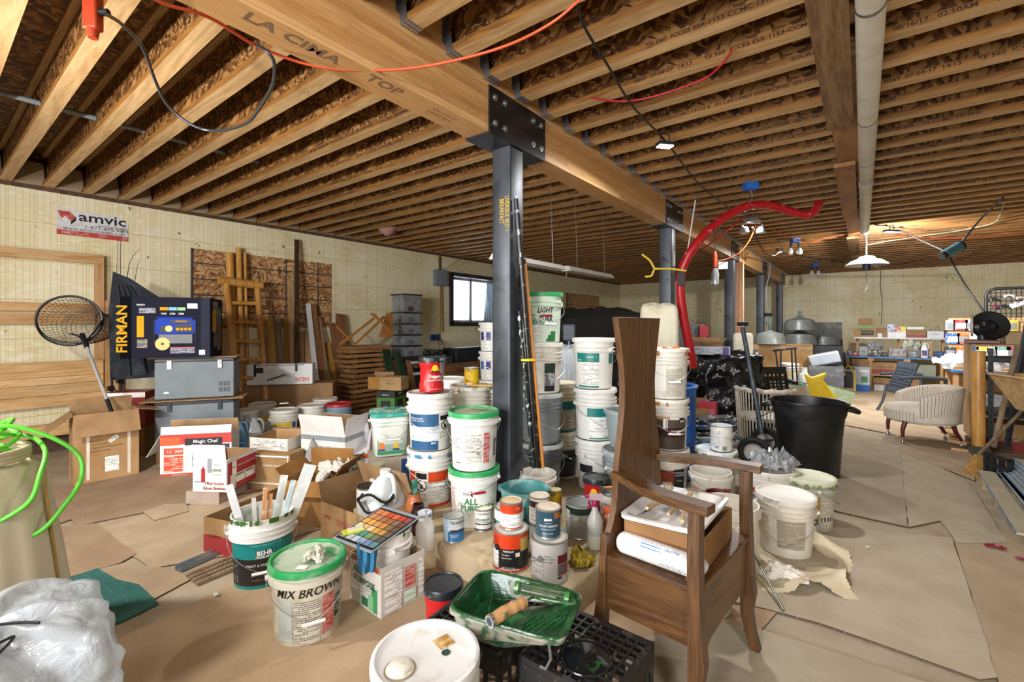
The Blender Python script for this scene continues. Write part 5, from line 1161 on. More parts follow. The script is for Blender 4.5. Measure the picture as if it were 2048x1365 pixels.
b=MB();b.cyl(hp0+(hp0-hp1)*.12,hp0+(hp1-hp0)*.12,.02,blk,10);b.tube(bez([pd(205,640,4.45),pd(192,660,4.38),pd(170,684,4.33)],5),.008,blk,6);b.tube(bez([pd(140,668,4.3),pd(156,672,4.3),pd(168,684,4.32)],5),.008,blk,6);b.build('yoke',t)
b=MB();b.cyl(hp1,hp1+(hp1-hp0)*.25,.017,blk,10);b.build('grip',t)
# fishing rods
rods=[('fishing rod curved over at its tip, behind the generator box',[(248,760),(250,640),(254,560),(262,520),(280,498)],0),('long straight fishing rod reaching the banner, rightmost of the tall ones',[(240,790),(242,650),(241,500),(247,455)],1),('fishing rod with black grip leaning left of the generator box',[(222,815),(226,700),(231,600),(236,480)],1),('short fishing rod leaning before the black cover',[(238,800),(252,660),(270,560),(278,518)],1)]
for lb_,pts,rl_ in rods:
    P3=[pd(u,v,4.75+.35*i/len(pts)) for i,(u,v) in enumerate(pts)];t=thing('fishing_rod',lb_,'fishing rod',P3[0]);c_=[p-P3[0] for p in bez(P3,6)]
    b=MB();n_=len(c_);b.tube(c_,[.006-.0045*i/n_ for i in range(n_)],plain('#202226',.3),6);b.build('blank',t)
    d_=(c_[3]-c_[0]).normalized();b=MB();b.cyl(V((0,0,0)),d_*.32,.012,plain('#121315',.7),10);b.build('grip',t)
    if rl_:
        b=MB();o_=d_*.2+V((.05,-.02,0));b.cyl(o_+V((0,-.02,0)),o_+V((0,.03,0)),.026,plain('#2b2b2d',.3,.6),14);b.cyl(o_+V((0,-.035,0)),o_+V((0,-.02,0)),.02,plain('#b08d3a',.3,.8),14);b.cyl(d_*.2,o_,.006,plain('#222222',.4),6);b.tube([o_+V((0,.03,0)),o_+V((.05,.03,-.02)),o_+V((.07,.03,-.03))],.005,plain('#1b1b1b',.4),6);b.build('reel',t)
# big open carton
KR=card('#b08c62',.8,'#9a784f',6)
cb=fp(147,974);TAPE=P('#d5cdbd',rough=.25)
t=carton('tall open cardboard box with shipping label, flaps folded down, by the bed frame',V((cb.x,cb.y,0)),radians(86),.43,.32,.59,KR,near='L',flaps={'f':(150,.2),'l':(128,.2),'b':(-12,.1),'r':(100,.16)},
    dec=[('f',-.125,.28,.022,.5,TAPE),('f',.145,.28,.022,.5,TAPE),('f',.03,.14,.095,.13,FPW),('f',.03,.1,.075,.025,BARC),('l',.0,.28,.022,.5,TAPE)],
    txts=[('f',-.08,.35,'QTY:  1 PC',.018,P('#6b5a4c')),('f',-.06,.32,'G.W.: 44.1 LBS',.018,P('#6b5a4c')),('f',-.0,.29,"MEAS:17.4*16.8*24 INCHES",.018,P('#6b5a4c')),('f',-.05,.26,'MADE IN CHINA',.018,P('#6b5a4c'))])
b=MB();M=face('f',.43,.32,.59,.04,.355,.003)@Matrix.Rotation(.6,4,'Z');b.add([(-.035,-.016,0),(.035,-.016,0),(.035,.016,0),(-.035,.016,0)],[(0,1,2,3)],WH,M);b.text('D139',.024,INKD,M@Matrix.Translation((0,-.008,.0006)),.01);b.build('sticker',t)
# microwave box
mp_=fp(320,955);MW=P('#dcdad6')
t=carton('white-and-red microwave oven box with torn top flap',V((mp_.x,mp_.y,0)),radians(50),.57,.2,.37,MW,near='L',flaps={'f':(-8,.07),'l':(150,.22),'b':(-12,.1)},inner=card(),
    dec=[('f',0,.325,.57,.09,P('#bb2a1d')),('f',-.205,.31,.16,.07,P('#d9561f')),('f',-.18,.22,.15,.06,P('#cf4a26')),('f',-.18,.11,.15,.14,fprint('#cf4a26','#f2d8c8',.018,.2)),('f',.12,.17,.3,.2,P('#2c2336')),('f',0,.012,.57,.024,P('#c93a26')),('f',.06,.3,.3,.06,INKD)],
    txts=[('f',.075,.288,'Magic Chef',.042,WH,.01,1.05),('f',-.21,.21,'1.1',.034,WH,.01),('f',-.14,.21,'1000',.032,WH,.01),('f',-.18,.15,'Countertop',.014,WH),('f',-.13,.007,'www.magicchef.com',.014,WH)])
# ketchup bottle box on a low box
lo=fp(438,1012);lowp=V((lo.x,lo.y,0));HA=radians(33)
carton('low grey-brown box under the ketchup bottle box',lowp,HA,.26,.34,.1,card('#a8978a',.8,'#97867a'),near='R')
hp=fp(453,986,.1)
t=carton('white-and-red glass ketchup bottle box with torn raised flap and grey tape',V((hp.x,hp.y,.102)),HA,.265,.36,.235,P('#e2e0dd'),near='R',flaps={'f':(8,.12),'r':(60,.03)},inner=card(),
    dec=[('f',.0,.2,.035,.12,P('#8f9499')),('f',-.085,.05,.07,.055,BARC),('f',-.05,.12,.03,.1,P('#a8242c')),('f',-.05,.17,.014,.03,P('#a8242c')),('r',.0,.16,.33,.1,P('#a8202c')),('r',-.03,.07,.09,.06,BARC),('r',.08,.07,.09,.06,BARC),('r',-.155,.08,.025,.12,P('#a8242c')),('r',.05,.02,.26,.04,P('#a8202c')),('r',-.1,.16,.05,.1,WH)],
    txts=[('f',.04,.055,'14oz Iconic',.034,P('#8c1c22'),.01),('f',.04,.018,'Glass Bottles',.034,P('#8c1c22'),.01),('f',.06,.2,'79000070',.013,INKD),('f',.06,.155,'HEINZ',.026,INKD,.01),('f',.06,.125,'KETCHUP',.016,INKD),('r',.04,.16,'14oz Iconic Glass Bottles',.022,WH),('r',-.1,.16,'HEINZ',.014,INKD)])
# banana-type box, open cardboard fruit box etc. in the middle
KB=card('#b18f66',.8,'#96754e',7)
c_=fp(405,1103);carton('small red-banded cardboard box lying beside the teal-band pail',V((c_.x+.02,c_.y,.0)),radians(18),.235,.32,.21,KB,near='L',flaps={'r':(20,.12)},dec=[('f',0,.055,.235,.11,P('#a3353a')),('r',0,.055,.32,.11,P('#a3353a')),('f',.07,.16,.05,.06,FPG)],txts=[('f',-.03,.1,'CALIRON',.026,P('#7a2a22'))])
def dbox(label,u,v,z0,rz,w,d,h,m,near='R',**k):
    p=fp(u,v,z0);return carton(label,V((p.x,p.y,z0)),radians(rz),w,d,h,m,near=near,**k)
WC=card('#d3d0c8',.7,'#bdb9b0',8)
# open printed box row behind ketchup box: white shallow box on brown boxes
dbox('brown taped carton supporting the shallow white printed box',580,985,0,28,.4,.34,.3,KB,dec=[('f',0,.28,.38,.012,WH),('f',.18,.15,.008,.28,WH),('f',0,.06,.34,.012,FPW)],txts=[('f',.05,.2,'VALENCIA ORANGES',.02,WH)])
p_=fp(575,904,.30);carton('shallow open white printed fruit box on the brown taped carton',V((p_.x,p_.y,.302)),radians(26),.36,.32,.1,P('#dedcd6'),near='R',flaps={'b':(60,.03)},dec=[('f',-.1,.05,.1,.08,FPW),('f',.07,.05,.2,.075,fprint('#e0ded8','#55575a',.014,.3))],inner=card('#b08d62'),txts=[('f',-.11,.035,'Pure n Easy',.014,INKD)])
# upside-down egg box (white, green band)
dbox('brown carton under the tilted white egg box',678,985,0,22,.42,.3,.2,KB)
p_=fp(690,930,.2);t=carton('white egg box with green label and grey tape, open flaps up',V((p_.x,p_.y,.202)),radians(20),.44,.3,.24,P('#dfdedb'),near='R',flaps={'f':(14,.16),'r':(10,.14),'b':(-20,.12)},inner=card(),
    dec=[('f',-.1,.055,.2,.06,P('#3a7d5a')),('f',0,.2,.44,.04,P('#8d9499')),('f',.14,.07,.05,.06,FPW),('r',0,.2,.3,.04,P('#8d9499'))],txts=[('f',.05,.12,'LARGE WHITE EGGS',.022,P('#6a6f70')),('f',-.15,.045,'15x',.03,WH),('f',-.05,.04,'EGGS',.02,WH)])
# HDX sheeting box on long carton
hx=fp(668,812,.25);
carton('long plain brown carton lying under the white plastic-sheeting box',V((hx.x-.03,hx.y,.0)),radians(50),1.12,.32,.56,card('#9b7a55',.8,'#87684a'),near='R',dec=[('f',.4,.2,.03,.03,WH)])
q=fp(625,768,.562);
t=carton('white plastic-sheeting box with upside-down orange lettering and black tape',V((q.x,q.y,.562)),radians(50),.8,.2,.27,P('#d9d9da'),near='R',bev=.003,
    dec=[('f',-.3,.19,.03,.16,INKD),('f',.2,.22,.03,.1,INKD),('f',-.25,.19,.1,.07,INKD),('f',0,.255,.6,.01,P('#4b5560')),('t',-.27,0,.03,.2,INKD),('t',.17,0,.03,.2,INKD),('l',0,.1,.12,.08,INKD)],
    txts=[('f',.27,.09,'HDX',.075,P('#d9622b'),.02,1.1,180),('f',.1,.14,'Black Plastic Sheeting',.02,P('#44484c'),0,1,180),('f',.1,.115,'20 ft x 100 ft',.018,P('#44484c'),0,1,180)])
b=MB();M=face('f',.8,.2,.27,-.05,.1,.004);b.cyl(M@V((-.1,-.04,.0)),M@V((.12,.03,0)),.012,P('#55606a'),8);b.lathe([(.018,0),(0,.001)],P('#9aa4ac'),16,M@Matrix.Translation((.12,.03,.013)),cap=False);b.build('roll_picture',t)
# green speaker box and small box on it
p_=fp(726,880,.0);SB=P('#3c7a2c')
t=carton('green-and-black loudspeaker box behind the square white pail',V((p_.x-.25,p_.y+.6,0)),radians(30),.24,.36,.5,SB,flaps={'b':(0,.02)},dec=[('f',0,.46,.24,.08,INKD),('r',0,.46,.36,.08,INKD),('f',0,.24,.13,.28,INKD),('r',0,.24,.18,.28,INKD),('r',.16,.2,.03,.4,P('#7fb04a'))],txts=[('r',0,.45,'STACK-ON',.03,WH,.02),('f',0,.45,'SPEAKER 8',.02,WH)])
b=MB()
for fc,ww in (('f',.24),('r',.36)):
    for z in (.17,.28):
        b.lathe([(.045,0),(.03,.002),(0,.003)],P('#4b4d55'),20,face(fc,.24,.36,.5,0,z,.004),cap=False)
b.build('speaker_picture',t)
tb_=t.location
carton('small taped brown box sitting on the loudspeaker box, rightmost of two',V((tb_.x+.04,tb_.y+.02,.505)),radians(24),.3,.22,.17,card('#b39468',.8,'#977a50',9),txts=[('f',.0,.08,'USPS PRIORITY',.02,P('#5f4c35'))],tape=TAPE)
carton('open brown box with black arrow print, leaning beside the small taped box',V((tb_.x-.18,tb_.y-.02,.505)),radians(30),.28,.2,.16,card('#b08040',.8,'#9a6e36',10),flaps={'b':(10,.05)},dec=[('f',.07,.1,.05,.07,INKD)])
# ---------- ladder, logs and leaning lumber ----------
GOLD=wood('#a8722f','#d9a55c','Z',1,.3,6,.5,7)
def lean(u,v,ub,X1=-6.8,X0=-6.42,z0=0.0):
    a=xz(u,v,X1);y0=xz(ub,650,X0).y;return V((X0,y0,z0)),a
def board(label,u,v,ub,wpx,m,X1=-6.8,X0=-6.42,th=.035,name='lumber_board',group=None,cap=None):
    p0,p1=lean(u,v,ub,X1,X0);d_=dep(p1);w_=wpx*d_/919*.93;dv=(p1-p0);L=dv.length;dv.normalize()
    Y_=V((0,1,0));Y_=(Y_-dv*Y_.dot(dv)).normalized();X_=Y_.cross(dv)
    t=thing(name,label,'board',p0,group=group);t.matrix_basis=Matrix(((X_.x,Y_.x,dv.x,p0.x),(X_.y,Y_.y,dv.y,p0.y),(X_.z,Y_.z,dv.z,p0.z),(0,0,0,1)))
    b=MB();b.b2(-th/2,th/2,-w_/2,w_/2,0,L,m);b.build('plank',t)
    if cap:b=MB();b.b2(-th/2-.002,th/2+.002,-w_/2-.001,w_/2+.001,L-.12,L+.001,cap);b.build('painted_end',t)
    return t
mus=wood('#8f6b34','#b98f4f','Z',1,.7,8,.2,8);gb_=wood('#5f5040','#8b7760','Z',1,.8,8,.2,9);tan=wood('#96764e','#c2a077','Z',1,.7,8,.2,10);dkb=wood('#33261b','#5a4330','Z',1,.7,8,.2,11);rdb=wood('#6d4a30','#96694a','Z',1,.7,8,.2,12);grn=wood('#12241a','#22402e','Z',1,.6,8,.3,13)
board('tall dark strip, highest of the pieces leaning on the left wall',593,480,594,8,dkb,name='dark_strip')
for a in [('tan board leaning just left of the tall dark strip',581,561,588,12,tan),('mustard board leaning right beside the log ladder',539,640,552,15,mus),('weathered grey board between two mustard boards',554,635,566,14,gb_),('second mustard board, left of the dark-topped one',573,636,580,12,mus),('grey-brown board with a dark painted top end',586,644,592,14,gb_),('narrow tan board behind the wide pale one',602,665,606,9,tan),('wide pale board left of the white strip',616,664,624,18,tan),('brown board directly right of the white strip',627,609,654,10,rdb),('brown board second right of the white strip',636,634,661,9,tan),('dark weathered board, narrow, by the wide reddish one',680,673,684,10,dkb),('leaning brown board in front of the wide reddish one',664,647,689,12,rdb),('short tan board leaning before the plank stack',691,708,700,13,rdb)]:
    board(a[0],*a[1:],cap=plain('#2f2e2d',.7) if 'dark painted' in a[0] else None)
board('thin white-painted strip leaning among the brown boards',616,608,640,9,P('#dcdfe2'),name='white_strip')
board('golden rounded board leaning in front of the others',655,686,680,11,GOLD)
board('wide reddish-brown board end standing against the wall',681,629,684,20,rdb)
for a in [('dark green board leaning left, in front of the plank stack',772,700,800,17,grn),('brown board between the two dark green ones',792,726,815,12,rdb),('dark green board leaning right, in front of the bins',794,706,830,14,grn),('brown board rightmost of the green-and-brown group',815,722,838,13,rdb)]:
    board(a[0],*a[1:],X1=-5.6,X0=-5.1)
for i,(u,v,ub,w_,lb_) in enumerate([(459,508,475,15,'thick peeled log post leaning behind the ladder, left of the two'),(477,497,487,11,'tallest peeled log post behind the ladder'),(490,506,497,6,'thin peeled pole behind the ladder')]):
    p0,p1=lean(u,v,ub);t=one('log_post',lb_,'post',lambda b:b.cyl((0,0,0),p1-p0,w_*5.9/919/2,GOLD,14),p0)
t=thing('log_ladder','golden varnished log bunk ladder leaning against the wall','ladder',(0,0,0));LXa,LXb=-6.62,-6.15
def lp2(u,v):f=(v-560)/(870-560);return xz(u,v,LXa+(LXb-LXa)*f)
rl,rr_=[],[]
for s,(ua,ub) in enumerate(((452,480),(514,532))):
    b=MB();b.cyl(lp2(ua,562),lp2(ub,800),.04,GOLD,14);b.build('rail',t)
b=MB();b.cyl(lp2(437,561),lp2(524,572),.055,GOLD,14);b.build('top_log',t)
for v in (606,644,682,719,756):f=(v-562)/238;b=MB();b.cyl(lp2(452+28*f,v),lp2(514+18*f,v+1.5),.026,GOLD,12);b.build('rung',t)
# plank stack
yA=xz(700,650,-6.05).y;yB=xz(775,650,-6.05).y;SW=wood('#6a4826','#a0744a','Y',1,.6,8,.3,14)
z=.02;k=0;RP=random.Random(2)
zt=xz(735,690,-6.0).z
while z<zt-.06:
    dy=RP.uniform(-.08,.08);b=MB();b.b2(-.32,.02+RP.uniform(-.03,.03),0,yB-yA,0,.05,SW)
    b.build('stacked_plank',None,(-6.05,yA+dy,z),label='brown plank in the spaced stack by the left wall',cat='board',group='planks in the spaced stack')
    z+=.052
    if z<zt-.09:
        for yy in (.1,(yB-yA)-.1):
            b=MB();b.b2(-.3,.0,-.02,.02,0,.022,DARKW);b.build('stack_spacer',None,(-6.05,yA+yy,z),label='short dark spacer between planks of the stack',cat='spacer',group='spacers in the plank stack')
        z+=.0235
# broken chair frame on the stack
t=thing('chair_frame','broken wooden chair frame tipped over on the plank stack','chair',(-6.15,(yA+yB)/2+.1,z));fm=P('#a06a34')
for nm,a,c,r in (('rail',(0,-.55,.02),(0,.05,.42),.022),('rail',(0,-.28,.03),(0,.25,.45),.022),('leg',(0,-.6,.3),(0,-.3,.03),.018),('leg',(0,.0,.5),(0,.3,.3),.018),('leg',(.15,-.05,.48),(.15,.28,.2),.018)):b=MB();b.cyl(a,c,r,fm,8);b.build(nm,t)
b=MB();b.prism([(.15,.12),(.42,.12),(.42,.5),(.3,.52)],-.01,.01,fm,MR);b.build('side_panel',t)
# clear bins
BN=P('#8b8f93',rough=.2,spot='#5b4f4b',sa=.6,ss=14,alpha=.85);yb_=xz(817,650,-6.45);zz=.95
for i,(vt,vb) in enumerate([(589,625),(625,647),(647,669),(669,691),(691,713)][::-1]):
    z0,z1=zat(vb,-6.45,817),zat(vt,-6.45,817)
    t=thing('clear_bin',['lowest clear plastic bin of the tower','second clear bin up in the tower','middle clear bin of the tower','second from top clear bin, nearly empty','top clear bin of the tower, with red and white packets inside'][i],'bin',(-6.5,yb_.y,z0))
    b=MB();b.box((0,0,(z1-z0-.02)/2),(.3,.37,z1-z0-.03),BN,taper=1.08);b.build('bin_body',t)
    b=MB();b.b2(-.18,.18,-.215,.215,z1-z0-.025,z1-z0-.002,plain('#26282b',.4));b.build('bin_lid',t)
    b=MB();b.b2(.156,.16,-.1,.02,.02,.1,P('#5a3a34' if i>3 else '#5f6468'));b.build('contents',t)
zb_=zat(713,-6.45,817)
carton('dark parts carton under the tower of clear bins',V((-6.45,yb_.y,0)),0,.4,.46,zb_-.003,P('#26262b'),dec=[('r',0,zb_-.1,.36,.05,FPW),('r',0,zb_-.3,.36,.05,FPW)])
carton('black and red battery box left of the clear bins',V((-6.4,yb_.y-.46,.68)),0,.3,.34,.1,P('#2a2a2d'),dec=[('r',0,.05,.3,.03,RED)])
carton('support crate under the battery box by the clear bins',V((-6.4,yb_.y-.46,0)),0,.34,.38,.678,card('#5f4a34'))
# electrical on the wall
ep0,ep1=xz(866,560,XW),xz(889,560,XW);z0,z1=zat(573,XW,878),zat(541,XW,878)
t=thing('electrical_panel','grey metal electrical box on the left wall near the window','electrical box',(XW+.002,(ep0.y+ep1.y)/2,z0));w_=ep1.y-ep0.y
b=MB();b.b2(0,.1,-w_/2,w_/2,0,z1-z0,P('#6e7a80'));b.build('enclosure',t,bev=.004);b=MB();b.b2(.1,.108,-w_*.42,w_*.42,.02,z1-z0-.02,P('#7b878c'));b.build('cover',t)
zo=zat(675,XW,870)
b=MB();b.tube([(.03,0,0),(.03,0,-(z0-zo)*.5),(.03,.0,-(z0-zo)+.12),(.03,-.06,-(z0-zo)+.04)],.011,P('#b9a13a'));b.build('cable_down',t)
b=MB();b.tube([(.03,w_*.2,0),(.03,w_*.25,-(z0-zo)+.1)],.008,P('#7a4a3a'));b.build('cable_down',t)
b=MB();b.tube([(.03,0,z1-z0),(.03,0,ZJ-z0-.05)],.014,plain('#17181a',.5));b.tube([(.04,-.05,z1-z0),(.04,-.05,ZJ-z0-.05)],.009,P('#b9a13a'));b.build('cable_up',t)
for k,u in enumerate((864,874)):
    p=xz(u,675,XW);t=thing('outlet_box',['blue outlet box left of the pair below the electrical panel','blue outlet box right of the pair, with plugs'][k],'outlet',(XW+.002,p.y,zo));b=MB();b.b2(0,.05,-.045,.045,-.06,.06,P('#1d5fa8'));b.build('back_box',t)
    b=MB();b.b2(.05,.055,-.03,.03,-.045,.045,P('#2a2b2e'));b.build('receptacle',t)
for k,(c,du) in enumerate((('#7a3b2a',0),('#1b1b1d',3),('#8a4a2f',6),('#1b1b1d',8))):
    p0=xz(872+du,678,XW+.08);p1=xz(892+du*2,720,-6.1);p2=xz(915+du*2,745,-5.8)
    one('power_cable',['brown cord, leftmost of the four hanging from the outlets','black cord second from the left under the outlets','brown cord third from the left under the outlets','black cord, rightmost of the four hanging from the outlets'][k],'cord',lambda b:b.tube(bez([p0,p1,p2],8),.007,P(c)),ang=60)
one('hanging_wire','thin brown wire drooping from the joists to the electrical panel','wire',lambda b:b.tube(bez([xz(960,498,XW+.6),xz(920,520,XW+.3),xz(885,540,XW+.08)],8),.006,P('#7a4a3a')))
# low workbench along the left wall
bA,bB=xz(846,650,-6.0).y,xz(985,650,-6.0).y;zt=xz(900,728,-5.9).z
t=thing('low_workbench','long low wooden workbench under the window','workbench',(-6.3,bA,0));b=MB();b.b2(-.4,.4,0,bB-bA,zt-.05,zt,SW);b.build('top',t);b=MB();b.b2(.36,.4,0,bB-bA,zt-.22,zt-.052,SW);b.build('front_rail',t)
for y in (.05,bB-bA-.1):
    for x in (-.38,.3):b=MB();b.b2(x,x+.08,y,y+.08,0,zt-.052,SW);b.build('leg',t)
def onb(u,X=-6.1):return V((X,xz(u,650,X).y,zt+.001))
p=onb(930);carton('black ribbed tool case on the low workbench',p,0,.35,.85,.27,P('#1b2126'),bev=.01,name='tool_case',cat='case',dec=[('r',0,.13,.7,.01,P('#2c343a')),('r',0,.2,.7,.01,P('#2c343a'))])
p=onb(866);
t=thing('power_station','grey machine with black handle on the low workbench','machine',p);b=MB();b.b2(-.15,.15,-.2,.2,0,.16,P('#55585a'));b.build('body',t,bev=.02);b=MB();b.b2(-.12,.12,-.13,.13,.161,.26,P('#23252a',spot='#8a7a2a',sa=.5));b.build('top_unit',t,bev=.01);b=MB();b.tube(bez([(.1,-.2,.1),(.1,-.27,.2),(.1,-.25,.28)],5),.025,plain('#1b1c1e',.5));b.build('handle',t)
p=onb(897);carton('small orange-labelled box on the low workbench',p,0,.1,.16,.1,P('#c9c9c4'),dec=[('r',0,.05,.12,.04,ORG)])
p=onb(880);carton('grey caddy between the machine and the orange-labelled box',p+V((.12,0,0)),.3,.2,.25,.13,P('#4a4c4e'))
# ---------- row of pails behind the boxes ----------
def fpail(label,u,d,R=.155,h=.37,**k):return pail(label,top(u,d,0),R,h,**k)
YB_=P('#d9b52a')
fpail('white lidded pail at the left end of the row, behind the grey jugs',490,5.3,hndl=False)
fpail('white pail with yellow band, half hidden by the TOTAL pail',525,5.75,labs=[(-1,1,.7,.95,YB_),(-1,1,.1,.7,FPW)],hndl=False)
t=fpail('white cleaner pail reading TOTAL with its handle standing up',568,5.35,labs=[(-.9,.6,.76,.96,YB_),(-.9,.6,.02,.28,YB_),(.65,1.0,.3,.95,P('#2a3f86')),(.6,1.0,.02,.28,YB_)],txts=[('TOTAL',.055,-.2,.5,P('#1d2c5e'),.01),('EcoSolve',.02,-.4,.82,P('#2d7ab8'),.01),('DEGREASER CLEANER',.02,-.15,.18,P('#1d2c5e'))],up=True)
fpail('white pail with dark green band, right of the TOTAL pail',623,5.65,labs=[(-.6,1.0,.7,.88,P('#285c40'))],txts=[('EcoSolve',.02,-.85,.75,P('#2d7ab8'),.01)],hndl=False)
fpail('white pail with yellow stripe behind the green-band pail',651,6.15,labs=[(.2,1.1,.4,.6,YB_)],hndl=False)
fpail('blue-grey pail with bright red lid beside the loudspeaker box',678,5.75,body=P('#7d93a3'),lid=P('#b3222c'),labs=[(-.6,.4,.1,.7,fprint('#4c6d96','#b9c8d8',.012,.3))],hndl=False)
jug('plastic jug of blue liquid with a blue label, behind the microwave box',top(478,4.75,0),.17,.36,P('#5f8ca8',rough=.25),lab=P('#2779b8'),lt=('ECOLAB','#ffffff'),cap='#6d7678')
jug('grey translucent jug right of the blue-label jug',top(508,4.9,0),.2,.36,P('#a9b0b4',rough=.3),cap='#9fa5a8')
jug('second grey jug standing behind the blue-label jug',top(492,5.0,0),.16,.36,P('#a2aaae',rough=.3),cap='#9fa5a8',rot=1)
# square pail with boat picture
sp0=top(779,3.42,.40);t=thing('square_pail','square white pail with teal lid and sailing boats on its side','bucket',sp0,acam(sp0)+.12);b=MB()
b.lathe([(.105,0),(.112,.01),(.125,.22),(.132,.225),(.132,.24),(.127,.245),(.135,.25),(.135,.26),(.128,.265),(.128,.3)],P('#d9dcd2',spot='#9fb9a6',sa=.5),48,sq=7);b.build('body',t)
b=MB();b.lathe([(.138,.285),(.14,.29),(.14,.31),(.13,.315),(0,.312)],P('#3a9a8b',spot='#d5dac9',sa=.9,ss=12,st=.48),48,sq=7,cap=False);b.build('lid',t)
b=MB();M=Matrix.Translation((.122,0,0))@Matrix.Rotation(pi/2,4,'Z')@Matrix.Rotation(pi/2-.055,4,'X')
b.add([(-.1,.02,0),(.09,.02,0),(.095,.21,0),(-.1,.21,0)],[(0,1,2,3)],P('#8fa79a'),M)
for x,c in ((-.07,'#d97a2c'),(.03,'#d9b52a')):b.add([(x-.02,.06,.001),(x+.025,.06,.001),(x+.003,.15,.001)],[(0,1,2)],P(c),M);b.add([(x-.025,.045,.001),(x+.03,.045,.001),(x+.02,.058,.001),(x-.02,.058,.001)],[(0,1,2,3)],P('#3a3f8a'),M)
b.add([(-.1,.02,.001),(.09,.02,.001),(.09,.042,.001),(-.1,.042,.001)],[(0,1,2,3)],P('#2f8a5a'),M);b.build('printed_side',t);handle(t,.14,.25,-1.5,.12)
carton('blue-spined carton of bottles supporting the square pail',V((sp0.x,sp0.y,0)),acam(sp0)+pi/2+.1,.3,.26,.395,P('#a89c8c'),dec=[('f',.1,.2,.06,.36,P('#25407a'))])
# white tub with rag, wash basket, bottles
TBW=P('#d5d4d0',spot='#a9a79f',sa=.4)
def tub(name,label,loc,w,d,h,holes=False):
    t=thing(name,label,'tub',loc,acam(loc)+pi/2);b=MB();o=.75
    prof=[(o*.0,0),(w*.40,0),(w*.43,.02),(w*.49,h-.02),(w*.53,h-.01),(w*.53,h),(w*.48,h),(w*.42,.03),(0,.02)]
    b.lathe(prof,TBW,48,Matrix.Diagonal((1,d/w,1,1)),sq=4.5,cap=False);b.build('body',t)
    if holes:
        b=MB()
        for x in range(-3,4):
            for z in (.1,.14,.18):b.b2(x*.03-.008,x*.03+.008,-d*.475-.0,-d*.46,z-.008,z+.008,INKD)
        b.build('hole_pattern',t)
    return t
tq=top(697,3.35,0);tub('plastic_tub','open white plastic tub with a rag draped over its corner',tq,.36,.3,.27)
one('rag','crumpled white rag draped over the plastic tub and cartons','rag',lambda b:(crumple(b,P('#d9d7d0',rough=.95,bmp=.4),.16,.1,.09,12,n=34,fold=8),b.tube(bez([(-.1,-.05,.03),(-.13,-.11,-.02),(-.12,-.13,-.1)],5),[.035,.037,.037,.036,.034,.03,.028,.025,.02,.014,.008],P('#d9d7d0',rough=.95),9)),tq+V((-.03,-.02,.272)),TH)
bq=top(797,3.3,0);tub('wash_basket','white plastic basket with square holes, left of the orange-label pail',bq+V((-.16,-.06,0)),.34,.26,.25,True)
jug('white milk jug with orange-brown cap behind the big round jar',top(778,3.62,.12),.16,.27,P('#dcdad2',rough=.4))
one('carton_base','low carton hidden under the white milk jug','box',lambda b:b.b2(-.1,.1,-.1,.1,0,.118,KB),top(778,3.62,0),0)
jug('large cloudy jug with white cap, front of the tub group',top(771,2.92,0),.235,.43,P('#d7dcde',rough=.3),rot=-1.0,lab=fprint('#dfe0df','#a34a4a',.012,.3))
jar('big cloudy jar with pale lid behind the cloudy jug',top(757,3.12,.0),.06,.41,P('#d6d3c8',rough=.25),P('#a9ab94'),tall=.85)
jar('squat bottle with orange cap beside the rag',top(735,3.4,.27),.04,.12,P('#d9d9d4'),P('#d9702a'),tall=.7)
t=thing('solvent_tin','rectangular metal solvent tin with blue label in the white tub','tin',top(721,3.27,.03),acam(tq)+pi/2);b=MB();b.b2(-.06,.06,-.03,.03,0,.3,plain('#a9aba6',.3,.7));b.b2(-.055,.055,-.0315,-.0305,.06,.25,fprint('#4a6e9e','#c9d3e0',.012,.4));b.build('body',t,bev=.004);b=MB();b.cyl((.03,0,.3),(.03,0,.325),.018,plain('#8d8f8c',.3,.7),12);b.build('cap',t)
can('white gallon can with black lid, in front of the plastic tub',top(738,3.0,0),.08,.3,(('#e2e0da',0,.9),('#e2e0da',0,1)),labs=[(-.5,.3,.2,.7,FPB)],lidc=plain('#23262a',.4),name='plastic_can')
# white-lined tray box and ketchup-front brown boxes
WL=P('#dddbe0',rough=.7)
p_=fp(668,1005,.0);carton('open brown box supporting the white-lined tray box',V((p_.x-.05,p_.y+.1,.0)),radians(40),.38,.4,.2,KB)
t=carton('shallow white-lined cardboard tray box tilted on the brown cartons',V((p_.x-.24,p_.y+.22,.24)),radians(55),.44,.42,.1,P('#c9c7cc',rough=.8),flaps={'l':(15,.06),'b':(25,.08),'f':(40,.07),'r':(30,.06)},inner=WL,rot=(radians(14),radians(-6),radians(50)))
p_=fp(640,1060);carton('brown box open toward the camera, behind the stir-stick pail',V((p_.x-.2,p_.y+.12,0)),radians(30),.34,.34,.3,card('#a37c4f',.85,'#8c6539',11),flaps={'b':(-5,.14),'l':(40,.1),'r':(35,.14),'f':(150,.1)},inner=card('#a87c48',.85,'#8a6030',12))
p_=fp(700,1140);t=carton('brown moving box with faded red globe print and loose cables inside',V((p_.x+.02,p_.y+.12,0)),radians(3),.48,.34,.24,KB,near='R',flaps={'b':(-20,.2),'r':(110,.1),'l':(20,.12)},txts=[('f',.0,.13,'CUSTOM BOX',.024,P('#b5564a'),.01),('f',-.02,.17,'COMPLETE',.028,P('#b5564a'),0,1,180),('f',-.17,.15,'UPAK',.03,P('#b5564a'),.02),('f',.17,.09,'REUSABLE',.016,P('#b5564a'))])
b=MB()
for xx in (.08,.18):
    b.tube([face('f',.48,.34,.24,xx,.06,.004)@V((.04*cos(k*pi/12),.04*sin(k*pi/12),0)) for k in range(24)],.0015,P('#b5564a'),4,closed=True)
b.build('globe_print',t)
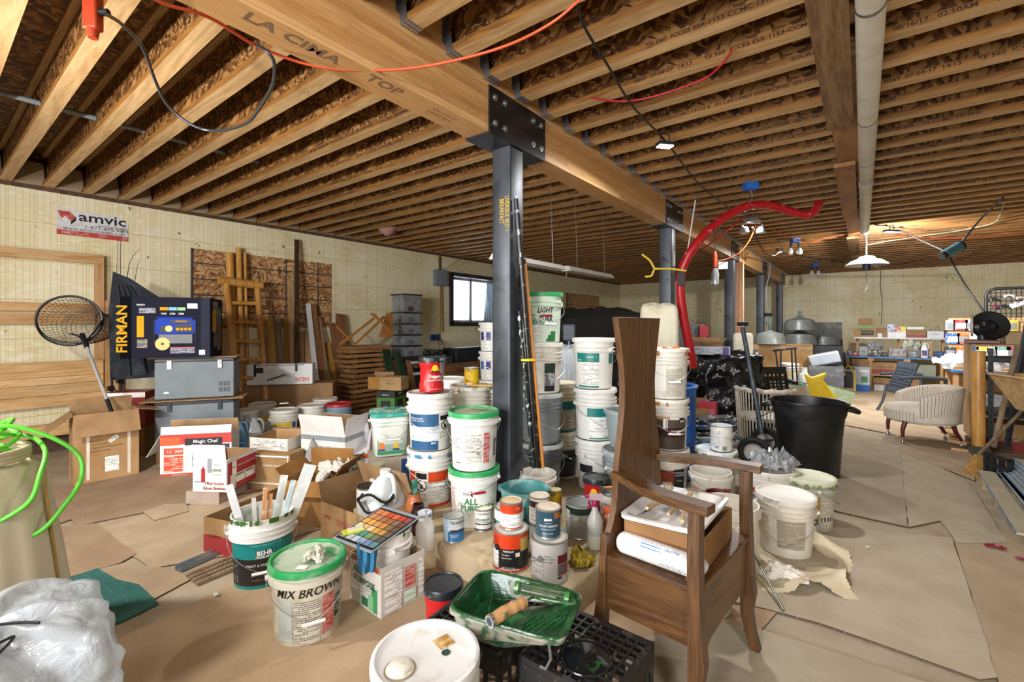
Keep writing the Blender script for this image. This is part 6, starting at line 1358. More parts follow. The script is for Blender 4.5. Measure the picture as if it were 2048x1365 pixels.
for i,(c,r) in enumerate((('#dddcd6',.1),('#1d1e20',.12))):
    one('coiled_cable',['white cable coil in the globe-print box','black cable coil in the globe-print box'][i],'cable',lambda b:b.tube(bez([(r*cos(a*.8),r*.8*sin(a*.8),.02*a/3+.03*(a%3)) for a in range(18)],4),.008,P(c),7),V((t.location.x+.06,t.location.y+.02,.15+.02*i)),.3)
# ---------- rebar, channel, carpet patch ----------
for i,(u0,v0,u1,v1) in enumerate([(372,1152,560,1075),(378,1157,560,1082),(385,1162,560,1090),(392,1168,560,1098)]):
    a,c=fp(u0,v0,.016),fp(u1,v1,.016)
    def rb(b):
        L=(c-a);n=int(L.length/.012);pts=[a+L*(k/n)-a for k in range(n+1)];b.tube(pts,[.0095+(.002 if k%2 else 0) for k in range(n+1)],P('#8d7a62',rough=.7,spot='#5f4a38',sa=.6,ss=20),8)
    one('rebar','rusty ribbed rebar rod lying beside the teal-band pail','rod',rb,a,group='rebar rods beside the teal-band pail',ang=10)
a,c=fp(356,1144,0),fp(560,1055,0);L=c-a
one('steel_channel','blue-grey steel track lying behind the rebar','channel',lambda b:(b.b2(0,L.length,-.03,.03,.0035,.006,plain('#8796a3',.35,.5)),b.b2(0,L.length,-.03,-.027,.006,.03,plain('#8796a3',.35,.5)),b.b2(0,L.length,.027,.03,.006,.03,plain('#a9b6c1',.35,.5))),a,atan2(L.y,L.x))
# ---------- cardboard sheets on the floor ----------
SH=[card('#b39a7c',.9,'#a0876a',20),card('#b5a288',.9,'#a8937a',21),card('#a18a72',.9,'#957c63',22),card('#b3a793',.9,'#a99c86',23),card('#b9a082',.9,'#ad9375',24)]
def sheet(label,pix,k,m,th=.005):
    P3=[fp(u,v,0) for u,v in pix];c_=sum(P3,V())/len(P3);z0=.0005+.0016*k
    rg=random.Random(k*7+len(pix));poly=[]
    for i,p in enumerate(P3):
        q=P3[(i+1)%len(P3)];L=(q-p).length;n=max(1,int(L/.12))
        nn=V((-(q-p).y,(q-p).x,0)).normalized()
        for j in range(n):s=p.lerp(q,j/n)+nn*(rg.uniform(-.004,.004) if j else 0);poly.append((s.x-c_.x,s.y-c_.y))
    b=MB();b.prism(poly,0,th,m);i_=b.mi(P('#57452f'));b.m[2:]=[i_]*(len(b.m)-2);b.build('cardboard_sheet',None,(c_.x,c_.y,z0),label=label,cat='cardboard',ang=30)
sheet('widest tan cardboard sheet on the floor, under the MIX BROWN pail and milk crates',[(-60,1420),(330,1238),(545,1130),(840,1085),(1210,1200),(1560,1220),(1250,1600),(0,1700)],1,SH[4])
sheet('tan cardboard strip in front of the MIX BROWN pail',[(620,1400),(745,1316),(860,1265),(1420,1420),(1200,1650)],2,SH[4])
sheet('big pinkish-brown cardboard sheet before the tall open carton',[(135,1035),(152,1055),(560,975),(600,940),(330,935),(80,985)],2,SH[2])
sheet('beige cardboard sheet between the carpet patch and the red-banded box',[(190,1050),(530,985),(640,1060),(480,1110),(300,1140),(225,1085)],1,SH[1])
sheet('brown cardboard sheet left of the beige one',[(60,1000),(125,990),(172,1032),(105,1055),(60,1060)],3,SH[2])
sheet('large brown cardboard sheet above the green carpet patch',[(70,1062),(190,1050),(272,1112),(240,1130),(115,1165),(60,1140)],3,SH[2])
sheet('small tan cardboard flap beside the green carpet patch',[(195,1142),(245,1130),(345,1140),(380,1163),(308,1202),(280,1180),(238,1168)],2,SH[1])
sheet('narrow cardboard flap with hand hole, behind the red-banded box',[(285,1027),(330,1012),(372,1010),(378,1026),(309,1045)],4,SH[1])
sheet('cardboard sheet in front of the strip with staples',[(1225,1290),(1480,1250),(2010,1420),(1700,1600),(1350,1600)],3,SH[3])
sheet('stapled cardboard sheet right of the oak chair',[(1330,1180),(1540,1225),(1640,1252),(1960,1366),(1995,1362),(1905,1080),(1700,1060),(1500,1060)],4,SH[3])
sheet('tan cardboard along the right edge of the floor',[(1906,1080),(1998,1370),(2150,1420),(2150,1090),(2020,1060)],2,SH[1])
sheet('grey-tan cardboard behind the stapled sheet',[(1560,1000),(1690,1030),(1816,1058),(1800,900),(1786,875),(1560,840)],5,SH[3])
sheet('cardboard sheet right of the trash can, near the pallets',[(1798,895),(1817,1058),(1880,1045),(1915,1090),(2015,1090),(1950,985),(1935,965)],3,SH[3])
sheet('cardboard sheet beneath the striped armchair',[(1690,852),(1790,872),(1800,905),(1950,965),(1940,890),(1900,840),(1720,815)],4,SH[1])
sheet('cardboard sheet in the aisle before the workbench',[(1600,800),(1700,850),(1900,842),(1880,785),(1650,775)],2,SH[1])
for i,(u,v) in enumerate([(1555,1226),(1597,1238),(1641,1254),(1689,1272),(1739,1291),(1792,1310),(1848,1329),(1906,1348)]):
    p=fp(u,v,0);one('staple_cluster','tiny shiny staple cluster along the stapled cardboard edge','staple',lambda b:[b.b2(x-.006,x+.006,y-.0008,y+.0008,0,.0015,plain('#c9cbcc',.3,.9)) for x,y in ((0,0),(.01,.006),(-.008,-.006))],V((p.x,p.y,.0105)),.8,group='staples along the cardboard edge')
GC=P('#2c6460',rough=1,spot='#8fae9c',sa=.35,ss=60,st=.58,bmp=1,bs=160)
def carpet(b):
    px=[(112,1170),(195,1142),(235,1165),(278,1175),(305,1200),(316,1213),(240,1250),(180,1262),(110,1240)];P3=[fp(u,v,0) for u,v in px];b.prism([(p.x,p.y) for p in P3],.006,.014,GC)
one('carpet_patch','teal-green patch of worn carpet showing between the cardboard sheets','carpet',carpet,ang=20)
# ---------- lower left: draped canvas, hose, ropes, plastic bag ----------
cl=top(-95,1.72,0);CV=P('#c9bfa4',rough=.9,spot='#a89a78',sa=.3,ss=6,bmp=.2)
t=thing('canvas_cover','cream canvas drop cloth hanging in folds over a tall bin','cloth',cl);b=MB();n=96;vs_=[]
for z,r in ((0,.335),(.2,.32),(.4,.298),(.6,.272),(.76,.25),(.8,.235),(.815,.2),(.82,.0)):
    for i in range(n):a=2*pi*i/n;f=1+.035*sin(9*a+1)*(1-z)+.02*sin(21*a)*(1-z);vs_.append((r*f*cos(a),r*f*sin(a),z))
b.add(vs_,[(j*n+i,j*n+(i+1)%n,(j+1)*n+(i+1)%n,(j+1)*n+i) for j in range(7) for i in range(n)],CV);b.build('draped_sheet',t,ang=70)
b=MB();a=acam(cl)+1.05;b.tube(bez([(.26*cos(a),.26*sin(a),.79),(.29*cos(a),.29*sin(a),.5),(.345*cos(a),.345*sin(a),.01)],6),.006,P('#a98a4a'));b.build('hem',t)
HG=P('#5fbf3a',rough=.35);hz=.835
for k,(r,dz,c,lb_,rad) in enumerate(((.17,.012,HG,'bright green hose coil lying on top of the draped canvas',.0088),)):
    def hs(b):
        pts=[]
        for i in range(58):a=i*.38;rr=.13+.035*sin(i*.7)+.02*(i/58);pts.append((rr*cos(a),rr*sin(a),.03+.085*(i/58)+.02*sin(i*1.3)))
        b.tube(bez(pts,3),rad,c,8)
        e=V(pts[-1]);a1=acam(cl)+.9;w1=V((cos(a1),sin(a1),0));sd=V((-sin(a1),cos(a1),0))
        b.tube(bez([w1*-.05+V((0,0,.1)),w1*.12+sd*.05+V((0,0,.12)),w1*.24+sd*.1+V((0,0,.06)),w1*.33+sd*.12+V((0,0,-.03)),w1*.36+sd*.08+V((0,0,-.12)),w1*.34+sd*.02+V((0,0,-.2)),w1*.3-sd*.03+V((0,0,-.27)),w1*.22-sd*.05+V((0,0,-.3))],6),rad,c,8)
        b.tube(bez([w1*-.1+sd*.1+V((0,0,.05)),w1*.1+sd*.16+V((0,0,.06)),w1*.25+sd*.06+V((0,0,.02)),w1*.3-sd*.04+V((0,0,-.06)),w1*.3-sd*.09+V((0,0,-.14)),w1*.22-sd*.12+V((0,0,-.2))],6),rad,c,8)
    one('garden_hose',lb_,'hose',hs,V((cl.x,cl.y,hz)),ang=60)
one('rope_coil','pale tan braided rope coil under the green hose','rope',lambda b:b.tube(bez([((.19+.02*sin(i))*cos(i*.5),(.19+.02*sin(i))*sin(i*.5),.012+.0012*i) for i in range(30)],4),.0105,P('#b7aa8c',rough=.9,bmp=.6,bs=90),8),V((cl.x,cl.y,.822)),ang=60)
def plast():
    m,nt,b=newmat('clear_poly');b.inputs['Base Color'].default_value=rgb('#cdd6dd');b.inputs['Roughness'].default_value=.22;b.inputs['Alpha'].default_value=.62;mp=mapping(nt);bump(nt,b,noise(nt,mp,9,5,1),.9,.02);return m
PLS=plast()
def draped(b,w,d_,h,m,seed,sag=.05,n=110,cr=.12):
    vs_=[];rg=random.Random(seed);ph=[rg.uniform(0,6) for _ in range(6)]
    prof=[(1.08,0),(1.05,.12),(1.02,.35),(1.0,.6),(.985,.85),(.95,.97),(.86,1.0),(.5,1.0+sag),(0,1.0+sag*.8)]
    pp=[]
    for (r0,z0),(r1,z1) in zip(prof,prof[1:]):
        m_=max(1,int(abs(z1-z0)*24),int(abs(r1-r0)*14));pp+=[(r0+(r1-r0)*k/m_,z0+(z1-z0)*k/m_) for k in range(m_)]
    prof=pp+[prof[-1]]
    for r,z in prof:
        for i in range(n):
            a=2*pi*i/n;k=1/((abs(cos(a))**5+abs(sin(a))**5)**.2)*(.5);f=1+(.05*sin(11*a+ph[0])+.035*sin(23*a+ph[1])+.05*sin(5*a+ph[2]))*(1.05-z)*(1 if r>.3 else 0)
            zz=z*h+(.03*sin(4*a+ph[3])+.02*sin(9*a+ph[4]))*min(1,h,w*.8)*(1 if z>.5 else 0)*(1 if r>0 else 0);q_=V((w*r*k*cos(a),d_*r*k*sin(a),zz));g=cr*(abs(NZ.noise(q_*6+V((seed,0,0))))+.5*abs(NZ.noise(q_*15))-.2);f+=g;vs_.append((w*r*f*k*cos(a),d_*r*f*k*sin(a),max(0,zz+g*.35*min(1,h)*(z>.05))))
    b.add(vs_,[(j*n+i,j*n+(i+1)%n,(j+1)*n+(i+1)%n,(j+1)*n+i) for j in range(len(prof)-1) for i in range(n)],m)
bgp=top(-28,1.3,0)
t=thing('plastic_bag','large cloudy plastic bag bulging beside the draped canvas','bag',bgp,acam(bgp));b=MB();draped(b,.56,.5,.47,PLS,21,.05,160,.2);b.build('film',t,ang=80)
b=MB();draped(b,.42,.36,.4,P('#7c858c',spot='#23272b',sa=.8,ss=5),31,.12,110,.3);b.build('contents',t,ang=80)
b=MB();b.tube(bez([(.1,.1,.5),(.06,.06,.503),(.03,.0,.505),(.08,-.04,.5),(.13,-.0,.495),(.12,.05,.495),(.18,.02,.49)],6),.004,INKD,6);b.build('marker_scrawl',t)
# ================= right of the chair: pails, trash can, drop cloth =================
q=top(1432,3.72,0);pail('white pail with paint-smeared lid carrying the blue-and-white gallon can',q,.158,.35,PWC,P('#e6e6e3',spot='#6f9fc4',sa=.7,ss=6,st=.5),3,ah=-.3,drop=.06,grip=False,goo=(P('#3e6b4e'),8,.02))
can('white gallon can with fine blue print, on the paint-smeared pail lid',V((q.x+.04,q.y+.0,.345)),.084,.2,(('#dcdad4',0,1),),labs=[(-1.2,-.1,.2,.9,fprint('#dcdad4','#5577a8',.011,.5)),(.1,.5,.03,.2,P('#7d8084'))],ear=(.3,'#d9d9d6',1),lidc=P('#c9ced2'),txts=[('W',.03,-.4,.12,P('#2a62b0'),.02)])
q=top(1421,3.36,0);pail('open white joint-compound pail behind the small red tub',q,.15,.285,PW,None,1,ah=-.9,drop=.13,grip=False,labs=[(-1.1,-.6,.1,.8,FPR),(.5,.9,.75,.85,RED),(.95,1.3,.1,.8,FPK)])
q=top(1438,3.1,0);one('red_tub','open red plastic tub with dark red paint inside, in front of the open pail','tub',lambda b:b.lathe([(.075,0),(.083,.01),(.083,.13),(.087,.135),(.083,.14),(.087,.17),(.088,.215),(.083,.215),(.078,.19),(.078,.06),(0,.058)],[P('#b01c22',spot='#5d0f12',sa=.7)]*6+[P('#5d0f14')]*4,36,cap=False),q)
jug('small cloudy white jug on the floor between the chair arm and red tub',top(1384,3.05,0),.13,.25,P('#d6d2c4',rough=.4),rot=1.5)
q=top(1460,2.62,0);pail('large open white joint-compound pail directly right of the chair arm',q,.157,.335,P('#dedbd0',spot='#b8b09c',sa=.4,ss=5),None,1,open_in=P('#d9d3c4',spot='#bfa98a',sa=.4),ah=-2.4,drop=.1,grip=False,labs=[(.3,.42,.45,.55,INKD),(.1,.5,.02,.3,BARC)],txts=[('ALL',.045,-.1,.6,P('#4d7d5a'),.02),('USG',.018,.15,.75,RED,.02)])
q=top(1402,2.22,0);pail('white lidded pail behind the oak chair, a paint roller sleeve on its lid',q,.156,.355,PWC,PWC,3,hndl=False,tabs=False)
one('roller_sleeve','pale fluffy roller sleeve lying on a pail lid behind the chair arm','roller',lambda b:b.lathe([(.012,0),(.024,.001),(.024,.13),(.012,.131)],P('#b9b3a4',rough=1,bmp=1,bs=90),20,Matrix.Rotation(pi/2,4,'X')),V((q.x+.03,q.y+.1,.37)),.9)
w5=top(1539,3.22,0);pail('white stripper pail with a grey plastic bag and red scraps heaped on top',w5,.162,.35,PWC,PWC,1,ah=-.0,drop=-.02,up=True,tabs=True,labs=[(-1.0,-.3,.3,.42,INKD),(-.9,-.15,.72,.84,P('#c02a30'))],txts=[('AMES',.022,-.52,.75,WH,.01),('MULTI',.035,-.55,.58,P('#27508f'),.02),('STRIPP',.04,-.5,.42,P('#27508f'),.03),('SOLVENT',.02,-.55,.3,P('#27508f'))])
one('plastic_bag','crumpled grey plastic bag on top of the stripper pail','bag',lambda b:crumple(b,plain('#8a8f94',.18,spot='#7a2026',sa=.7,ss=12,st=.6,bmp=.8,bs=30),.15,.13,.13,41,n=34,fold=7),V((w5.x+.01,w5.y,.345)),.4,ang=80)
w6=top(1571,2.74,.012);t=pail('off-white lidded pail with beige print, standing on the drop cloth',w6,.16,.335,P('#d9d4c8',spot='#b9ad98',sa=.4,ss=6),PWC,2,ah=-1.6,drop=.17,grip=False,tabs=False,labs=[(-.3,.75,.25,.95,fprint('#b3aa98','#6d6557',.007,1)),(-.95,-.62,.2,.98,fprint('#cfc8b6','#9c9078',.02,.3))])
b=MB();R_=.14;b.tube([((R_+.004)*cos(-.78+.13*cos(k*pi/10)),(R_+.004)*sin(-.78+.13*cos(k*pi/10)),.2+.024*sin(k*pi/10)) for k in range(20)],.0015,P('#8d7a55'),5,closed=True);b.patch(.162+.0025,-.75,-.2,.29,.33,FPB);b.build('badge',t)
w7=top(1618,3.1,0);t=pail('metal pail with green-spattered pale lid and gold label, right of the off-white pail',w7,.157,.335,plain('#bfc0b8',.4,.4,spot='#6f8a55',sa=.3,ss=12),P('#c9cdb2',spot='#e4e4d2',sa=.6,ss=5),1,ah=.35,drop=.12,grip=False,labs=[(-.9,.45,.35,.92,P('#a98a3a')),(.45,1.3,.05,.92,FPG),(-.9,.4,.22,.35,INKD),(-.2,.3,.02,.2,BARC),(.5,1.2,.3,.4,INKD)],txts=[('STAIN',.03,.0,.25,WH,.02)],goo=(P('#7c8f5a'),22,.05))
b=MB();b.lathe([(.034,0),(.034,.01),(.026,.012),(0,.012)],P('#b3bf95'),20,Matrix.Translation((-.02,-.075,.326)));b.build('spout_cap',t)
tc_,tr2=base(1617,963,140);TC=plain('#101112',.38,spot='#2b2d2e',sa=.5,ss=4)
t=thing('trash_can','big round black plastic trash can with side handles','trash can',(tc_.x,tc_.y,0),acam(tc_));b=MB()
b.lathe([(.22,0),(.235,.01),(.265,.5),(.288,.56),(.292,.63),(.305,.632),(.308,.655),(.3,.665),(.288,.66),(.28,.6),(.225,.03),(0,.025)],TC,48,cap=False);b.build('body',t)
for s in (-1,1):
    b=MB();b.tube(bez([(-.06,s*.285,.615),(-.05,s*.345,.6),(0,s*.365,.59),(.05,s*.345,.6),(.06,s*.285,.615)],5),.02,TC,10);b.build('handle',t)
b=MB();b.tube([((.242+.0)*cos(a)+.0,.242*sin(a),z) for a,z in ((-.28,.05),(-.28,.24),(-.2,.28),(.0,.29),(.2,.28),(.28,.24),(.28,.05))],.007,TC,6);b.build('molded_panel',t)
# drop cloth under the pail
DC=P('#cfc3a6',rough=.95,spot='#c98a55',sa=.25,ss=8,st=.6,bmp=.3,bs=60)
def clothmesh(b,poly,m,seed,amp,n=40):
    rg=random.Random(seed);xs=[p[0] for p in poly];ys=[p[1] for p in poly];x0,x1,y0,y1=min(xs),max(xs),min(ys),max(ys)
    def inside(x,y):
        c=False;j=len(poly)-1
        for i in range(len(poly)):
            if (poly[i][1]>y)!=(poly[j][1]>y) and x<(poly[j][0]-poly[i][0])*(y-poly[i][1])/(poly[j][1]-poly[i][1])+poly[i][0]:c=not c
            j=i
        return c
    ph=[rg.uniform(0,6) for _ in range(8)];vs_=[]
    for j in range(n+1):
        for i in range(n+1):
            x,y=x0+(x1-x0)*i/n,y0+(y1-y0)*j/n
            z=.012+amp*(.5+.5*sin(14*x+ph[0]+3*sin(5*y+ph[1])))**3*.7+amp*(.5+.5*sin(19*y+9*x+ph[2]))**4*.5
            d_=hypot(x-w6.x,y-w6.y);z=.008 if d_<.18 else z*min(1,(d_-.18)/.08)+.008*(1-min(1,(d_-.18)/.08))
            vs_.append((x,y,z))
    fs=[]
    for j in range(n):
        for i in range(n):
            if inside(x0+(x1-x0)*(i+.5)/n,y0+(y1-y0)*(j+.5)/n):fs.append((j*(n+1)+i,j*(n+1)+i+1,(j+1)*(n+1)+i+1,(j+1)*(n+1)+i))
    b.add(vs_,fs,m)
dpx=[(1488,1170),(1520,1120),(1560,1080),(1625,1085),(1690,1100),(1706,1135),(1690,1175),(1718,1205),(1690,1205),(1640,1185),(1590,1195),(1540,1190)]
one('drop_cloth','rumpled canvas drop cloth spread under the off-white pail','cloth',lambda b:clothmesh(b,[tuple(fp(u,v,0)[:2]) for u,v in dpx],DC,4,.055,70),ang=80)
q=fp(1562,1165,0);one('rag','white paint-stained rag lying on the near edge of the drop cloth','rag',lambda b:crumple(b,P('#e3dfd6',rough=.9,spot='#c98f5a',sa=.5,ss=10,bmp=.4),.11,.075,.05,17,fold=6),V((q.x,q.y,.03)),.5,ang=80)
a,c=fp(1567,1221,.02),fp(1508,1110,.12);one('metal_rod','thin grey metal rod lying across the drop cloth','rod',lambda b:b.cyl((0,0,0),c-a,.006,plain('#7a7a72',.4,.6),8),a)
for i,(u,v,c,s) in enumerate([(1990,1100,'#7e1f33',.045),(2044,1125,'#7e1f33',.03),(1735,1100,'#e6e6e2',.012),(565,1175,'#dedcd6',.02),(432,1196,'#cfcdc4',.02)]):
    q=fp(u,v,0);one('paper_scrap',['crumpled dark red wrapper near the pallet corner','small dark red wrapper at the frame edge by the pallet','tiny white chip on the stapled cardboard','white paper scrap before the steel track','curled grey scrap in front of the rebar'][i],'scrap',lambda b:crumple(b,P(c,rough=.4),s,s*.6,s*.4,50+i,n=10),V((q.x,q.y,.012)))
# ================= middle distance =================
def cbox(label,u,vb,d,z0,w,dd,h,m,rz=None,**k):
    p=top(u,d,z0);return carton(label,p,(acam(p)+pi/2) if rz is None else radians(rz),w,dd,h,m,**k)
POLY=plain('#141517',.2,spot='#3a3d41',sa=.5,ss=5,bmp=.9,bs=7)
p=top(1395,6.15,0);one('black_tarp','bulky equipment wrapped in wrinkled black plastic sheeting behind the blue drum','tarp',lambda b:draped(b,1.45,.85,.93,POLY,3,.02,180,.25),p,acam(p)+pi/2,ang=75)
cbox('long white-and-blue box lying on the black plastic sheeting',1424,0,5.95,.965,.42,.14,.1,P('#cfd6e2'),dec=[('f',0,.05,.4,.07,fprint('#cfd6e2','#4a78b8',.014,.4)),('f',.16,.05,.07,.1,P('#5a3a8c'))])
p=top(1318,5.15,0);one('dust_sheet','tall object covered by a cream dust sheet behind the chair back','cloth',lambda b:draped(b,.42,.34,1.55,P('#d6cfba',rough=.95,spot='#b8a684',sa=.4,ss=3),9,.02,110,.04),p,acam(p)+pi/2,ang=75)
p=top(1185,9.2,0);one('dark_cover','large dark fabric cover mounded against the far left corner','cover',lambda b:draped(b,2.2,1.2,1.5,P('#26231f',rough=.9),12,.1),p,acam(p)+pi/2,ang=75)
p=top(1131,5.2,0);one('wrapped_box','tall carton wrapped in cloudy plastic film between the pail stacks','box',lambda b:draped(b,.34,.3,1.08,PLS,15,.02),p,acam(p)+pi/2,ang=75)
p=top(1138,6.6,1.02);t=thing('floodlight','grey floodlight head on a blue stand above the wrapped carton','lamp',V((p.x,p.y,0)),acam(p));b=MB();b.b2(-.06,.06,-.09,.09,1.12,1.36,P('#525a63'));b.build('lamp_head',t,bev=.02);b=MB();b.cyl((0,0,0),(0,0,1.12),.02,P('#6f9ac4'),10);b.build('pole',t);b=MB();b.b2(-.02,.02,-.2,.25,1.0,1.03,P('#c99a2a'));b.build('crossbar',t)
cbox('dark grey flat panel leaning near the far wall, left of the red chair',1381,0,9.6,0,.55,.04,1.36,P('#55565a'),name='flat_panel',cat='panel')
p=top(1428,9.4,0);t=thing('red_chair','red metal-armed chair beyond the vegetable box','chair',p,acam(p)+.4);rd=P('#8c1420')
b=MB();b.b2(-.05,.4,-.22,.22,.8,.88,rd);b.build('seat',t);b=MB();b.b2(-.1,-.03,-.28,-.1,.85,1.33,rd);b.b2(-.12,-.1,-.26,-.12,.9,1.3,P('#c9b27a'));b.build('backrest',t)
for s in (-1,1):b=MB();b.tube(bez([(-.05,s*.24,.95),(.2,s*.24,1.08),(.4,s*.24,1.04),(.42,s*.24,.5),(.42,s*.24,0)],5),.025,rd,8);b.build('armrest',t)
for y in (-.2,.2):b=MB();b.cyl((-.05,y,0),(-.05,y,.8),.022,rd,8);b.build('leg',t)
KB2=card('#957350',.85,'#7d5d3e',30)
cbox('brown carton under the vegetable box',1408,0,7.5,0,.46,.36,.88,KB2);cbox('brown vegetable box printed in green, beside the third column',1412,0,7.4,.882,.44,.34,.2,card('#8f6a50',.85,'#775640',31),flaps={'b':(40,.08),'r':(60,.1)},txts=[('f',0,.12,'Fresh',.07,P('#1f2a1c'),.01),('f',.02,.05,'Vegetables',.07,P('#1f2a1c'),.01)])
t=thing('timber_post','bare pine stud post standing beside the third steel column','post',(-1.80,9.28,0));b=MB();b.b2(-.07,.07,-.045,.045,0,ZB-.005,wood('#a8795a','#cfa384','Z',1,.6,8,.3,15));b.build('timber',t)
cbox('cream plastic appliance with rounded top, beyond the tall dolly handle',1486,0,7.3,0,.28,.3,1.22,P('#d9d2bc'),name='cream_appliance',cat='appliance',bev=.04)
cbox('grey front panel unit tucked behind the cream appliance',1498,0,7.7,0,.26,.3,.95,P('#6e6a62'),name='grey_unit',cat='appliance')
bb_=cbox('very large brown carton behind the black lattice chair',1562,0,8.7,0,.98,.6,.98,card('#a58358',.85,'#8c6c46',32),txts=[('f',.1,.62,'THIS SIDE UP',.07,P('#6b5334'))],dec=[('f',-.0,.93,.98,.05,P('#9d8460'))])
DG_=P('#6f7472',rough=.35,spot='#8e9290',sa=.4)
def hb_(label,u,v,d,R,s=1):
    p=pd(u,v,d);t=thing('high_bay_lamp',label,'lamp',p);b=MB();b.lathe([(R,0),(R*1.02,.01),(R*.98,.03),(R*.93,R*.5),(R*.8,R*.72),(R*.35,R*.85),(R*.15,R*.95),(0,R*.96)],DG_,32);b.build('shade',t);b=MB();b.cyl((0,0,R*.94),(0,0,R*1.35),R*.11,P('#4f6a60'),12);b.build('stem',t)
t0_=cbox('dark steel cabinet carrying the grey lamp shades',1605,0,9.6,0,1.35,.6,.93,P('#3a3c3e'),name='steel_cabinet',cat='cabinet')
vz=lambda z,d:650+(1.35-z)*919/d
hb_('grey lamp shade on the big carton, leftmost of the dish-shaped shades',1540,vz(.985,8.7),8.7,.27);hb_('grey dish shade directly under the green-stemmed one',1600,vz(.935,9.5),9.5,.31);hb_('grey dish lamp shade with green stem, highest of the shades',1600,vz(1.235,9.5),9.5,.3);hb_('lower dish shade right of the green-stemmed one',1650,vz(.935,9.5),9.5,.24)
pW=yz(1625,650,YF-.12);w_,h_=1.35,1.42
t=thing('framed_panel','large dark mottled panel with a thin white frame against the far wall','panel',(pW.x,YF-.06,0));b=MB();b.b2(-w_/2,w_/2,-.02,.02,0,h_,P('#4c4c42',spot='#8a8a72',sa=.6,ss=4));b.build('board',t);b=MB();b.b2(w_/2-.0,w_/2+.03,-.03,.03,0,h_,PWC);b.b2(-w_/2,w_/2+.03,-.03,.03,h_,h_+.03,PWC);b.build('frame',t)
# dolly with pneumatic tyres
t=thing('hand_dolly','hand dolly with chunky black tyres and a tall dark T-handle','dolly',(0,0,0));DM=P('#2c3540',spot='#59636d',sa=.4)
TY=plain('#131414',.7)
for (u,v,d) in ((1508,898,4.35),(1531,868,4.75)):
    c_=pd(u,v,d);c_.z=.145;ax_=V((CT,ST,0))*.55+V((-ST,CT,0))*.83;M=Matrix.Translation(c_)@ax_.to_track_quat('Z','Y').to_matrix().to_4x4()
    b=MB();b.lathe([(.085,-.03),(.12,-.04),(.138,-.03),(.143,0),(.138,.03),(.12,.04),(.085,.03)],TY,40,M,cap=False)
    for k in range(26):
        a=2*pi*k/26;b.box((.14*cos(a),.14*sin(a),.016*(1 if k%2 else -1)),(.012,.017,.03),TY,M,rz=a)
    tt=b.build('tyre',t);b=MB();b.lathe([(.0,-.025),(.03,-.03),(.04,-.012),(.088,-.014),(.088,.014),(.04,.012),(.03,.03),(0,.025)],P('#b9b8b2'),28,M,cap=False);b.build('rim',tt)
b=MB();a_,c_=pd(1524,868,4.5),pd(1485,655,4.75);b.cyl(a_,c_,.022,DM,12);b.build('handle_pole',t)
b=MB();b.cyl(pd(1476,648,4.75),pd(1495,648,4.75),.022,plain('#1b1d20',.5),12);b.build('grip',t)
b=MB();b.cyl(pd(1480,890,4.5),pd(1545,880,4.55),.015,DM,10);b.cyl(pd(1466,872,4.4),pd(1500,886,4.4),.02,P('#4a5866'),12);b.build('axle',t)
b=MB();b.lathe([(0,-.03),(.02,-.025),(.03,0),(.02,.025),(0,.03)],plain('#c9c9c9',.15,.9),16,Matrix.Translation(pd(1466,872,4.38)));b.build('hitch_ball',t)
for pts in (((1528,800,4.9),(1560,790,5.1)),((1512,838,4.7),(1560,815,5.0))):b=MB();b.tube([pd(*pts[0]),pd(*pts[1])],.006,DM,6);b.build('frame_wire',t)
# tray stack, carton, pink packs near the tarp
BT=P('#3b3d40',spot='#b9bcc0',sa=.7,ss=12,st=.52);z=0.02
p=top(1428,4.75,0)
carton('grey block under the stacked roller trays',V((p.x,p.y,0)),acam(p)+pi/2,.3,.25,.12,P('#7b7f83'))
for i,(c,lb_) in enumerate([('#3f6fa8','blue-edged roller tray at the bottom of the tray stack'),('#c9c9c4','white roller tray second from the bottom of the stack'),('#3a3d42','dark roller tray in the middle of the stack'),('#4a6f9c','blue-and-black roller tray second from the top of the stack'),('#2d2f33','black roller tray with white-crusted rim, top of the stack')]):
    t=thing('roller_tray',lb_,'tray',V((p.x+.01*(i%2),p.y,.17+.055*i)),rot=(radians(3*(i%3)-3),radians(-5),acam(p)+pi/2+.1*(i%3)));b=MB();tray_mesh(b,.38,.27,.05,P(c,spot='#d9d9d6',sa=.7,ss=14,st=.52),.01);b.build('basin',t)
cbox('open brown carton beside the pink packs',1388,0,5.25,0,.3,.3,.42,card('#b08e60',.8,'#97764c',33),flaps={'b':(20,.08)},dec=[('f',-.05,.2,.05,.1,FPG)])
cbox('hidden box supporting the pink packs',1418,0,5.3,0,.26,.2,.3,KB2);p=top(1416,5.25,.302);carton('pink pack with clear front, right of the open carton',p,acam(p)+pi/2-.2,.19,.09,.17,P('#c9506f',rough=.3),dec=[('f',0,.12,.19,.05,P('#d9493f')),('f',0,.06,.14,.07,P('#d77a98'))],name='pink_pack',cat='pack')
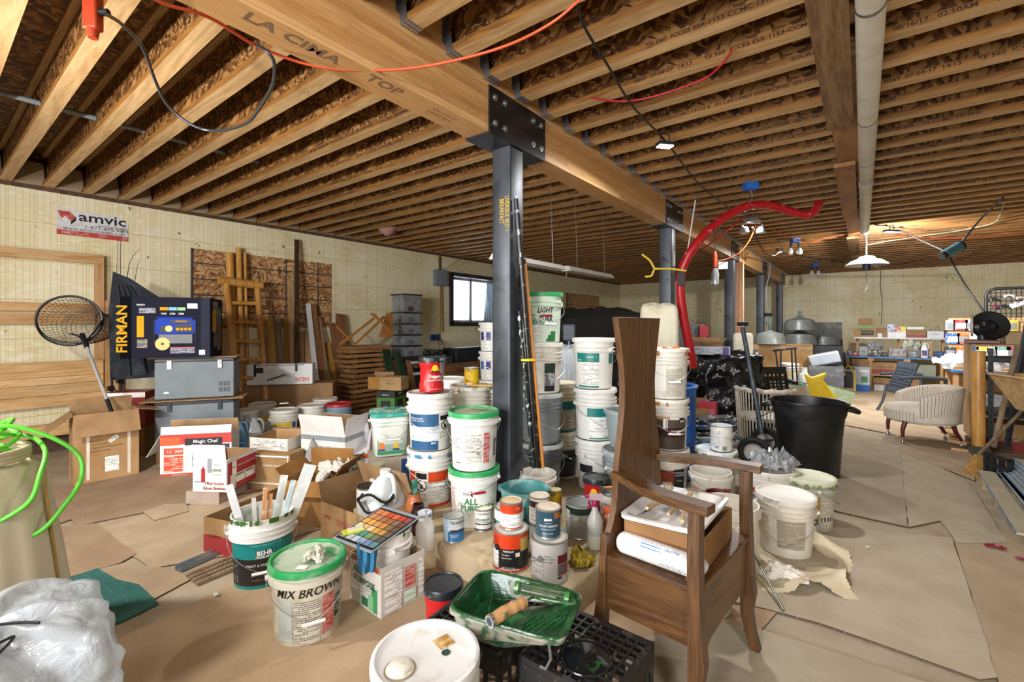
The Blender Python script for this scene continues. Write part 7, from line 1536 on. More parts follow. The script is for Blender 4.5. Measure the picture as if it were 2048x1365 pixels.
# black lattice chair
def lattice(b,w,h,cols,rows,m,top_=.09,th=.018,z0=0):
    b.b2(-w/2,w/2,-th/2,th/2,z0+h-top_,z0+h,m);b.b2(-w/2,w/2,-th/2,th/2,z0,z0+.05,m);s=.035
    for x in (-w/2,w/2-s):b.b2(x,x+s,-th/2-.001,th/2+.001,z0,z0+h,m)
    iw=w-2*s;ih=h-top_-.05
    for i in range(1,cols):x=-iw/2+iw*i/cols;b.b2(x-.011,x+.011,-th/2,th/2,z0+.05,z0+h-top_,m)
    for j in range(1,rows):z=z0+.05+ih*j/rows;b.b2(-iw/2,iw/2,-th/2+.001,th/2-.001,z-.011,z+.011,m)
def pchair(label,loc,rz,m,w=.54,ht=.82,tilt=.2,seat=.4):
    t=thing('patio_chair',label,'chair',loc,rz);b=MB();lattice(b,w,ht-seat,8,7,m);o=b.build('backrest',t);o.location=(0,-.02,seat);o.rotation_euler=(tilt,0,0)
    b=MB();b.b2(-w/2,w/2,-.5,0,seat-.04,seat-.01,m);b.build('seat',t,bev=.006)
    for s in (-1,1):
        b=MB();b.tube(bez([(s*(w/2+.02),.06,seat+.22),(s*(w/2+.04),-.2,seat+.24),(s*(w/2+.04),-.48,seat+.22)],5),.024,m,8);b.build('armrest',t)
        b=MB();b.tube(bez([(s*(w/2+.04),-.47,seat+.22),(s*(w/2+.035),-.46,seat*.5),(s*(w/2+.02),-.54,0)],5),.02,m,8);b.build('leg',t)
        b=MB();b.tube(bez([(s*(w/2),.0,seat+.05),(s*(w/2),.04,seat*.5),(s*(w/2+.01),.12,0)],5),.02,m,8);b.build('leg',t)
    return t
p=top(1545,5.75,0);pchair('black plastic patio chair with a square-hole back, behind the trash can',p,acam(p)+pi/2-2.7+.25,P('#17181a',rough=.35))
p=top(1808,6.75,0);pchair('slate-blue plastic armchair with a square-hole back, behind the striped armchair',V((p.x-.1,p.y+.1,0)),radians(110),P('#3c454f',rough=.4),.55,.82,.35,.36)
# white wicker chair
p=top(1530,5.15,0);t=thing('wicker_chair','white wicker tub chair with a braided top edge, behind the dolly','chair',p,acam(p));WK=P('#cfc8b8',spot='#8d8272',sa=.5,ss=20);b=MB()
for k in range(26):a=-1.5+3.0*k/25;b.cyl((.27*cos(a),.27*sin(a),.08),(.3*cos(a),.3*sin(a),.62),.007,WK,6)
b.build('slat_back',t);b=MB();b.tube(bez([(.3*cos(-1.5+3*k/12),.3*sin(-1.5+3*k/12),.63+.012*(k%2)) for k in range(13)],4),.025,WK,8);b.build('braided_rim',t)
b=MB();b.lathe([(.26,.3),(.27,.34),(0,.35)],WK,24,cap=False);b.build('seat',t)
for a in (-1.2,1.2,2.2,-2.2):b=MB();b.cyl((.24*cos(a),.24*sin(a),0),(.24*cos(a),.24*sin(a),.3),.018,P('#6e6250'),8);b.build('leg',t)
# striped armchair on casters
ac=top(1842,5.3,0);ST_=22
def stripes():
    m,nt,b=newmat('striped_fabric');t=N(nt,'ShaderNodeTexCoord');s=N(nt,'ShaderNodeSeparateXYZ');nt.links.new(t.outputs['UV'],s.inputs[0])
    fr=math_(nt,'FRACT',math_(nt,'MULTIPLY',s.outputs[0],1/.032));g=math_(nt,'LESS_THAN',fr,.13)
    nt.links.new(mixc(nt,g,rgb('#d3cabb'),rgb('#4f2f35')),b.inputs['Base Color']);b.inputs['Roughness'].default_value=.9;return m
SF=stripes();t=thing('tub_armchair','striped cream tub armchair on dark red legs with casters','chair',(ac.x,ac.y,0),radians(195))
# local: +x = open front ; shell wraps behind
def shell(b,R,r_in,z0,ztop,a0,a1,n=28):
    vo=[];uv=[]
    for k in range(n+1):
        a=a0+(a1-a0)*k/n;f=abs((a-pi))/((a1-a0)/2);zt=ztop-.13*f**2.5
        for rad,z,fl in ((R*.86,z0,1.0),(R,zt-.03,1),(R-.02,zt,1),(R-.07,zt,1),(r_in,zt-.03,1),(r_in-.02,z0+.1,1)):
            vo.append((rad*cos(a)*1.0,rad*sin(a),z));uv.append((a*R,z))
    fs=[]
    for k in range(n):
        for j in range(5):fs.append((k*6+j,(k+1)*6+j,(k+1)*6+j+1,k*6+j+1))
    fs=[tuple(reversed(f)) for f in fs]
    fs+=[(0,1,2,3,4,5),tuple(n*6+j for j in (5,4,3,2,1,0))]
    b.add(vo,fs,SF,uv=uv)
b=MB();shell(b,.37,.27,.25,.66,pi-1.95,pi+1.95);b.build('upholstered_shell',t,ang=50)
b=MB();b.lathe([(.3,.24),(.33,.27),(.335,.38),(.31,.42),(.2,.44),(0,.445)],P('#d8d1c4',rough=.95),32,cap=False);b.build('seat_cushion',t)
b=MB();b.patch(lambda z:.338,-1.1,1.1,.27,.37,SF,20);b.build('seat_skirt',t)
RL_=P('#5c1a1a',rough=.35);CH=plain('#c9c9c7',.15,.9)
for x,y,bx_ in ((.24,.22,0),(.24,-.22,0),(-.24,.18,-.05),(-.24,-.18,-.05)):
    b=MB();b.tube(bez([(x*.9,y,.26),(x,y,.17),(x+bx_,y,.08)],4),[.026-.0012*k for k in range(9)],RL_,8);l_=b.build('leg',t);b=MB();b.lathe([(0,-.025),(.018,-.018),(.025,0),(.018,.018),(0,.025)],CH,16,Matrix.Translation((x+bx_,y,.026)));b.cyl((x+bx_,y,.04),(x+bx_,y,.085),.008,CH,8);b.build('caster',l_)
# walker frame, pails and bits in front of the big carton
t=thing('walker_frame','folding grey metal walker frame before the big carton','frame',(0,0,0));wm=plain('#33363a',.4,.6);A=[(1550,701,7.4),(1583,699,7.4),(1590,697,7.8)]
b=MB();b.tube(bez([pd(1546,702,7.5),pd(1570,699,7.4),pd(1592,697,7.6)],5),.018,wm,8);b.build('top_bar',t)
for (u0,v0,u1,v1,d) in ((1551,702,1566,775,7.45),(1583,699,1588,790,7.4),(1590,698,1598,785,7.6),(1562,700,1560,780,7.5)):b=MB();a_=pd(u0,v0,d);c_=pd(u1,v1,d);c_.z=0;b.cyl(a_,c_,.012,wm,8);b.build('leg',t)
q=top(1579,7.9,.42);carton('light block stand under the yellow-label pail',V((q.x,q.y,0)),acam(q)+pi/2,.5,.4,.418,P('#a9a08d'));pail('small white pail with yellow label beyond the walker frame',q,.14,.27,PWC,PWC,3,labs=[(-.7,.5,.5,.75,P('#d9b82a')),(-.7,-.2,.5,.75,P('#c9402a'))],hndl=False)
q=top(1607,7.5,.4);jar('clear plastic bottle with picture label on the stone block',q,.08,.26,P('#c4cac6',rough=.2),None,tall=.6,name='plastic_bottle')
q=top(1604,7.45,0);carton('grey-beige stone block with a green string on top',q,acam(q)+pi/2+.3,.3,.3,.395,P('#a8a08c',bmp=.6),name='stone_block',cat='block')
one('green_string','tangle of dark green string lights on the stone block','string lights',lambda b:b.tube(bez([(.16*sin(i*2.1),.12*cos(i*1.7),.01+.02*(i%3)) for i in range(20)],3),.006,P('#1f5a44'),5),top(1592,7.2,.4))
carton('pale stand beneath the green string lights',top(1590,7.2,0),.3,.25,.25,.395,P('#9a927f'))
p=top(1640,6.7,0);one('yellow_bag','bright yellow plastic bag slumped by the pine board','bag',lambda b:b.prism([(-.2,.4),(-.1,.34),(.02,.4),(.08,.42),(.04,.3),(.22,.02),(.12,-.02),(-.06,.0),(-.1,.05)],-.05,.05,plain('#e3c012',.25,bmp=.8,bs=14),Matrix(((0,0,1,0),(1,0,0,0),(0,1,0,0),(0,0,0,1)))),V((p.x,p.y,.24)),acam(p),ang=70,bev=.02);carton('low block under the yellow bag',p,acam(p)+pi/2,.3,.2,.2,KB2)
b=MB();p=top(1668,7.35,0);b.b2(-.2,.2,-.01,.01,0,.36,P('#7e8a6a',spot='#a9b394',sa=.5,ss=6));b.b2(-.21,.21,-.012,.012,.35,.37,P('#4a4a3a'));b.build('picture_board',None,p,0,(radians(-18),radians(14),acam(p)+pi/2),'sage-green picture board leaning behind the yellow bag','picture')
p=top(1620,7.9,0);one('pine_board','pale pine board leaning behind the yellow bag','board',lambda b:b.cyl((0,0,0),(.0,-.0,.01),.001,LUMBZ) or b.prism([(-.05,0),(.05,0),(-.08,.85),(-.18,.85)],-.015,.015,LUMB,Matrix(((0,0,1,0),(1,0,0,0),(0,1,0,0),(0,0,0,1)))),p,acam(p))
p=top(1652,8.1,0);carton('grey metal chest under the tilted white appliance',p,acam(p)+pi/2,.5,.4,.63,P('#54565a',spot='#85888c',sa=.5),name='metal_chest',cat='chest');carton('white-grey printer tilted on the metal chest',V((p.x,p.y,.655)),acam(p)+pi/2,.46,.33,.2,P('#9ba3ad'),rot=(0,radians(-14),acam(p)+pi/2),bev=.03,name='printer',cat='printer')
# ================= workbench at the back =================
BY=12.26;X0,X1=yz(1692,650,BY).x,yz(1892,650,BY).x;BZ=.685;BLE=P('#2f6fb0',spot='#8db6d9',sa=.4,ss=14)
t=thing('workbench','long plywood workbench with a blue front edge below the shelf','workbench',(X0,BY,0));L=X1-X0
b=MB();b.b2(0,L,0,.62,BZ-.03,BZ,LUMB);b.build('top',t);b=MB();b.b2(0,L,-.008,0,BZ-.032,BZ+.001,BLE);b.build('blue_edge',t)
for z in (.32,.04):b=MB();b.b2(.42,L,.01,.6,z-.03,z,LUMB);b.build('lower_shelf',t)
for x in (.42,1.0,L-.06):b=MB();b.b2(x-.025,x+.025,0,.04,0,BZ-.033,LUMBZ);b.b2(x-.05,x+.05,-.012,0,BZ-.1,BZ-.04,LUMBZ);b.b2(x-.05,x+.05,-.012,0,.26,.33,LUMBZ);b.build('leg',t)
for x in (.05,L-.1):b=MB();b.b2(x,x+.05,.55,.6,0,BZ-.033,LUMBZ);b.build('leg',t)
SYz=1.08;sX0,sX1=yz(1708,650,BY+.3).x,yz(1897,650,BY+.3).x
t=thing('bench_shelf','white shelf board raised above the back of the workbench','shelf',(sX0,BY+.3,BZ+.002));b=MB();b.b2(0,sX1-sX0,0,.32,SYz-BZ-.03,SYz-BZ,P('#c9ccd0'));b.build('board',t)
for x in (.06,(sX1-sX0)*.5,sX1-sX0-.06):b=MB();b.b2(x-.02,x+.02,.2,.3,0,SYz-BZ-.031,LUMBZ);b.build('bracket',t)
def bi(label,u0,u1,h,z,Y,m,d=.25,name='cardboard_box',cat='box',**k):
    a,c=yz(u0,650,Y).x,yz(u1,650,Y).x;return carton(label,V(((a+c)/2,Y+d/2,z+.002)),0,c-a,d,h,m,name=name,cat=cat,**k)
CLR=P('#8c2f2a');KC=card('#a98a62',.85,'#90704a',34)
def band(w,h):return [('f',0,h*.2,w,h*.4,CLR)]
Ys=BY+.31
bi('brown box with black print on the shelf, under the green-band carton',1709,1751,.17,SYz,Ys,KC,dec=[('f',.04,.09,.22,.1,INKD)],txts=[('f',.04,.09,'KITCHEN AID',.03,P('#c9b28a'))])
bi('open carton with green band on top of the shelf stack',1716,1745,.14,SYz+.172,Ys,KC,flaps={'b':(10,.1),'f':(5,.07)},dec=[('f',0,.05,.26,.06,P('#4f8a3c'))])
bi('small tan box next to the black-print box on the shelf',1753,1773,.2,SYz,Ys+.1,KC);bi('small white-and-blue pack before the tan box',1755,1764,.09,SYz,Ys-.001,P('#c9ced9'),.08,'small_pack','pack')
bi('white long carton on the shelf carrying printed boxes',1775,1812,.11,SYz,Ys,P('#d9dade'));bi('white box with a blue-black picture, upright on the white carton',1774,1789,.17,SYz+.112,Ys,P('#b9bfd0',spot='#2b3350',sa=.9,ss=20,st=.5),.1,'printed_box');bi('red and white packet second on the white carton',1790,1800,.12,SYz+.112,Ys,P('#b04440',spot='#e2dede',sa=.9,ss=24,st=.48),.08,'packet','packet');bi('yellow and white packet third on the white carton',1801,1812,.12,SYz+.112,Ys,P('#e0c23a',spot='#eef0f0',sa=.9,ss=14,st=.5),.08,'packet','packet')
w_=yz(1852,650,Ys).x-yz(1813,650,Ys).x;bi('red-based banana box in the middle of the shelf, foam sheets on top',1813,1852,.17,SYz,Ys,KC,dec=band(w_,.17),txts=[('f',0,.09,'CALIRON',.06,P('#5a3a2a'))]);bi('pale foam sheets on the shelf banana box',1814,1848,.05,SYz+.172,Ys,P('#d9dce0'),.2,'foam_sheet','foam')
bi('white banana box at the right end of the shelf',1854,1888,.14,SYz,Ys,P('#d3d5da'),txts=[('f',0,.06,'CHIQ',.05,P('#6a7078'))]);
for i in range(3):bi(['light brass fitting left on the white banana box','brass fitting in the middle of the white banana box','brass fitting right on the white banana box'][i],1861+8*i,1866+8*i,.06+.02*i,SYz+.142,Ys+.05,P('#8a7a50'),.06,'brass_fitting','fitting')
for i,c in enumerate(('#7a3b2a','#2f4a6a','#c9b25a','#6a2f35')):bi(['rust-coloured book','blue book','yellow book','maroon book'][i]+' standing at the right end of the shelf',1889.5+2*i,1891+2*i,.15+.01*i,SYz,Ys,P(c),.12,'book','book')
# on the bench top
Yb=BY+.05
TB=[('dark blue power tool heap behind the vacuum end of the bench',1693,1704,.1,'#3f4750','#c9cdd2'),('red and white parts box near the left bench end',1704,1715,.07,'#b04a48','#d9d6d4'),('grey machine with a black dial on the bench',1717,1735,.2,'#8d9499','#2c2f33'),('black-and-white tool case on the bench, left of the middle',1738,1760,.13,'#232428','#d3d3d6'),('dark tray of tools on the bench middle',1762,1775,.08,'#2c2b2d','#8a7a6a'),('open box of clear packets with red band on the bench',1777,1813,.17,'#9c9697','#5a4a48'),('grey plastic jug case beside the white detergent bottle',1816,1836,.13,'#6d7478','#b9bdc0'),('tan storage box with pale lid behind the detergent bottle',1842,1866,.33,'#a58a68','#c9b594'),('blue round tool bag at the right end of the bench',1869,1889,.13,'#27456b','#4f7aa8')]
for i,(lb_,u0,u1,h,c,s) in enumerate(TB):bi(lb_,u0,u1,h,BZ,Yb+(.16 if 'tan storage' in lb_ else 0),P(c,spot=s,sa=.8,ss=16,st=.52),.2,name=['tool_heap','parts_box','bench_machine','tool_case','tool_tray','parts_box','tool_case','storage_box','tool_bag'][i],cat=['tools','box','machine','case','tray','box','case','box','bag'][i],bev=.012)
one('tool_bundle','clear-wrapped tool bundle lying on the black-and-white tool case','tools',lambda b:crumple(b,P('#8a95a3',rough=.2,spot='#2c3340',sa=.8,ss=14),.14,.1,.16,71,n=20),V((yz(1750,650,Yb).x,Yb+.12,BZ+.135)),ang=80)
one('plastic_wrap','heap of clear plastic with yellow tape on the bench','plastic',lambda b:crumple(b,P('#b5bbb6',rough=.2,spot='#d9c63a',sa=.7,ss=10),.16,.1,.24,72,n=20),V((yz(1822,650,Yb).x,Yb+.12,BZ+.135)),ang=80)
q=V((yz(1850,650,Yb-.02).x,Yb+.08,BZ+.001));jug('white detergent bottle with colourful label on the bench',q,.14,.3,P('#e4e6ea'),lab=P('#3a3f8a',spot='#c9462a',sa=.9,ss=14),cap='#e4e6ea')
q=V((yz(1832,650,Yb).x,Yb+.04,BZ+.13));jug('small grey jug behind the detergent bottle',V((q.x,q.y+.02,BZ+.137)),.1,.14,P('#9aa19f'),cap='#d9d9d9')
for i,u in enumerate((1858,1868)):bi(['black-and-orange clamp left on the bench edge','black-and-orange clamp right on the bench edge'][i],u,u+9,.025,BZ,BY+.0,P('#1f1f1f',spot='#e0642a',sa=1,ss=18,st=.5),.04,'clamp','clamp')
# under the bench
Yu=BY+.06
bi('large brown box on the upper lower-shelf left of the bench posts',1704,1737,.3,.32,Yu,KC,.4,txts=[('f',0,.2,'FOLGERS CASE',.03,P('#6b5334'))])
w_=yz(1793,650,Yu).x-yz(1744,650,Yu).x;bi('red-based banana box on the upper lower-shelf',1744,1793,.24,.32,Yu,KC,.4,dec=band(w_,.24),txts=[('f',0,.12,'CALIRON',.07,P('#5a3a2a')),])
bi('black storage tote with white label under the bench',1795,1816,.19,.32,Yu,P('#26282c'),.4,'storage_tote','tote',dec=[('f',.0,.06,.12,.06,WH)]);bi('grey-green tote on the upper lower-shelf at right',1834,1872,.22,.32,Yu,P('#8d9484'),.4,'storage_tote','tote')
w_=yz(1786,650,Yu).x-yz(1746,650,Yu).x;bi('red-based banana box on the bottom shelf, left',1746,1786,.2,.04,Yu,KC,.4,dec=band(w_,.2))
bi('banana box with red band on the bottom shelf, behind the blue chair',1790,1840,.2,.04,Yu,KC,.4,dec=band(.4,.2));bi('white plastic caddy before the bottom shelf',1748,1772,.12,0,BY-.3,P('#c9c7c4'),.2,'plastic_caddy','caddy')
carton('beige grocery box under the upright vacuum',V((yz(1674,650,BY-.4).x,BY-.3,0)),.1,.36,.3,.36,card('#b3aa98',.85,'#9a917e',35),flaps={'b':(10,.1)},txts=[('f',0,.2,'COFFEE',.05,P('#5a4a3a'))])
hx_=V((yz(1695,650,BY-.7).x,BY-.7,0));carton('white carton with a picture of a black heater',hx_,.05,.26,.3,.45,P('#c9c4b9'),dec=[('f',0,.25,.17,.34,P('#26282c')),('f',-.06,.36,.04,.07,P('#d9dbe0')),('f',0,.04,.2,.04,P('#d9c25a'))])
hx_=V((yz(1719,650,BY-.5).x,BY-.5,0));carton('blue-and-white compressor box with a green machine picture',hx_,0,.33,.26,.5,P('#b9c6d3'),dec=[('f',0,.07,.33,.14,P('#1f5fae')),('f',.08,.25,.1,.12,P('#3f8a3a')),('f',-.12,.35,.08,.26,P('#2f7fc4')),('f',.07,.42,.16,.04,WH)])
one('yellow_hose','yellow air hose looped over the heater and compressor boxes','hose',lambda b:b.tube(bez([yz(1688,740,BY-.9),yz(1697,732,BY-.9),yz(1705,742,BY-.9),yz(1710,760,BY-.9),yz(1707,782,BY-.9)],6),.012,P('#e0b81c'),8))
vp=V((yz(1683,650,BY-.6).x,BY-.62,0));t=thing('upright_vacuum','dark grey upright vacuum cleaner left of the workbench','vacuum',vp,0);vm=P('#33373b',rough=.35)
b=MB();b.lathe([(.14,.3),(.15,.34),(.15,.46),(.1,.52),(.07,.7),(.045,.8)],vm,20);b.build('body',t);b=MB();b.b2(-.16,.16,-.2,.05,.0,.12,vm);b.build('floor_head',t,bev=.02);b=MB();b.cyl((0,0,.12),(0,0,.3),.08,vm,14);b.build('neck',t)
b=MB();b.tube(bez([(0,0,.8),(0,.02,.95),(.0,.0,1.05)],5),.022,vm,8);b.build('handle',t);b=MB();b.lathe([(.1,.33),(.152,.36),(.152,.41),(.1,.43)],plain('#b9bdc0',.2,.5),20,cap=False);b.build('canister_band',t)
bi('black coat rack unit full of cables behind the vacuum',1664,1691,.72,0,BY+.2,P('#1d1f22',spot='#b98a6a',sa=.6,ss=20,st=.6),.3,'cable_rack','rack')
# ================= pegboard and shelf unit at right =================
PY=10.3;px0=yz(1896,650,PY).x
t=thing('pegboard','wooden pegboard divider crowded with hung packages, at the right','pegboard',(px0,PY,0));b=MB();b.b2(0,2.2,0,.02,.0,1.46,LUMB);b.build('panel',t);b=MB();b.b2(0,2.2,-.02,0,1.4,1.46,LUMB);b.b2(1.0,1.09,-.03,0,0,1.4,LUMBZ);b.build('frame',t)
cols_=[('red','#b3262c'),('orange','#dd6a24'),('white','#d9dbe0'),('blue','#2b5fa8'),('yellow','#dcc02c'),('silver','#a3a8ad'),('black','#232528'),('teal','#7fb0ac')]
rows=['top','second','third','lowest'];kinds=[('saw blade pack','pack'),('drill bit card','card'),('sandpaper pack','pack'),('hook pack','pack')];seq=[5,0,2,5,0,1,4,3,1,2,3,4,2,0,6,1,3,4,2,7,0,5,1,2,4,3,6,7];used={}
for i,ci in enumerate(seq):
    r=i//7;c=i%7;cn,ch_=cols_[ci];u=1900+c*21+(r%2)*5;vt=640+r*27
    key=(cn,r);used[key]=used.get(key,0)+1;adj='' if used[key]==1 else ' second'
    h_=.17+.03*((i*3)%3);w_=.11+.03*((i*5)%3);p=yz(u,vt,PY-.02)
    kd=kinds[(i*2+r)%4];b=MB();b.b2(-w_/2,w_/2,-.012,-.002,-h_,0,P(ch_,rough=.3,spot='#e9e9ea' if ci!=2 else '#9b3036',sa=.8,ss=26,st=.54));b.b2(-w_*.35,w_*.35,-.02,-.012,-h_*.85,-h_*.3,P('#e3e5e8' if i%2 else '#8d9196',rough=.2));b.cyl((0,0,-.008),(0,.02,-.008),.004,WIRE,6)
    b.build('hung_package',None,(p.x,PY-.022,p.z),label='%s %s%s hung in the %s row of the pegboard, column %d of its packs'%(cn,kd[0],adj,rows[r],c+1) if False else '%s%s %s hanging in the %s row of the pegboard, %s'%('',cn,kd[0],rows[r],['at its left end','second along','third along','mid-row','fifth along','sixth along','furthest right'][c]),cat=kd[1])
# wire grid screen
gx0,gx1=yz(1972,650,PY-.1).x,yz(2075,650,PY-.1).x;gz0,gz1=1.47,yz(1985,578,PY-.1).z;bk=plain('#202225',.5)
t=thing('wire_grid_rack','black wire grid screen with a round-cornered frame above the pegboard','rack',(gx0,PY-.1,1.462));Hh=gz1-1.462;W_=gx1-gx0
b=MB();b.tube([(0,0,0),(0,0,Hh-.1),(.03,0,Hh-.03),(.1,0,Hh),(W_,0,Hh)],.022,bk,8);b.build('frame',t);b=MB()
for k in range(1,10):x=W_*k/10;b.cyl((x,0,0),(x,0,Hh),.005,bk,5)
for k in range(1,7):z=Hh*k/7;b.cyl((0,0,z),(W_,0,z),.005,bk,5)
b.build('wire_grid',t)
for i,(u,v,c,s) in enumerate([(1993,618,'#8a1f5a',.05),(2012,620,'#26292d',.09),(2018,596,'#b9bcc0',.06),(2040,600,'#b9a9a9',.06),(2042,618,'#c9ced4',.12),(1988,605,'#2a2d30',.08)]):
    p=yz(u,v,PY-.19);one('hung_tool',['magenta tangled strap hung on the wire grid','black clamp hung low on the wire grid','chrome spray gun hung on the wire grid','pinkish spray gun right of the chrome one','clear face shield at the right of the wire grid','black cable bundle at the left of the wire grid'][i],'tool',lambda b:(crumple(b,P(c,rough=.3),s,s*.5,s*.9,90+i,n=14),b.cyl((0,0,0),(0,.09,.03),.005,WIRE,5)),p,0,ang=80)
# shelf unit
e0=xz(1945,650,.95);e1=xz(1927,650,.95);PLY=wood('#9a7a54','#d0ae84','Z',.5,.6,14,.3,16)
t=thing('shelf_unit','black steel shelf unit with a plywood end panel at the right edge','shelf',(.95,e0.y,0));b=MB();b.b2(0,.02,0,e1.y-e0.y,.1,1.12,PLY);b.build('end_panel',t);b=MB();b.b2(-.002,.022,-.012,0,.1,1.12,BLE);b.build('blue_edge',t)
for z in (.42,.8,1.0):b=MB();b.b2(.12,1.6,.02,.5,z-.05,z,plain('#1b1c1e',.5));b.build('shelf_board',t)
for x in (.12,1.5):b=MB();b.b2(x,x+.04,0,.02,.1,1.1,plain('#3a3d40',.4,.5));[b.b2(x+.012,x+.026,-.001,.0,.15+.07*k,.18+.07*k,INKD) for k in range(13)];b.build('angle_post',t)
b=MB();b.b2(.0,1.6,.0,.52,1.12,1.14,PLY);b.build('top_board',t);b=MB();b.b2(-.02,.3,.02,.3,0,.098,DARKW);b.build('foot_block',t)
p=pd(1957,650,4.8);one('log_post','varnished round log post standing against the shelf unit end','post',lambda b:b.cyl((0,0,0),(0,0,.99),.055,GOLD,24),V((p.x,p.y,.085)))
one('wood_block','dark painted block under the log post','block',lambda b:b.b2(-.08,.08,-.07,.07,0,.083,P('#3b3a2a')),V((p.x,p.y,0)))
g=V((e0.x+.1,e0.y+.17,1.142));t=thing('bench_buffer','bench buffer with a big black disc on a red-brown base, on the shelf unit','machine',g,acam(g));b=MB();b.b2(-.1,.1,-.14,.14,0,.045,P('#5a2a20'));b.build('base',t,bev=.008)
b=MB();b.lathe([(0,0),(.15,.0),(.16,.01),(.155,.02),(.07,.03),(.065,.07),(.03,.1),(0,.1)],plain('#141516',.3),36,Matrix.Translation((.06,.06,.2))@Matrix.Rotation(pi/2+.25,4,'Y')@Matrix.Rotation(.3,4,'X'));b.build('disc',t);b=MB();b.cyl((0,-.06,.18),(0,.06,.2),.07,P('#2b2d30'),18);b.cyl((0,0,.04),(0,0,.16),.04,P('#2b2d30'),12);b.build('motor',t);b=MB();b.cyl((0,-.09,.2),(0,-.07,.2),.12,P('#b9aaa2'),28);b.build('buffing_wheel',t)
for i,(x,z,w_,h_,c,lb_) in enumerate([(.75,1.142,.2,.14,'#232427','black box on top of the shelf unit'),(.35,1.142,.16,.13,'#a98a62','open wooden cubby block on top of the shelf unit'),(.5,.802,.3,.12,'#3a3f46','dark case on the upper shelf of the unit'),(1.0,.802,.25,.1,'#c9a22a','yellow tool on the upper shelf of the unit'),(.5,.422,.4,.2,'#4a3f35','dark brown box on the middle shelf of the unit')]):carton(lb_,V((.95+x,e0.y+.25,z)),0,w_,.25,h_,P(c))
q=V((1.42,e0.y+.28,.0));carton('red-based banana box on the floor under the shelf unit',q,0,.62,.42,.3,KC,dec=[('f',0,.06,.62,.12,CLR),('f',-.02,.2,.09,.03,INKD)],txts=[('f',0,.1,'CALIRON',.08,P('#3a2a1e')),('f',-.2,.2,'P',.05,P('#6a4a3a'))])
# low side bench with plastic heap
sb=yz(1903,650,9.3);t=thing('side_bench','small blue-edged bench holding a heap of clear plastic','bench',(sb.x,9.3,0));b=MB();b.b2(0,.8,0,.9,.66,.69,LUMB);b.b2(-.005,.0,0,.9,.655,.69,BLE);b.b2(0,.8,-.006,0,.655,.69,BLE);b.build('top',t)
for x in (.02,.7):b=MB();b.b2(x,x+.06,.02,.08,0,.658,LUMBZ);b.build('leg',t)
for x in (.02,.7):b=MB();b.b2(x,x+.06,.8,.86,0,.658,LUMBZ);b.build('leg',t)
one('plastic_sheeting','heap of clear crumpled plastic spilling over the small bench','plastic',lambda b:crumple(b,PLS,.34,.28,.26,81,n=28,fold=6),V((sb.x+.22,9.6,.692)),ang=80)
for i,(dx,z,c,s,nm) in enumerate([(.15,0,'#c9b26a',(.2,.3,.25),'yellow-green carton at the bottom under the small bench'),(.45,0,'#8a8f94',(.25,.3,.35),'grey tote under the small bench'),(.15,.252,'#b98a5a',(.18,.2,.2),'brown box of scraps stacked under the small bench')]):carton(nm,V((sb.x+dx,9.6,z)),.1,s[0],s[1],s[2],P(c,spot='#5a5a52',sa=.6,ss=14))
q=top(1912,6.3,0);can('grey unlabelled gallon can on the floor by the shelf panel',q,.085,.19,(('#a3a5a3',0,1),))
for i in range(7):q=fp(1905+5*i+(i%2)*8,852+9*i,0);one('wood_offcut','small pale wood offcut heaped by the shelf end panel','offcut',lambda b:b.b2(-.09,.09,-.03,.03,0,.035,LUMB),V((min(q.x,.85),q.y,.037*(i%2)+.001)),.5*i,group='wood offcuts by the shelf panel')
# trough, poles
tp=pd(2125,650,3.9);t=thing('wooden_trough','wooden trough-shaped barrow tray propped on poles at the right edge','trough',(tp.x,tp.y,.60),radians(20));TW=wood('#a17f55','#c9a97c','X',1,.7,8,.2,17)
b=MB();o_=[(-.38,-.22,.3),(.6,-.24,.3),(.6,.24,.3),(-.38,.22,.3)];i_=[(-.24,-.12,0),(.5,-.14,0),(.5,.14,0),(-.24,.12,0)]
b.add(o_+i_,[(0,4,5,1),(1,5,6,2),(2,6,7,3),(3,7,4,0),(4,7,6,5)],TW);b.add([(x*.95,y*.93,z+.003) for x,y,z in o_]+[(x*.95,y*.93,z+.02) for x,y,z in i_],[(0,1,5,4),(1,2,6,5),(2,3,7,6),(3,0,4,7),(4,5,6,7)],TW)
for k in range(4):p0,p1=o_[k],o_[(k+1)%4];b.cyl(p0,p1,.013,TW,4)
b.build('tray',t)
for x in (-.15,.4):
    b=MB();b.b2(x-.02,x+.02,-.1,.1,-.06,0,DARKW);b.b2(x-.02,x+.02,-.1,-.06,-.6,-.06,DARKW);b.b2(x-.02,x+.02,.06,.1,-.6,-.06,DARKW);b.build('leg',t)
a_,c_=pd(2036,690,4.15),pd(1987,895,4.15);one('shovel_handle','grey weathered round tool handle leaning behind the trough','handle pole',lambda b:b.cyl((0,0,0),c_-a_,.02,gb_,12),a_);a2,c2=pd(2056,640,4.2),pd(2014,892,4.3)
one('steel_bar','flat black-blue steel bar leaning right of the grey tool handle','bar',lambda b:b.cyl((0,0,0),c2-a2,.022,P('#1d222b'),4),a2)
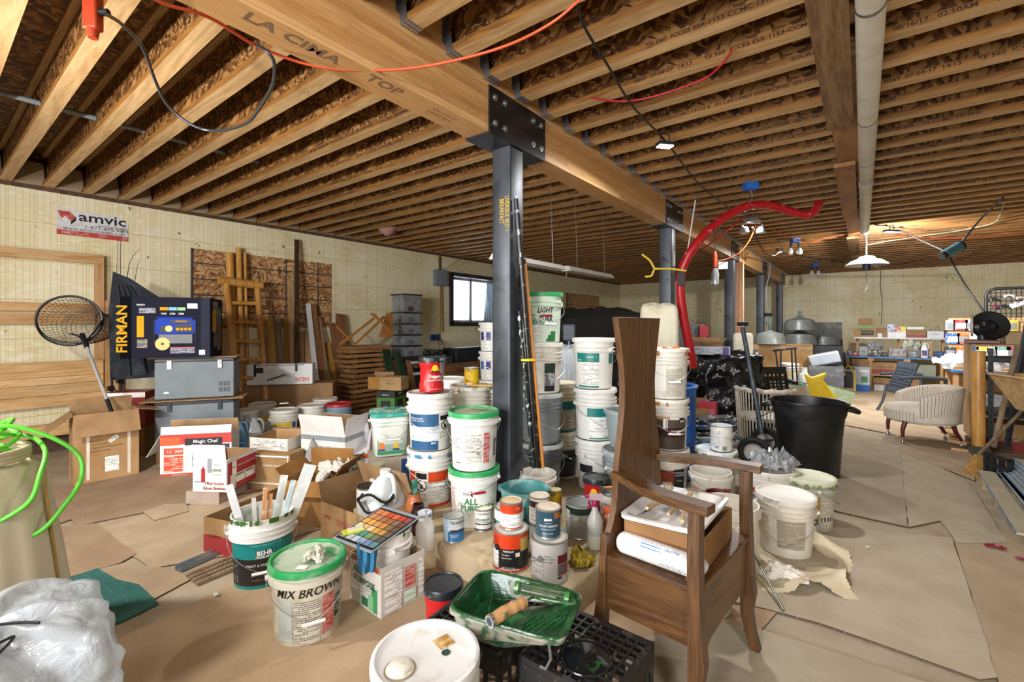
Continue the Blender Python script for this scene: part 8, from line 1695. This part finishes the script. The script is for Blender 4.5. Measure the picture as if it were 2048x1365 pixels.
# pallet with sheets
pm=wood('#8d7656','#b9a280','Y',1,.8,8,.2,18);PX,PY0,PL=.78,4.05,1.3
t=thing('pallet','low wooden pallet under the stacked drywall sheets','pallet',(PX,PY0,0))
for k in range(4):b=MB();y=PL*k/3;b.b2(0,1.2,y-.045 if k else 0,y+.045,0,.1,pm);b.build('runner',t)
for k in range(7):b=MB();x=.0+1.1*k/6;b.b2(x,x+.1,0,PL+.04,.1,.12,pm);b.build('deck_board',t)
DRY=P('#a8a189',spot='#c9c4ae',sa=.4,ss=5);rg=random.Random(9)
for i in range(7):
    t=thing('drywall_sheet',['lowest blue-edged sheet of the stack on the pallet','second blue-edged sheet up, sticking out toward the aisle','third blue-edged sheet up in the pallet stack','middle blue-edged sheet of the pallet stack','third blue-edged sheet from the top of the pallet stack','second blue-edged sheet from the top of the pallet stack','top blue-edged sheet of the pallet stack, a black cable ring on it'][i],'sheet',(PX+.1+.028*i,PY0+.25+.03*i,.121+.0155*i),radians(-1+.4*i));b=MB();b.b2(0,1.0,0,1.15,0,.013,DRY);b.build('board',t);b=MB();b.b2(-.003,0,0,1.15,0,.0125,BLE);b.b2(0,1.0,-.003,0,0,.0125,BLE);b.build('blue_edge',t)
one('cable_ring','black cable ring lying on the top drywall sheet','cable',lambda b:b.tube([(.3*cos(k*pi/20),.3*sin(k*pi/20),0) for k in range(40)],.007,INKD,6,closed=True),(PX+.75,PY0+.9,.24))
for i in range(2):one('thin_plank',['thin dusty plank on the pallet edge nearest the aisle','second thin dusty plank beside the drywall stack'][i],'board',lambda b:(b.b2(0,.1,0,1.5,0,.012,DRY),b.b2(-.002,0,0,1.5,0,.012,BLE)),(PX-.06+.125*i,PY0-.12,.122 if i==0 else .122),radians(-2))
bp_=fp(1957,955,0);t=thing('broom','straw broom head standing on its bristles beside the pallet','broom',bp_,acam(bp_));b=MB();b.lathe([(.075,0),(.07,.06),(.045,.14),(.02,.2)],P('#8f6c34',rough=.95,bmp=1,bs=120,spot='#c09a55',sa=.5,ss=40),20,Matrix.Diagonal((.5,1.3,1,1)));b.build('bristles',t);b=MB();b.cyl((0,0,.2),(-.35,.3,.62),.013,gb_,10);b.build('handle',t)
bq=V((.9,PY0+PL+.13,0));one('shelf_bracket','black slotted plastic bracket leaning at the pallet end','bracket',lambda b:[b.b2(-.02,.02,-.12,.12,z,z+.02,INKD) for z in (0,.08,.16,.24)]+[b.b2(-.02,.02,y,y+.02,0,.26,INKD) for y in (-.12,-.04,.04,.1)],bq,.5)
# ================= hung from the joists =================
BZJ=ZJ-.002
# planks along the aisle, white pipe
PLW=wood('#6b5138','#9a7b58','Y',1,.7,8,.2,19);PLW2=wood('#8a5f36','#b58552','Y',1,.6,8,.3,20)
for i,(y0,y1,z,m,lb_) in enumerate([(1.6,3.95,.04,PLW,'weathered grey plank under the joists, nearest of the overhead row'),(3.0,5.3,.0,PLW2,'brown plank under the joists, second of the overhead row'),(4.9,7.5,.04,PLW2,'brown plank under the joists, middle of the overhead row'),(7.0,9.3,.0,PLW2,'brown plank under the joists, fourth of the overhead row'),(9.1,11.3,.04,PLW,'short grey plank ending the overhead row')]):
    one('overhead_plank',lb_,'board',lambda b:b.b2(-.075,.075,0,y1-y0,0,.035,m),(-.12+.02*(i%2),y0,BZJ-.037-z),0)
t=thing('vent_pipe','long white round vent pipe strapped under the joists','pipe',(.03,1.0,BZJ-.06));PV=P('#d3cdbf',spot='#b5ab96',sa=.4,ss=5)
b=MB();b.lathe([(.052,0),(.056,.0),(.056,7.6),(.05,7.6),(.05,7.3),(0,7.3)],PV,28,Matrix.Rotation(-pi/2,4,'X'),cap=False);b.build('pipe_run',t)
for y in (1.5,2.9,3.9,4.4,5.7,6.8):b=MB();b.lathe([(.058,0),(.058,.02)],galv,24,Matrix.Translation((0,y,0))@Matrix.Rotation(-pi/2,4,'X'),cap=False);b.b2(.05,.053,y,y+.02,-.0,.058,galv);b.b2(-.053,-.05,y,y+.02,-.0,.058,galv);b.build('strap',t)
b=MB();b.lathe([(.06,0),(.062,.02),(.062,.1),(.06,.12)],PWC,24,Matrix.Translation((0,4.55,0))@Matrix.Rotation(-pi/2,4,'X'),cap=False);b.build('coupling',t)
# grey conduit through the joists on the left
one('conduit','blue-grey conduit running through the joist webs on the left','conduit',lambda b:b.cyl((0,0,0),(0,11.5,0),.019,P('#8b96a0',rough=.35),14),(-4.75,-.6,ZJ+.16))
# insulation batts on the wall plate
KP=P('#a08c70',spot='#a8504a',sa=.5,ss=14,st=.56,rough=.9)
def batt(b):
    b.box((0,0,.12),(.12,.24,.24),KP,taper=.8)
b0=None
for i in range(8,len(yl)-1):
    if i>34:break
    pass
b0=MB();b0.box((0,0,.125),(.14,.285,.25),KP,taper=.88);o0=b0.build('insulation_batt',None,(XW-.02,(yl[3]+yl[4])/2,ZJ+.004),label='paper-faced insulation batt stuffed between joist ends above the left wall',cat='insulation',group='insulation batts along the left wall',bev=.02)
for i in range(4,34):copy_tree(o0,(XW-.02,(yl[i]+yl[i+1])/2,ZJ+.004))
# LED work lights
EM=plain('#ffffff',.4,emit=14);
LBL_=['lit LED work light hanging nearest, right of the first column','lit LED work light behind the silver twin floodlight','dark LED work light hung beyond the red hose','brightest LED work light, beside the end of the vent pipe']
for i,p in enumerate(LED):
    w_=(.06,.05,.05,.11)[i];t=thing('led_work_light',LBL_[i],'light',p,TH+.2);b=MB();b.b2(-w_,w_,-.035,.035,-.055,-.03,plain('#1b1c1e',.5));b.build('housing',t);b=MB();b.b2(-w_*.9,w_*.9,-.03,.03,-.062,-.0555,EM if i!=2 else plain('#33363a',.3));b.build('diffuser',t);b=MB();b.tube(bez([(-.03,0,-.03),(-.03,0,.03),(.03,0,.03),(.03,0,-.03)],5),.005,plain('#1b1c1e',.5),6);b.build('hook',t)
CB_=plain('#17181b',.45)
def cord(label,pts,r,m,name='extension_cable',cat='cord',n=8):
    P3=[pd(*p) for p in pts]
    for p in P3:p.z=min(p.z,BZJ-.012)
    o_=P3[0].copy();return one(name,label,cat,lambda b:b.tube(bez([p-o_ for p in P3],n),r,m,8),o_,ang=60)
cord('black cord stringing the LED work lights from above the camera',[(1152,-30,1.85),(1165,45,2.1),(1215,130,2.45),(1265,212,2.95),(1318,268,3.35),(1345,300,3.6),(1400,370,4.5),(1465,420,5.6),(1500,436,6.0)],.007,CB_)
cord('black cord stringing the farther work lights past the red hose',[(1505,455,6.0),(1525,500,6.5),(1548,512,7.4),(1562,505,8.2),(1600,512,9),(1690,525,9.5),(1790,530,9.6),(1860,515,8.4)],.009,CB_)
cord('black cable sagging between orange light and beam, at the upper left',[(212,28,1.75),(245,50,1.9),(285,95,2.1),(312,165,2.3),(335,210,2.4),(380,248,2.45),(430,262,2.45),(490,248,2.35),(520,215,2.2),(545,170,2.05),(548,125,1.95),(530,100,1.92),(500,85,1.95)],.0075,plain('#3a3d40',.15,.3))
cord('orange extension cord drooping across the big beam',[(285,-20,1.55),(330,8,1.62),(420,36,1.75),(520,95,1.95),(630,132,2.05),(740,141,2.1),(860,131,2.1),(1000,96,2.05),(1100,48,2.0),(1170,-10,1.9)],.0065,P('#c8502a'))
cord('thin red tube sagging between joists at the upper right',[(1180,166,2.9),(1235,171,2.95),(1300,150,2.9),(1400,118,2.7),(1440,95,2.55),(1465,62,2.4)],.006,P('#b02028'),'red_tube','tube')
cord('orange cord hanging in a curve behind the red hose',[(1545,452,6.9),(1580,475,7),(1620,483,7.2),(1660,475,7.3),(1690,460,7.3)],.008,P('#c8502a'))
cord('orange cord running low across the far right joists',[(1770,465,7.0),(1830,474,7.4),(1920,477,7.4),(2060,462,7.2)],.008,P('#c8502a'))
cord('orange cord dropping from the twin floodlight to the orange socket',[(1512,450,6.1),(1500,480,6.2),(1480,505,6.3),(1455,518,6.4),(1435,522,6.4)],.008,P('#c8502a'))
cord('red cord running from the twin floodlight down to the hose',[(1485,437,6.0),(1450,465,6.0),(1415,492,6.0),(1390,510,6.0)],.01,P('#9c1a20'))
cord('green-white cord looping from the grey hoist toward the heater',[(1735,490,7.2),(1780,482,7.3),(1850,462,7.4),(1920,440,7.0),(1985,425,6.5),(2000,405,6.0),(2008,386,5.4)],.007,P('#a9b8a8'))
cord('brown wire dropping from the heater lamp to the shelf boxes',[(1740,533,7.0),(1760,540,7.4),(1761,575,8.0),(1764,610,9),(1762,650,11)],.006,P('#6a4a3c'),'lamp_wire','wire')
cord('black cord from the grey hoist down to the bench buffer',[(1898,512,6.0),(1915,545,5.9),(1940,585,5.7),(1965,620,5.4),(1990,650,5.15),(2010,662,5.0)],.011,CB_)
cord('black cord rising from the grey hoist to the joists',[(1921,488,6.0),(1960,440,5.7),(2006,386,5.2)],.012,CB_)
cord('black cord from the vent pipe end through the bright light to the hoist',[(1750,432,6.6),(1790,455,6.8),(1840,480,6.5),(1888,502,6.1)],.009,CB_)
cord('white wire loop dangling below the far heater',[(1733,542,7.0),(1732,560,7.0),(1735,572,7.0),(1730,582,7.0)],.004,P('#4a4a4a'),'pull_chain','chain')
# orange socket + black plug, top left
p=pd(186,25,1.78);p.z=min(p.z,ZJ-.08);t=thing('orange_work_light','orange plastic lamp socket clipped under a joist at the upper left','light',p,TH);OP=P('#c2431f');b=MB();b.b2(-.028,.028,-.02,.02,-.07,.075,OP);b.build('housing',t,bev=.008);b=MB();b.lathe([(.016,-.1),(.02,-.07),(.02,-.065)],OP,16);b.build('nozzle',t);b=MB();b.cyl((.028,0,.0),(.06,0,.0),.013,INKD,10);b.build('plug',t)
p=pd(1430,520,6.4);t=thing('trouble_light','orange-handled trouble light hanging under the beam by the third column','light',p);b=MB();b.lathe([(.0,-.12),(.03,-.1),(.03,.06),(.015,.12)],OP,14);b.build('handle',t);b=MB();b.lathe([(.0,-.38),(.05,-.34),(.055,-.2),(.03,-.12)],plain('#b9c0c4',.15,.5),16);b.build('cage',t);b=MB();b.cyl((0,0,.12),(.0,0,ZJ-p.z),.005,CB_,6);b.build('cord',t)
p=pd(1446,524,6.45);one('cord_tag','white paper tag on the orange cord near the third column','tag',lambda b:b.b2(-.001,.001,-.06,.06,-.1,.0,FPW),p,acam(p))
# twin floodlight
p=pd(1505,442,6.0);t=thing('twin_floodlight','silver twin-head motion floodlight hanging above the red hose','light',V((p.x,p.y,p.z)),TH);SV=plain('#c3c6c8',.2,.7)
b=MB();b.lathe([(0,-.04),(.07,-.03),(.09,0),(.07,.04),(0,.06)],SV,24,Matrix.Diagonal((1.2,.7,1,1)));b.build('canopy',t)
for s in (-1,1):b=MB();b.tube(bez([(s*.05,0,-.02),(s*.13,0,-.05),(s*.11,0,-.1)],5),.012,SV,8);b.lathe([(.03,0),(.055,-.03),(.06,-.08),(.05,-.085),(0,-.07)],SV,20,Matrix.Translation((s*.11,0,-.08)),cap=False);b.build('lamp_head',t)
b=MB();b.cyl((0,0,.05),(0,0,BZJ-p.z-.005),.006,WIRE,6);b.build('hanging_wire',t)
for i,(u,v,d,lb_) in enumerate([(1501,374,4.7,'blue junction box under a joist above the red hose'),(1590,482,7.7,'blue junction box with two clear bulbs, middle distance'),(1630,531,10.9,'blue junction box with bulbs near the far wall')]):
    p=pd(u,v,d);p.z=BZJ;t=thing('junction_box',lb_,'electrical box',p,TH);b=MB();b.b2(-.06,.06,-.05,.05,-.07,0,P('#1d5fae'));b.build('box_shell',t)
    if i:
        for s in (-1,1):b=MB();b.cyl((s*.06,0,-.07),(s*.07,0,-.16),.018,CB_,10);b.lathe([(.02,0),(.045,-.05),(.04,-.1),(0,-.12)],P('#c9cdd0',rough=.15,trans=.4),16,Matrix.Translation((s*.08,0,-.16)),cap=False);b.build('bulb',t)
    else:b=MB();b.tube(bez([(0,0,-.07),(.02,0,-.14),(-.01,0,-.2),(.02,0,-.27),(.01,.9,-.1)],4)[:14],.004,WIRE,5);b.build('wire',t)
# dish heater
p=pd(1733,530,7.0);t=thing('dish_heater','white dish-shaped ceiling heater hanging on a chain beyond the vent pipe','heater',p);b=MB();b.lathe([(.27,-.01),(.275,-.0),(.2,.06),(.12,.09),(.1,.12),(.03,.14),(0,.14)],P('#c9c6c0',rough=.25),36,cap=False);b.lathe([(.27,-.01),(.15,.04),(.0,.06)],plain('#d9d9d7',.15,.6),36,cap=False);b.build('reflector',t);b=MB();b.lathe([(0,-.09),(.05,-.09),(.055,-.01),(.05,.04)],P('#1f2a3a'),20);b.build('burner',t);b=MB();b.cyl((0,0,.14),(0,0,BZJ-p.z-.0),.008,WIRE,6);b.build('chain',t)
# grey electric hoist
p=pd(1903,502,6.0);t=thing('electric_hoist','black and teal cylindrical motor hanging on cords at the right','motor',p);ax_=V((CT,ST,.55)).normalized();b=MB();b.cyl(-ax_*.1,ax_*.12,.06,P('#3f6670',rough=.3),24);b.build('body',t);b=MB();b.cyl(ax_*.12,ax_*.15,.066,INKD,24);b.cyl(-ax_*.15,-ax_*.1,.05,INKD,20);b.build('end_cap',t)
# strip lights on chains
for i,(y,dx) in enumerate(((3.0,0),(4.3,.05))):
    z=1.93+.02*i;t=thing('strip_light',['unlit strip light hanging nearer the window, left of the pair','unlit strip light hanging right of the pair, beyond the LIGHT TURK pail'][i],'light',(-2.55-dx,y+.1,z));b=MB();b.prism([(-.07,0),(-.03,.05),(.03,.05),(.07,0),(.05,-.005),(-.05,-.005)],0,1.1,P('#d3d1cb'),Matrix(((1,0,0,0),(0,0,1,0),(0,1,0,0),(0,0,0,1))));b.build('housing',t)
    for yy in (.25,.95):b=MB();b.cyl((0,yy,.045),(0,yy-.05,BZJ-z),.003,WIRE,5);b.build('chain',t)
    b=MB();b.tube(bez([(0,.02,-.005),(.0,.0,-.06),(0,-.03,-.09)],4),.005,P('#6d7074'),6);b.build('cord',t)
# red flexible hose, yellow rope, remote, poles near the second column
hp_=[(1386,735,5.25),(1378,690,5.22),(1368,640,5.2),(1361,590,5.18),(1362,550,5.15),(1375,515,5.12),(1400,480,5.1),(1430,450,5.1),(1465,426,5.1),(1500,412,5.1),(1540,411,5.12),(1580,423,5.15),(1610,430,5.15),(1628,424,5.1),(1638,405,5.0)]
HR=plain('#a3141d',.3,spot='#d9b9b5',sa=.5,ss=12,st=.62,bmp=.5,bs=30)
def redhose(b):
    P3=bez([pd(*p) for p in hp_],7);n_=len(P3);b.tube([p-P3[0] for p in P3],[.05-.006*i/n_+.0015*(i%2) for i in range(n_)],HR,14)
one('red_hose','thick red flexible hose arching up from the dust-sheeted object','hose',redhose,pd(*hp_[0]),ang=70)
cord('yellow rope tied round the second column',[(1284,509,5.2),(1300,522,5.15),(1308,536,5.12),(1313,538,5.1),(1340,538,5.1),(1372,542,5.1)],.012,P('#d3b93a'),'yellow_rope','rope')
cord('loose yellow rope end hanging from the knot at the second column',[(1309,537,5.14),(1304,550,5.14),(1300,553,5.14),(1290,554,5.14)],.012,P('#d3b93a'),'yellow_rope','rope')
p=pd(1362,552,5.12);one('remote_handset','black handset taped to the red hose','remote',lambda b:(b.b2(-.02,.02,-.035,.035,-.11,.08,INKD),b.cyl((0,0,.08),(0,.0,.22),.006,INKD,6)),p,acam(p)+.1,bev=.004)
a_,c_=pd(1391,400,5.35),pd(1346,690,5.5);one('white_pole','thin white pole leaning by the second column behind the red hose','pole',lambda b:b.cyl((0,0,0),c_-a_,.008,PWC,8),a_)
a3,c3=pd(1366,530,5.3),pd(1350,690,5.4);one('white_pipe','thicker white pipe leaning beside the dust sheet','pipe',lambda b:b.cyl((0,0,0),c3-a3,.02,P('#c9c0b2'),10),a3)
# cord on the fourth column with blue power strip
p=pd(1537,630,10.6);t=thing('power_strip','power strip with blue cords hanging by the fourth column','power strip',p,TH);b=MB();b.b2(-.08,.08,-.02,.02,-.04,.04,INKD);b.build('housing',t);b=MB();b.tube(bez([(-.05,0,0),(-.04,-.02,-.2),(.05,-.02,-.22),(.09,0,-.1),(.07,0,0)],5),.01,P('#5a9fd0'),6);b.build('cord',t);b=MB();b.tube(bez([(0,0,.04),(-.06,0,.5),(.03,0,1.0),(.03,0,BZJ-p.z)],5),.008,P('#9fb9d0'),6);b.build('hanging_cord',t)
# pipe stubs through the deck, right side
for i,(u,v,c,r) in enumerate([(1148,22,'#c9c6bc',.03),(1198,6,'#c9c6bc',.018),(1250,68,'#d3d0c6',.016),(1292,55,'#d3d0c6',.018),(1326,45,'#1c1d1f',.016),(1378,20,'#1c1d1f',.016),(1424,2,'#a8242a',.014)]):
    d=(ZD-.1-H)*919/(650-v);p=pd(u,v,d);one('pipe_stub',['wide white pipe stub poking through the deck beside the cord','thin white stub, second from the beam in the top joist bays','white stub above the fifth joist, left of the pair','white stub above the fifth joist, right of the pair','black pipe stub, left of the two black ones','black pipe stub, right of the two black ones','red pipe stub between joists at the top'][i],'pipe',lambda b:b.cyl((0,0,0),(0,0,ZD-p.z),r,P(c),14),p)
one('insulation_scrap','pink insulation scrap hanging between joists above the left wall','insulation',lambda b:b.lathe([(.02,0),(.1,.05),(.16,.14),(.12,.2),(0,.22)],P('#a87f78',rough=1,bmp=1,bs=40),14),pd(775,470,7.0)+V((0,0,-.02)))
# housings of the out-of-view lamps; the two wide ones are added fill
for i,(p,q,w_) in enumerate([((-3.1,-.45,1.95),(-4.0,2.4,1.2),.12),((1.9,-1.2,2.3),(.6,4.5,.4),.32),((-.62,.55,2.72),(-.9,1.6,0),.14),((-.4,-2.2,2.68),(-.6,1.0,.2),.28)]):
    p,q=V(p),V(q);d_=(q-p).normalized();t=thing('work_and_fill_lamp',['work lamp on a stand left of the camera','added wide fill lamp on a stand right of the camera','small work lamp under the joists just above the camera','added wide fill lamp under the joists behind the camera'][i],'light',p);b=MB();b.cyl(-d_*.05,-d_*.012,w_,plain('#1b1c1e',.5),20);b.build('housing',t);b=MB()
    if i<2:
        b.cyl(-d_*.05,V((0,0,-p.z+.3))-d_*.05,.015,INKD,8)
        for k in range(3):b.cyl(V((0,0,-p.z+.45))-d_*.05,V((.35*cos(k*2.1),.35*sin(k*2.1),-p.z)),.012,INKD,8)
        b.build('stand',t)
    else:b.cyl(-d_*.05,V((0,0,BZJ-p.z)),.006,INKD,6);b.build('hook',t)
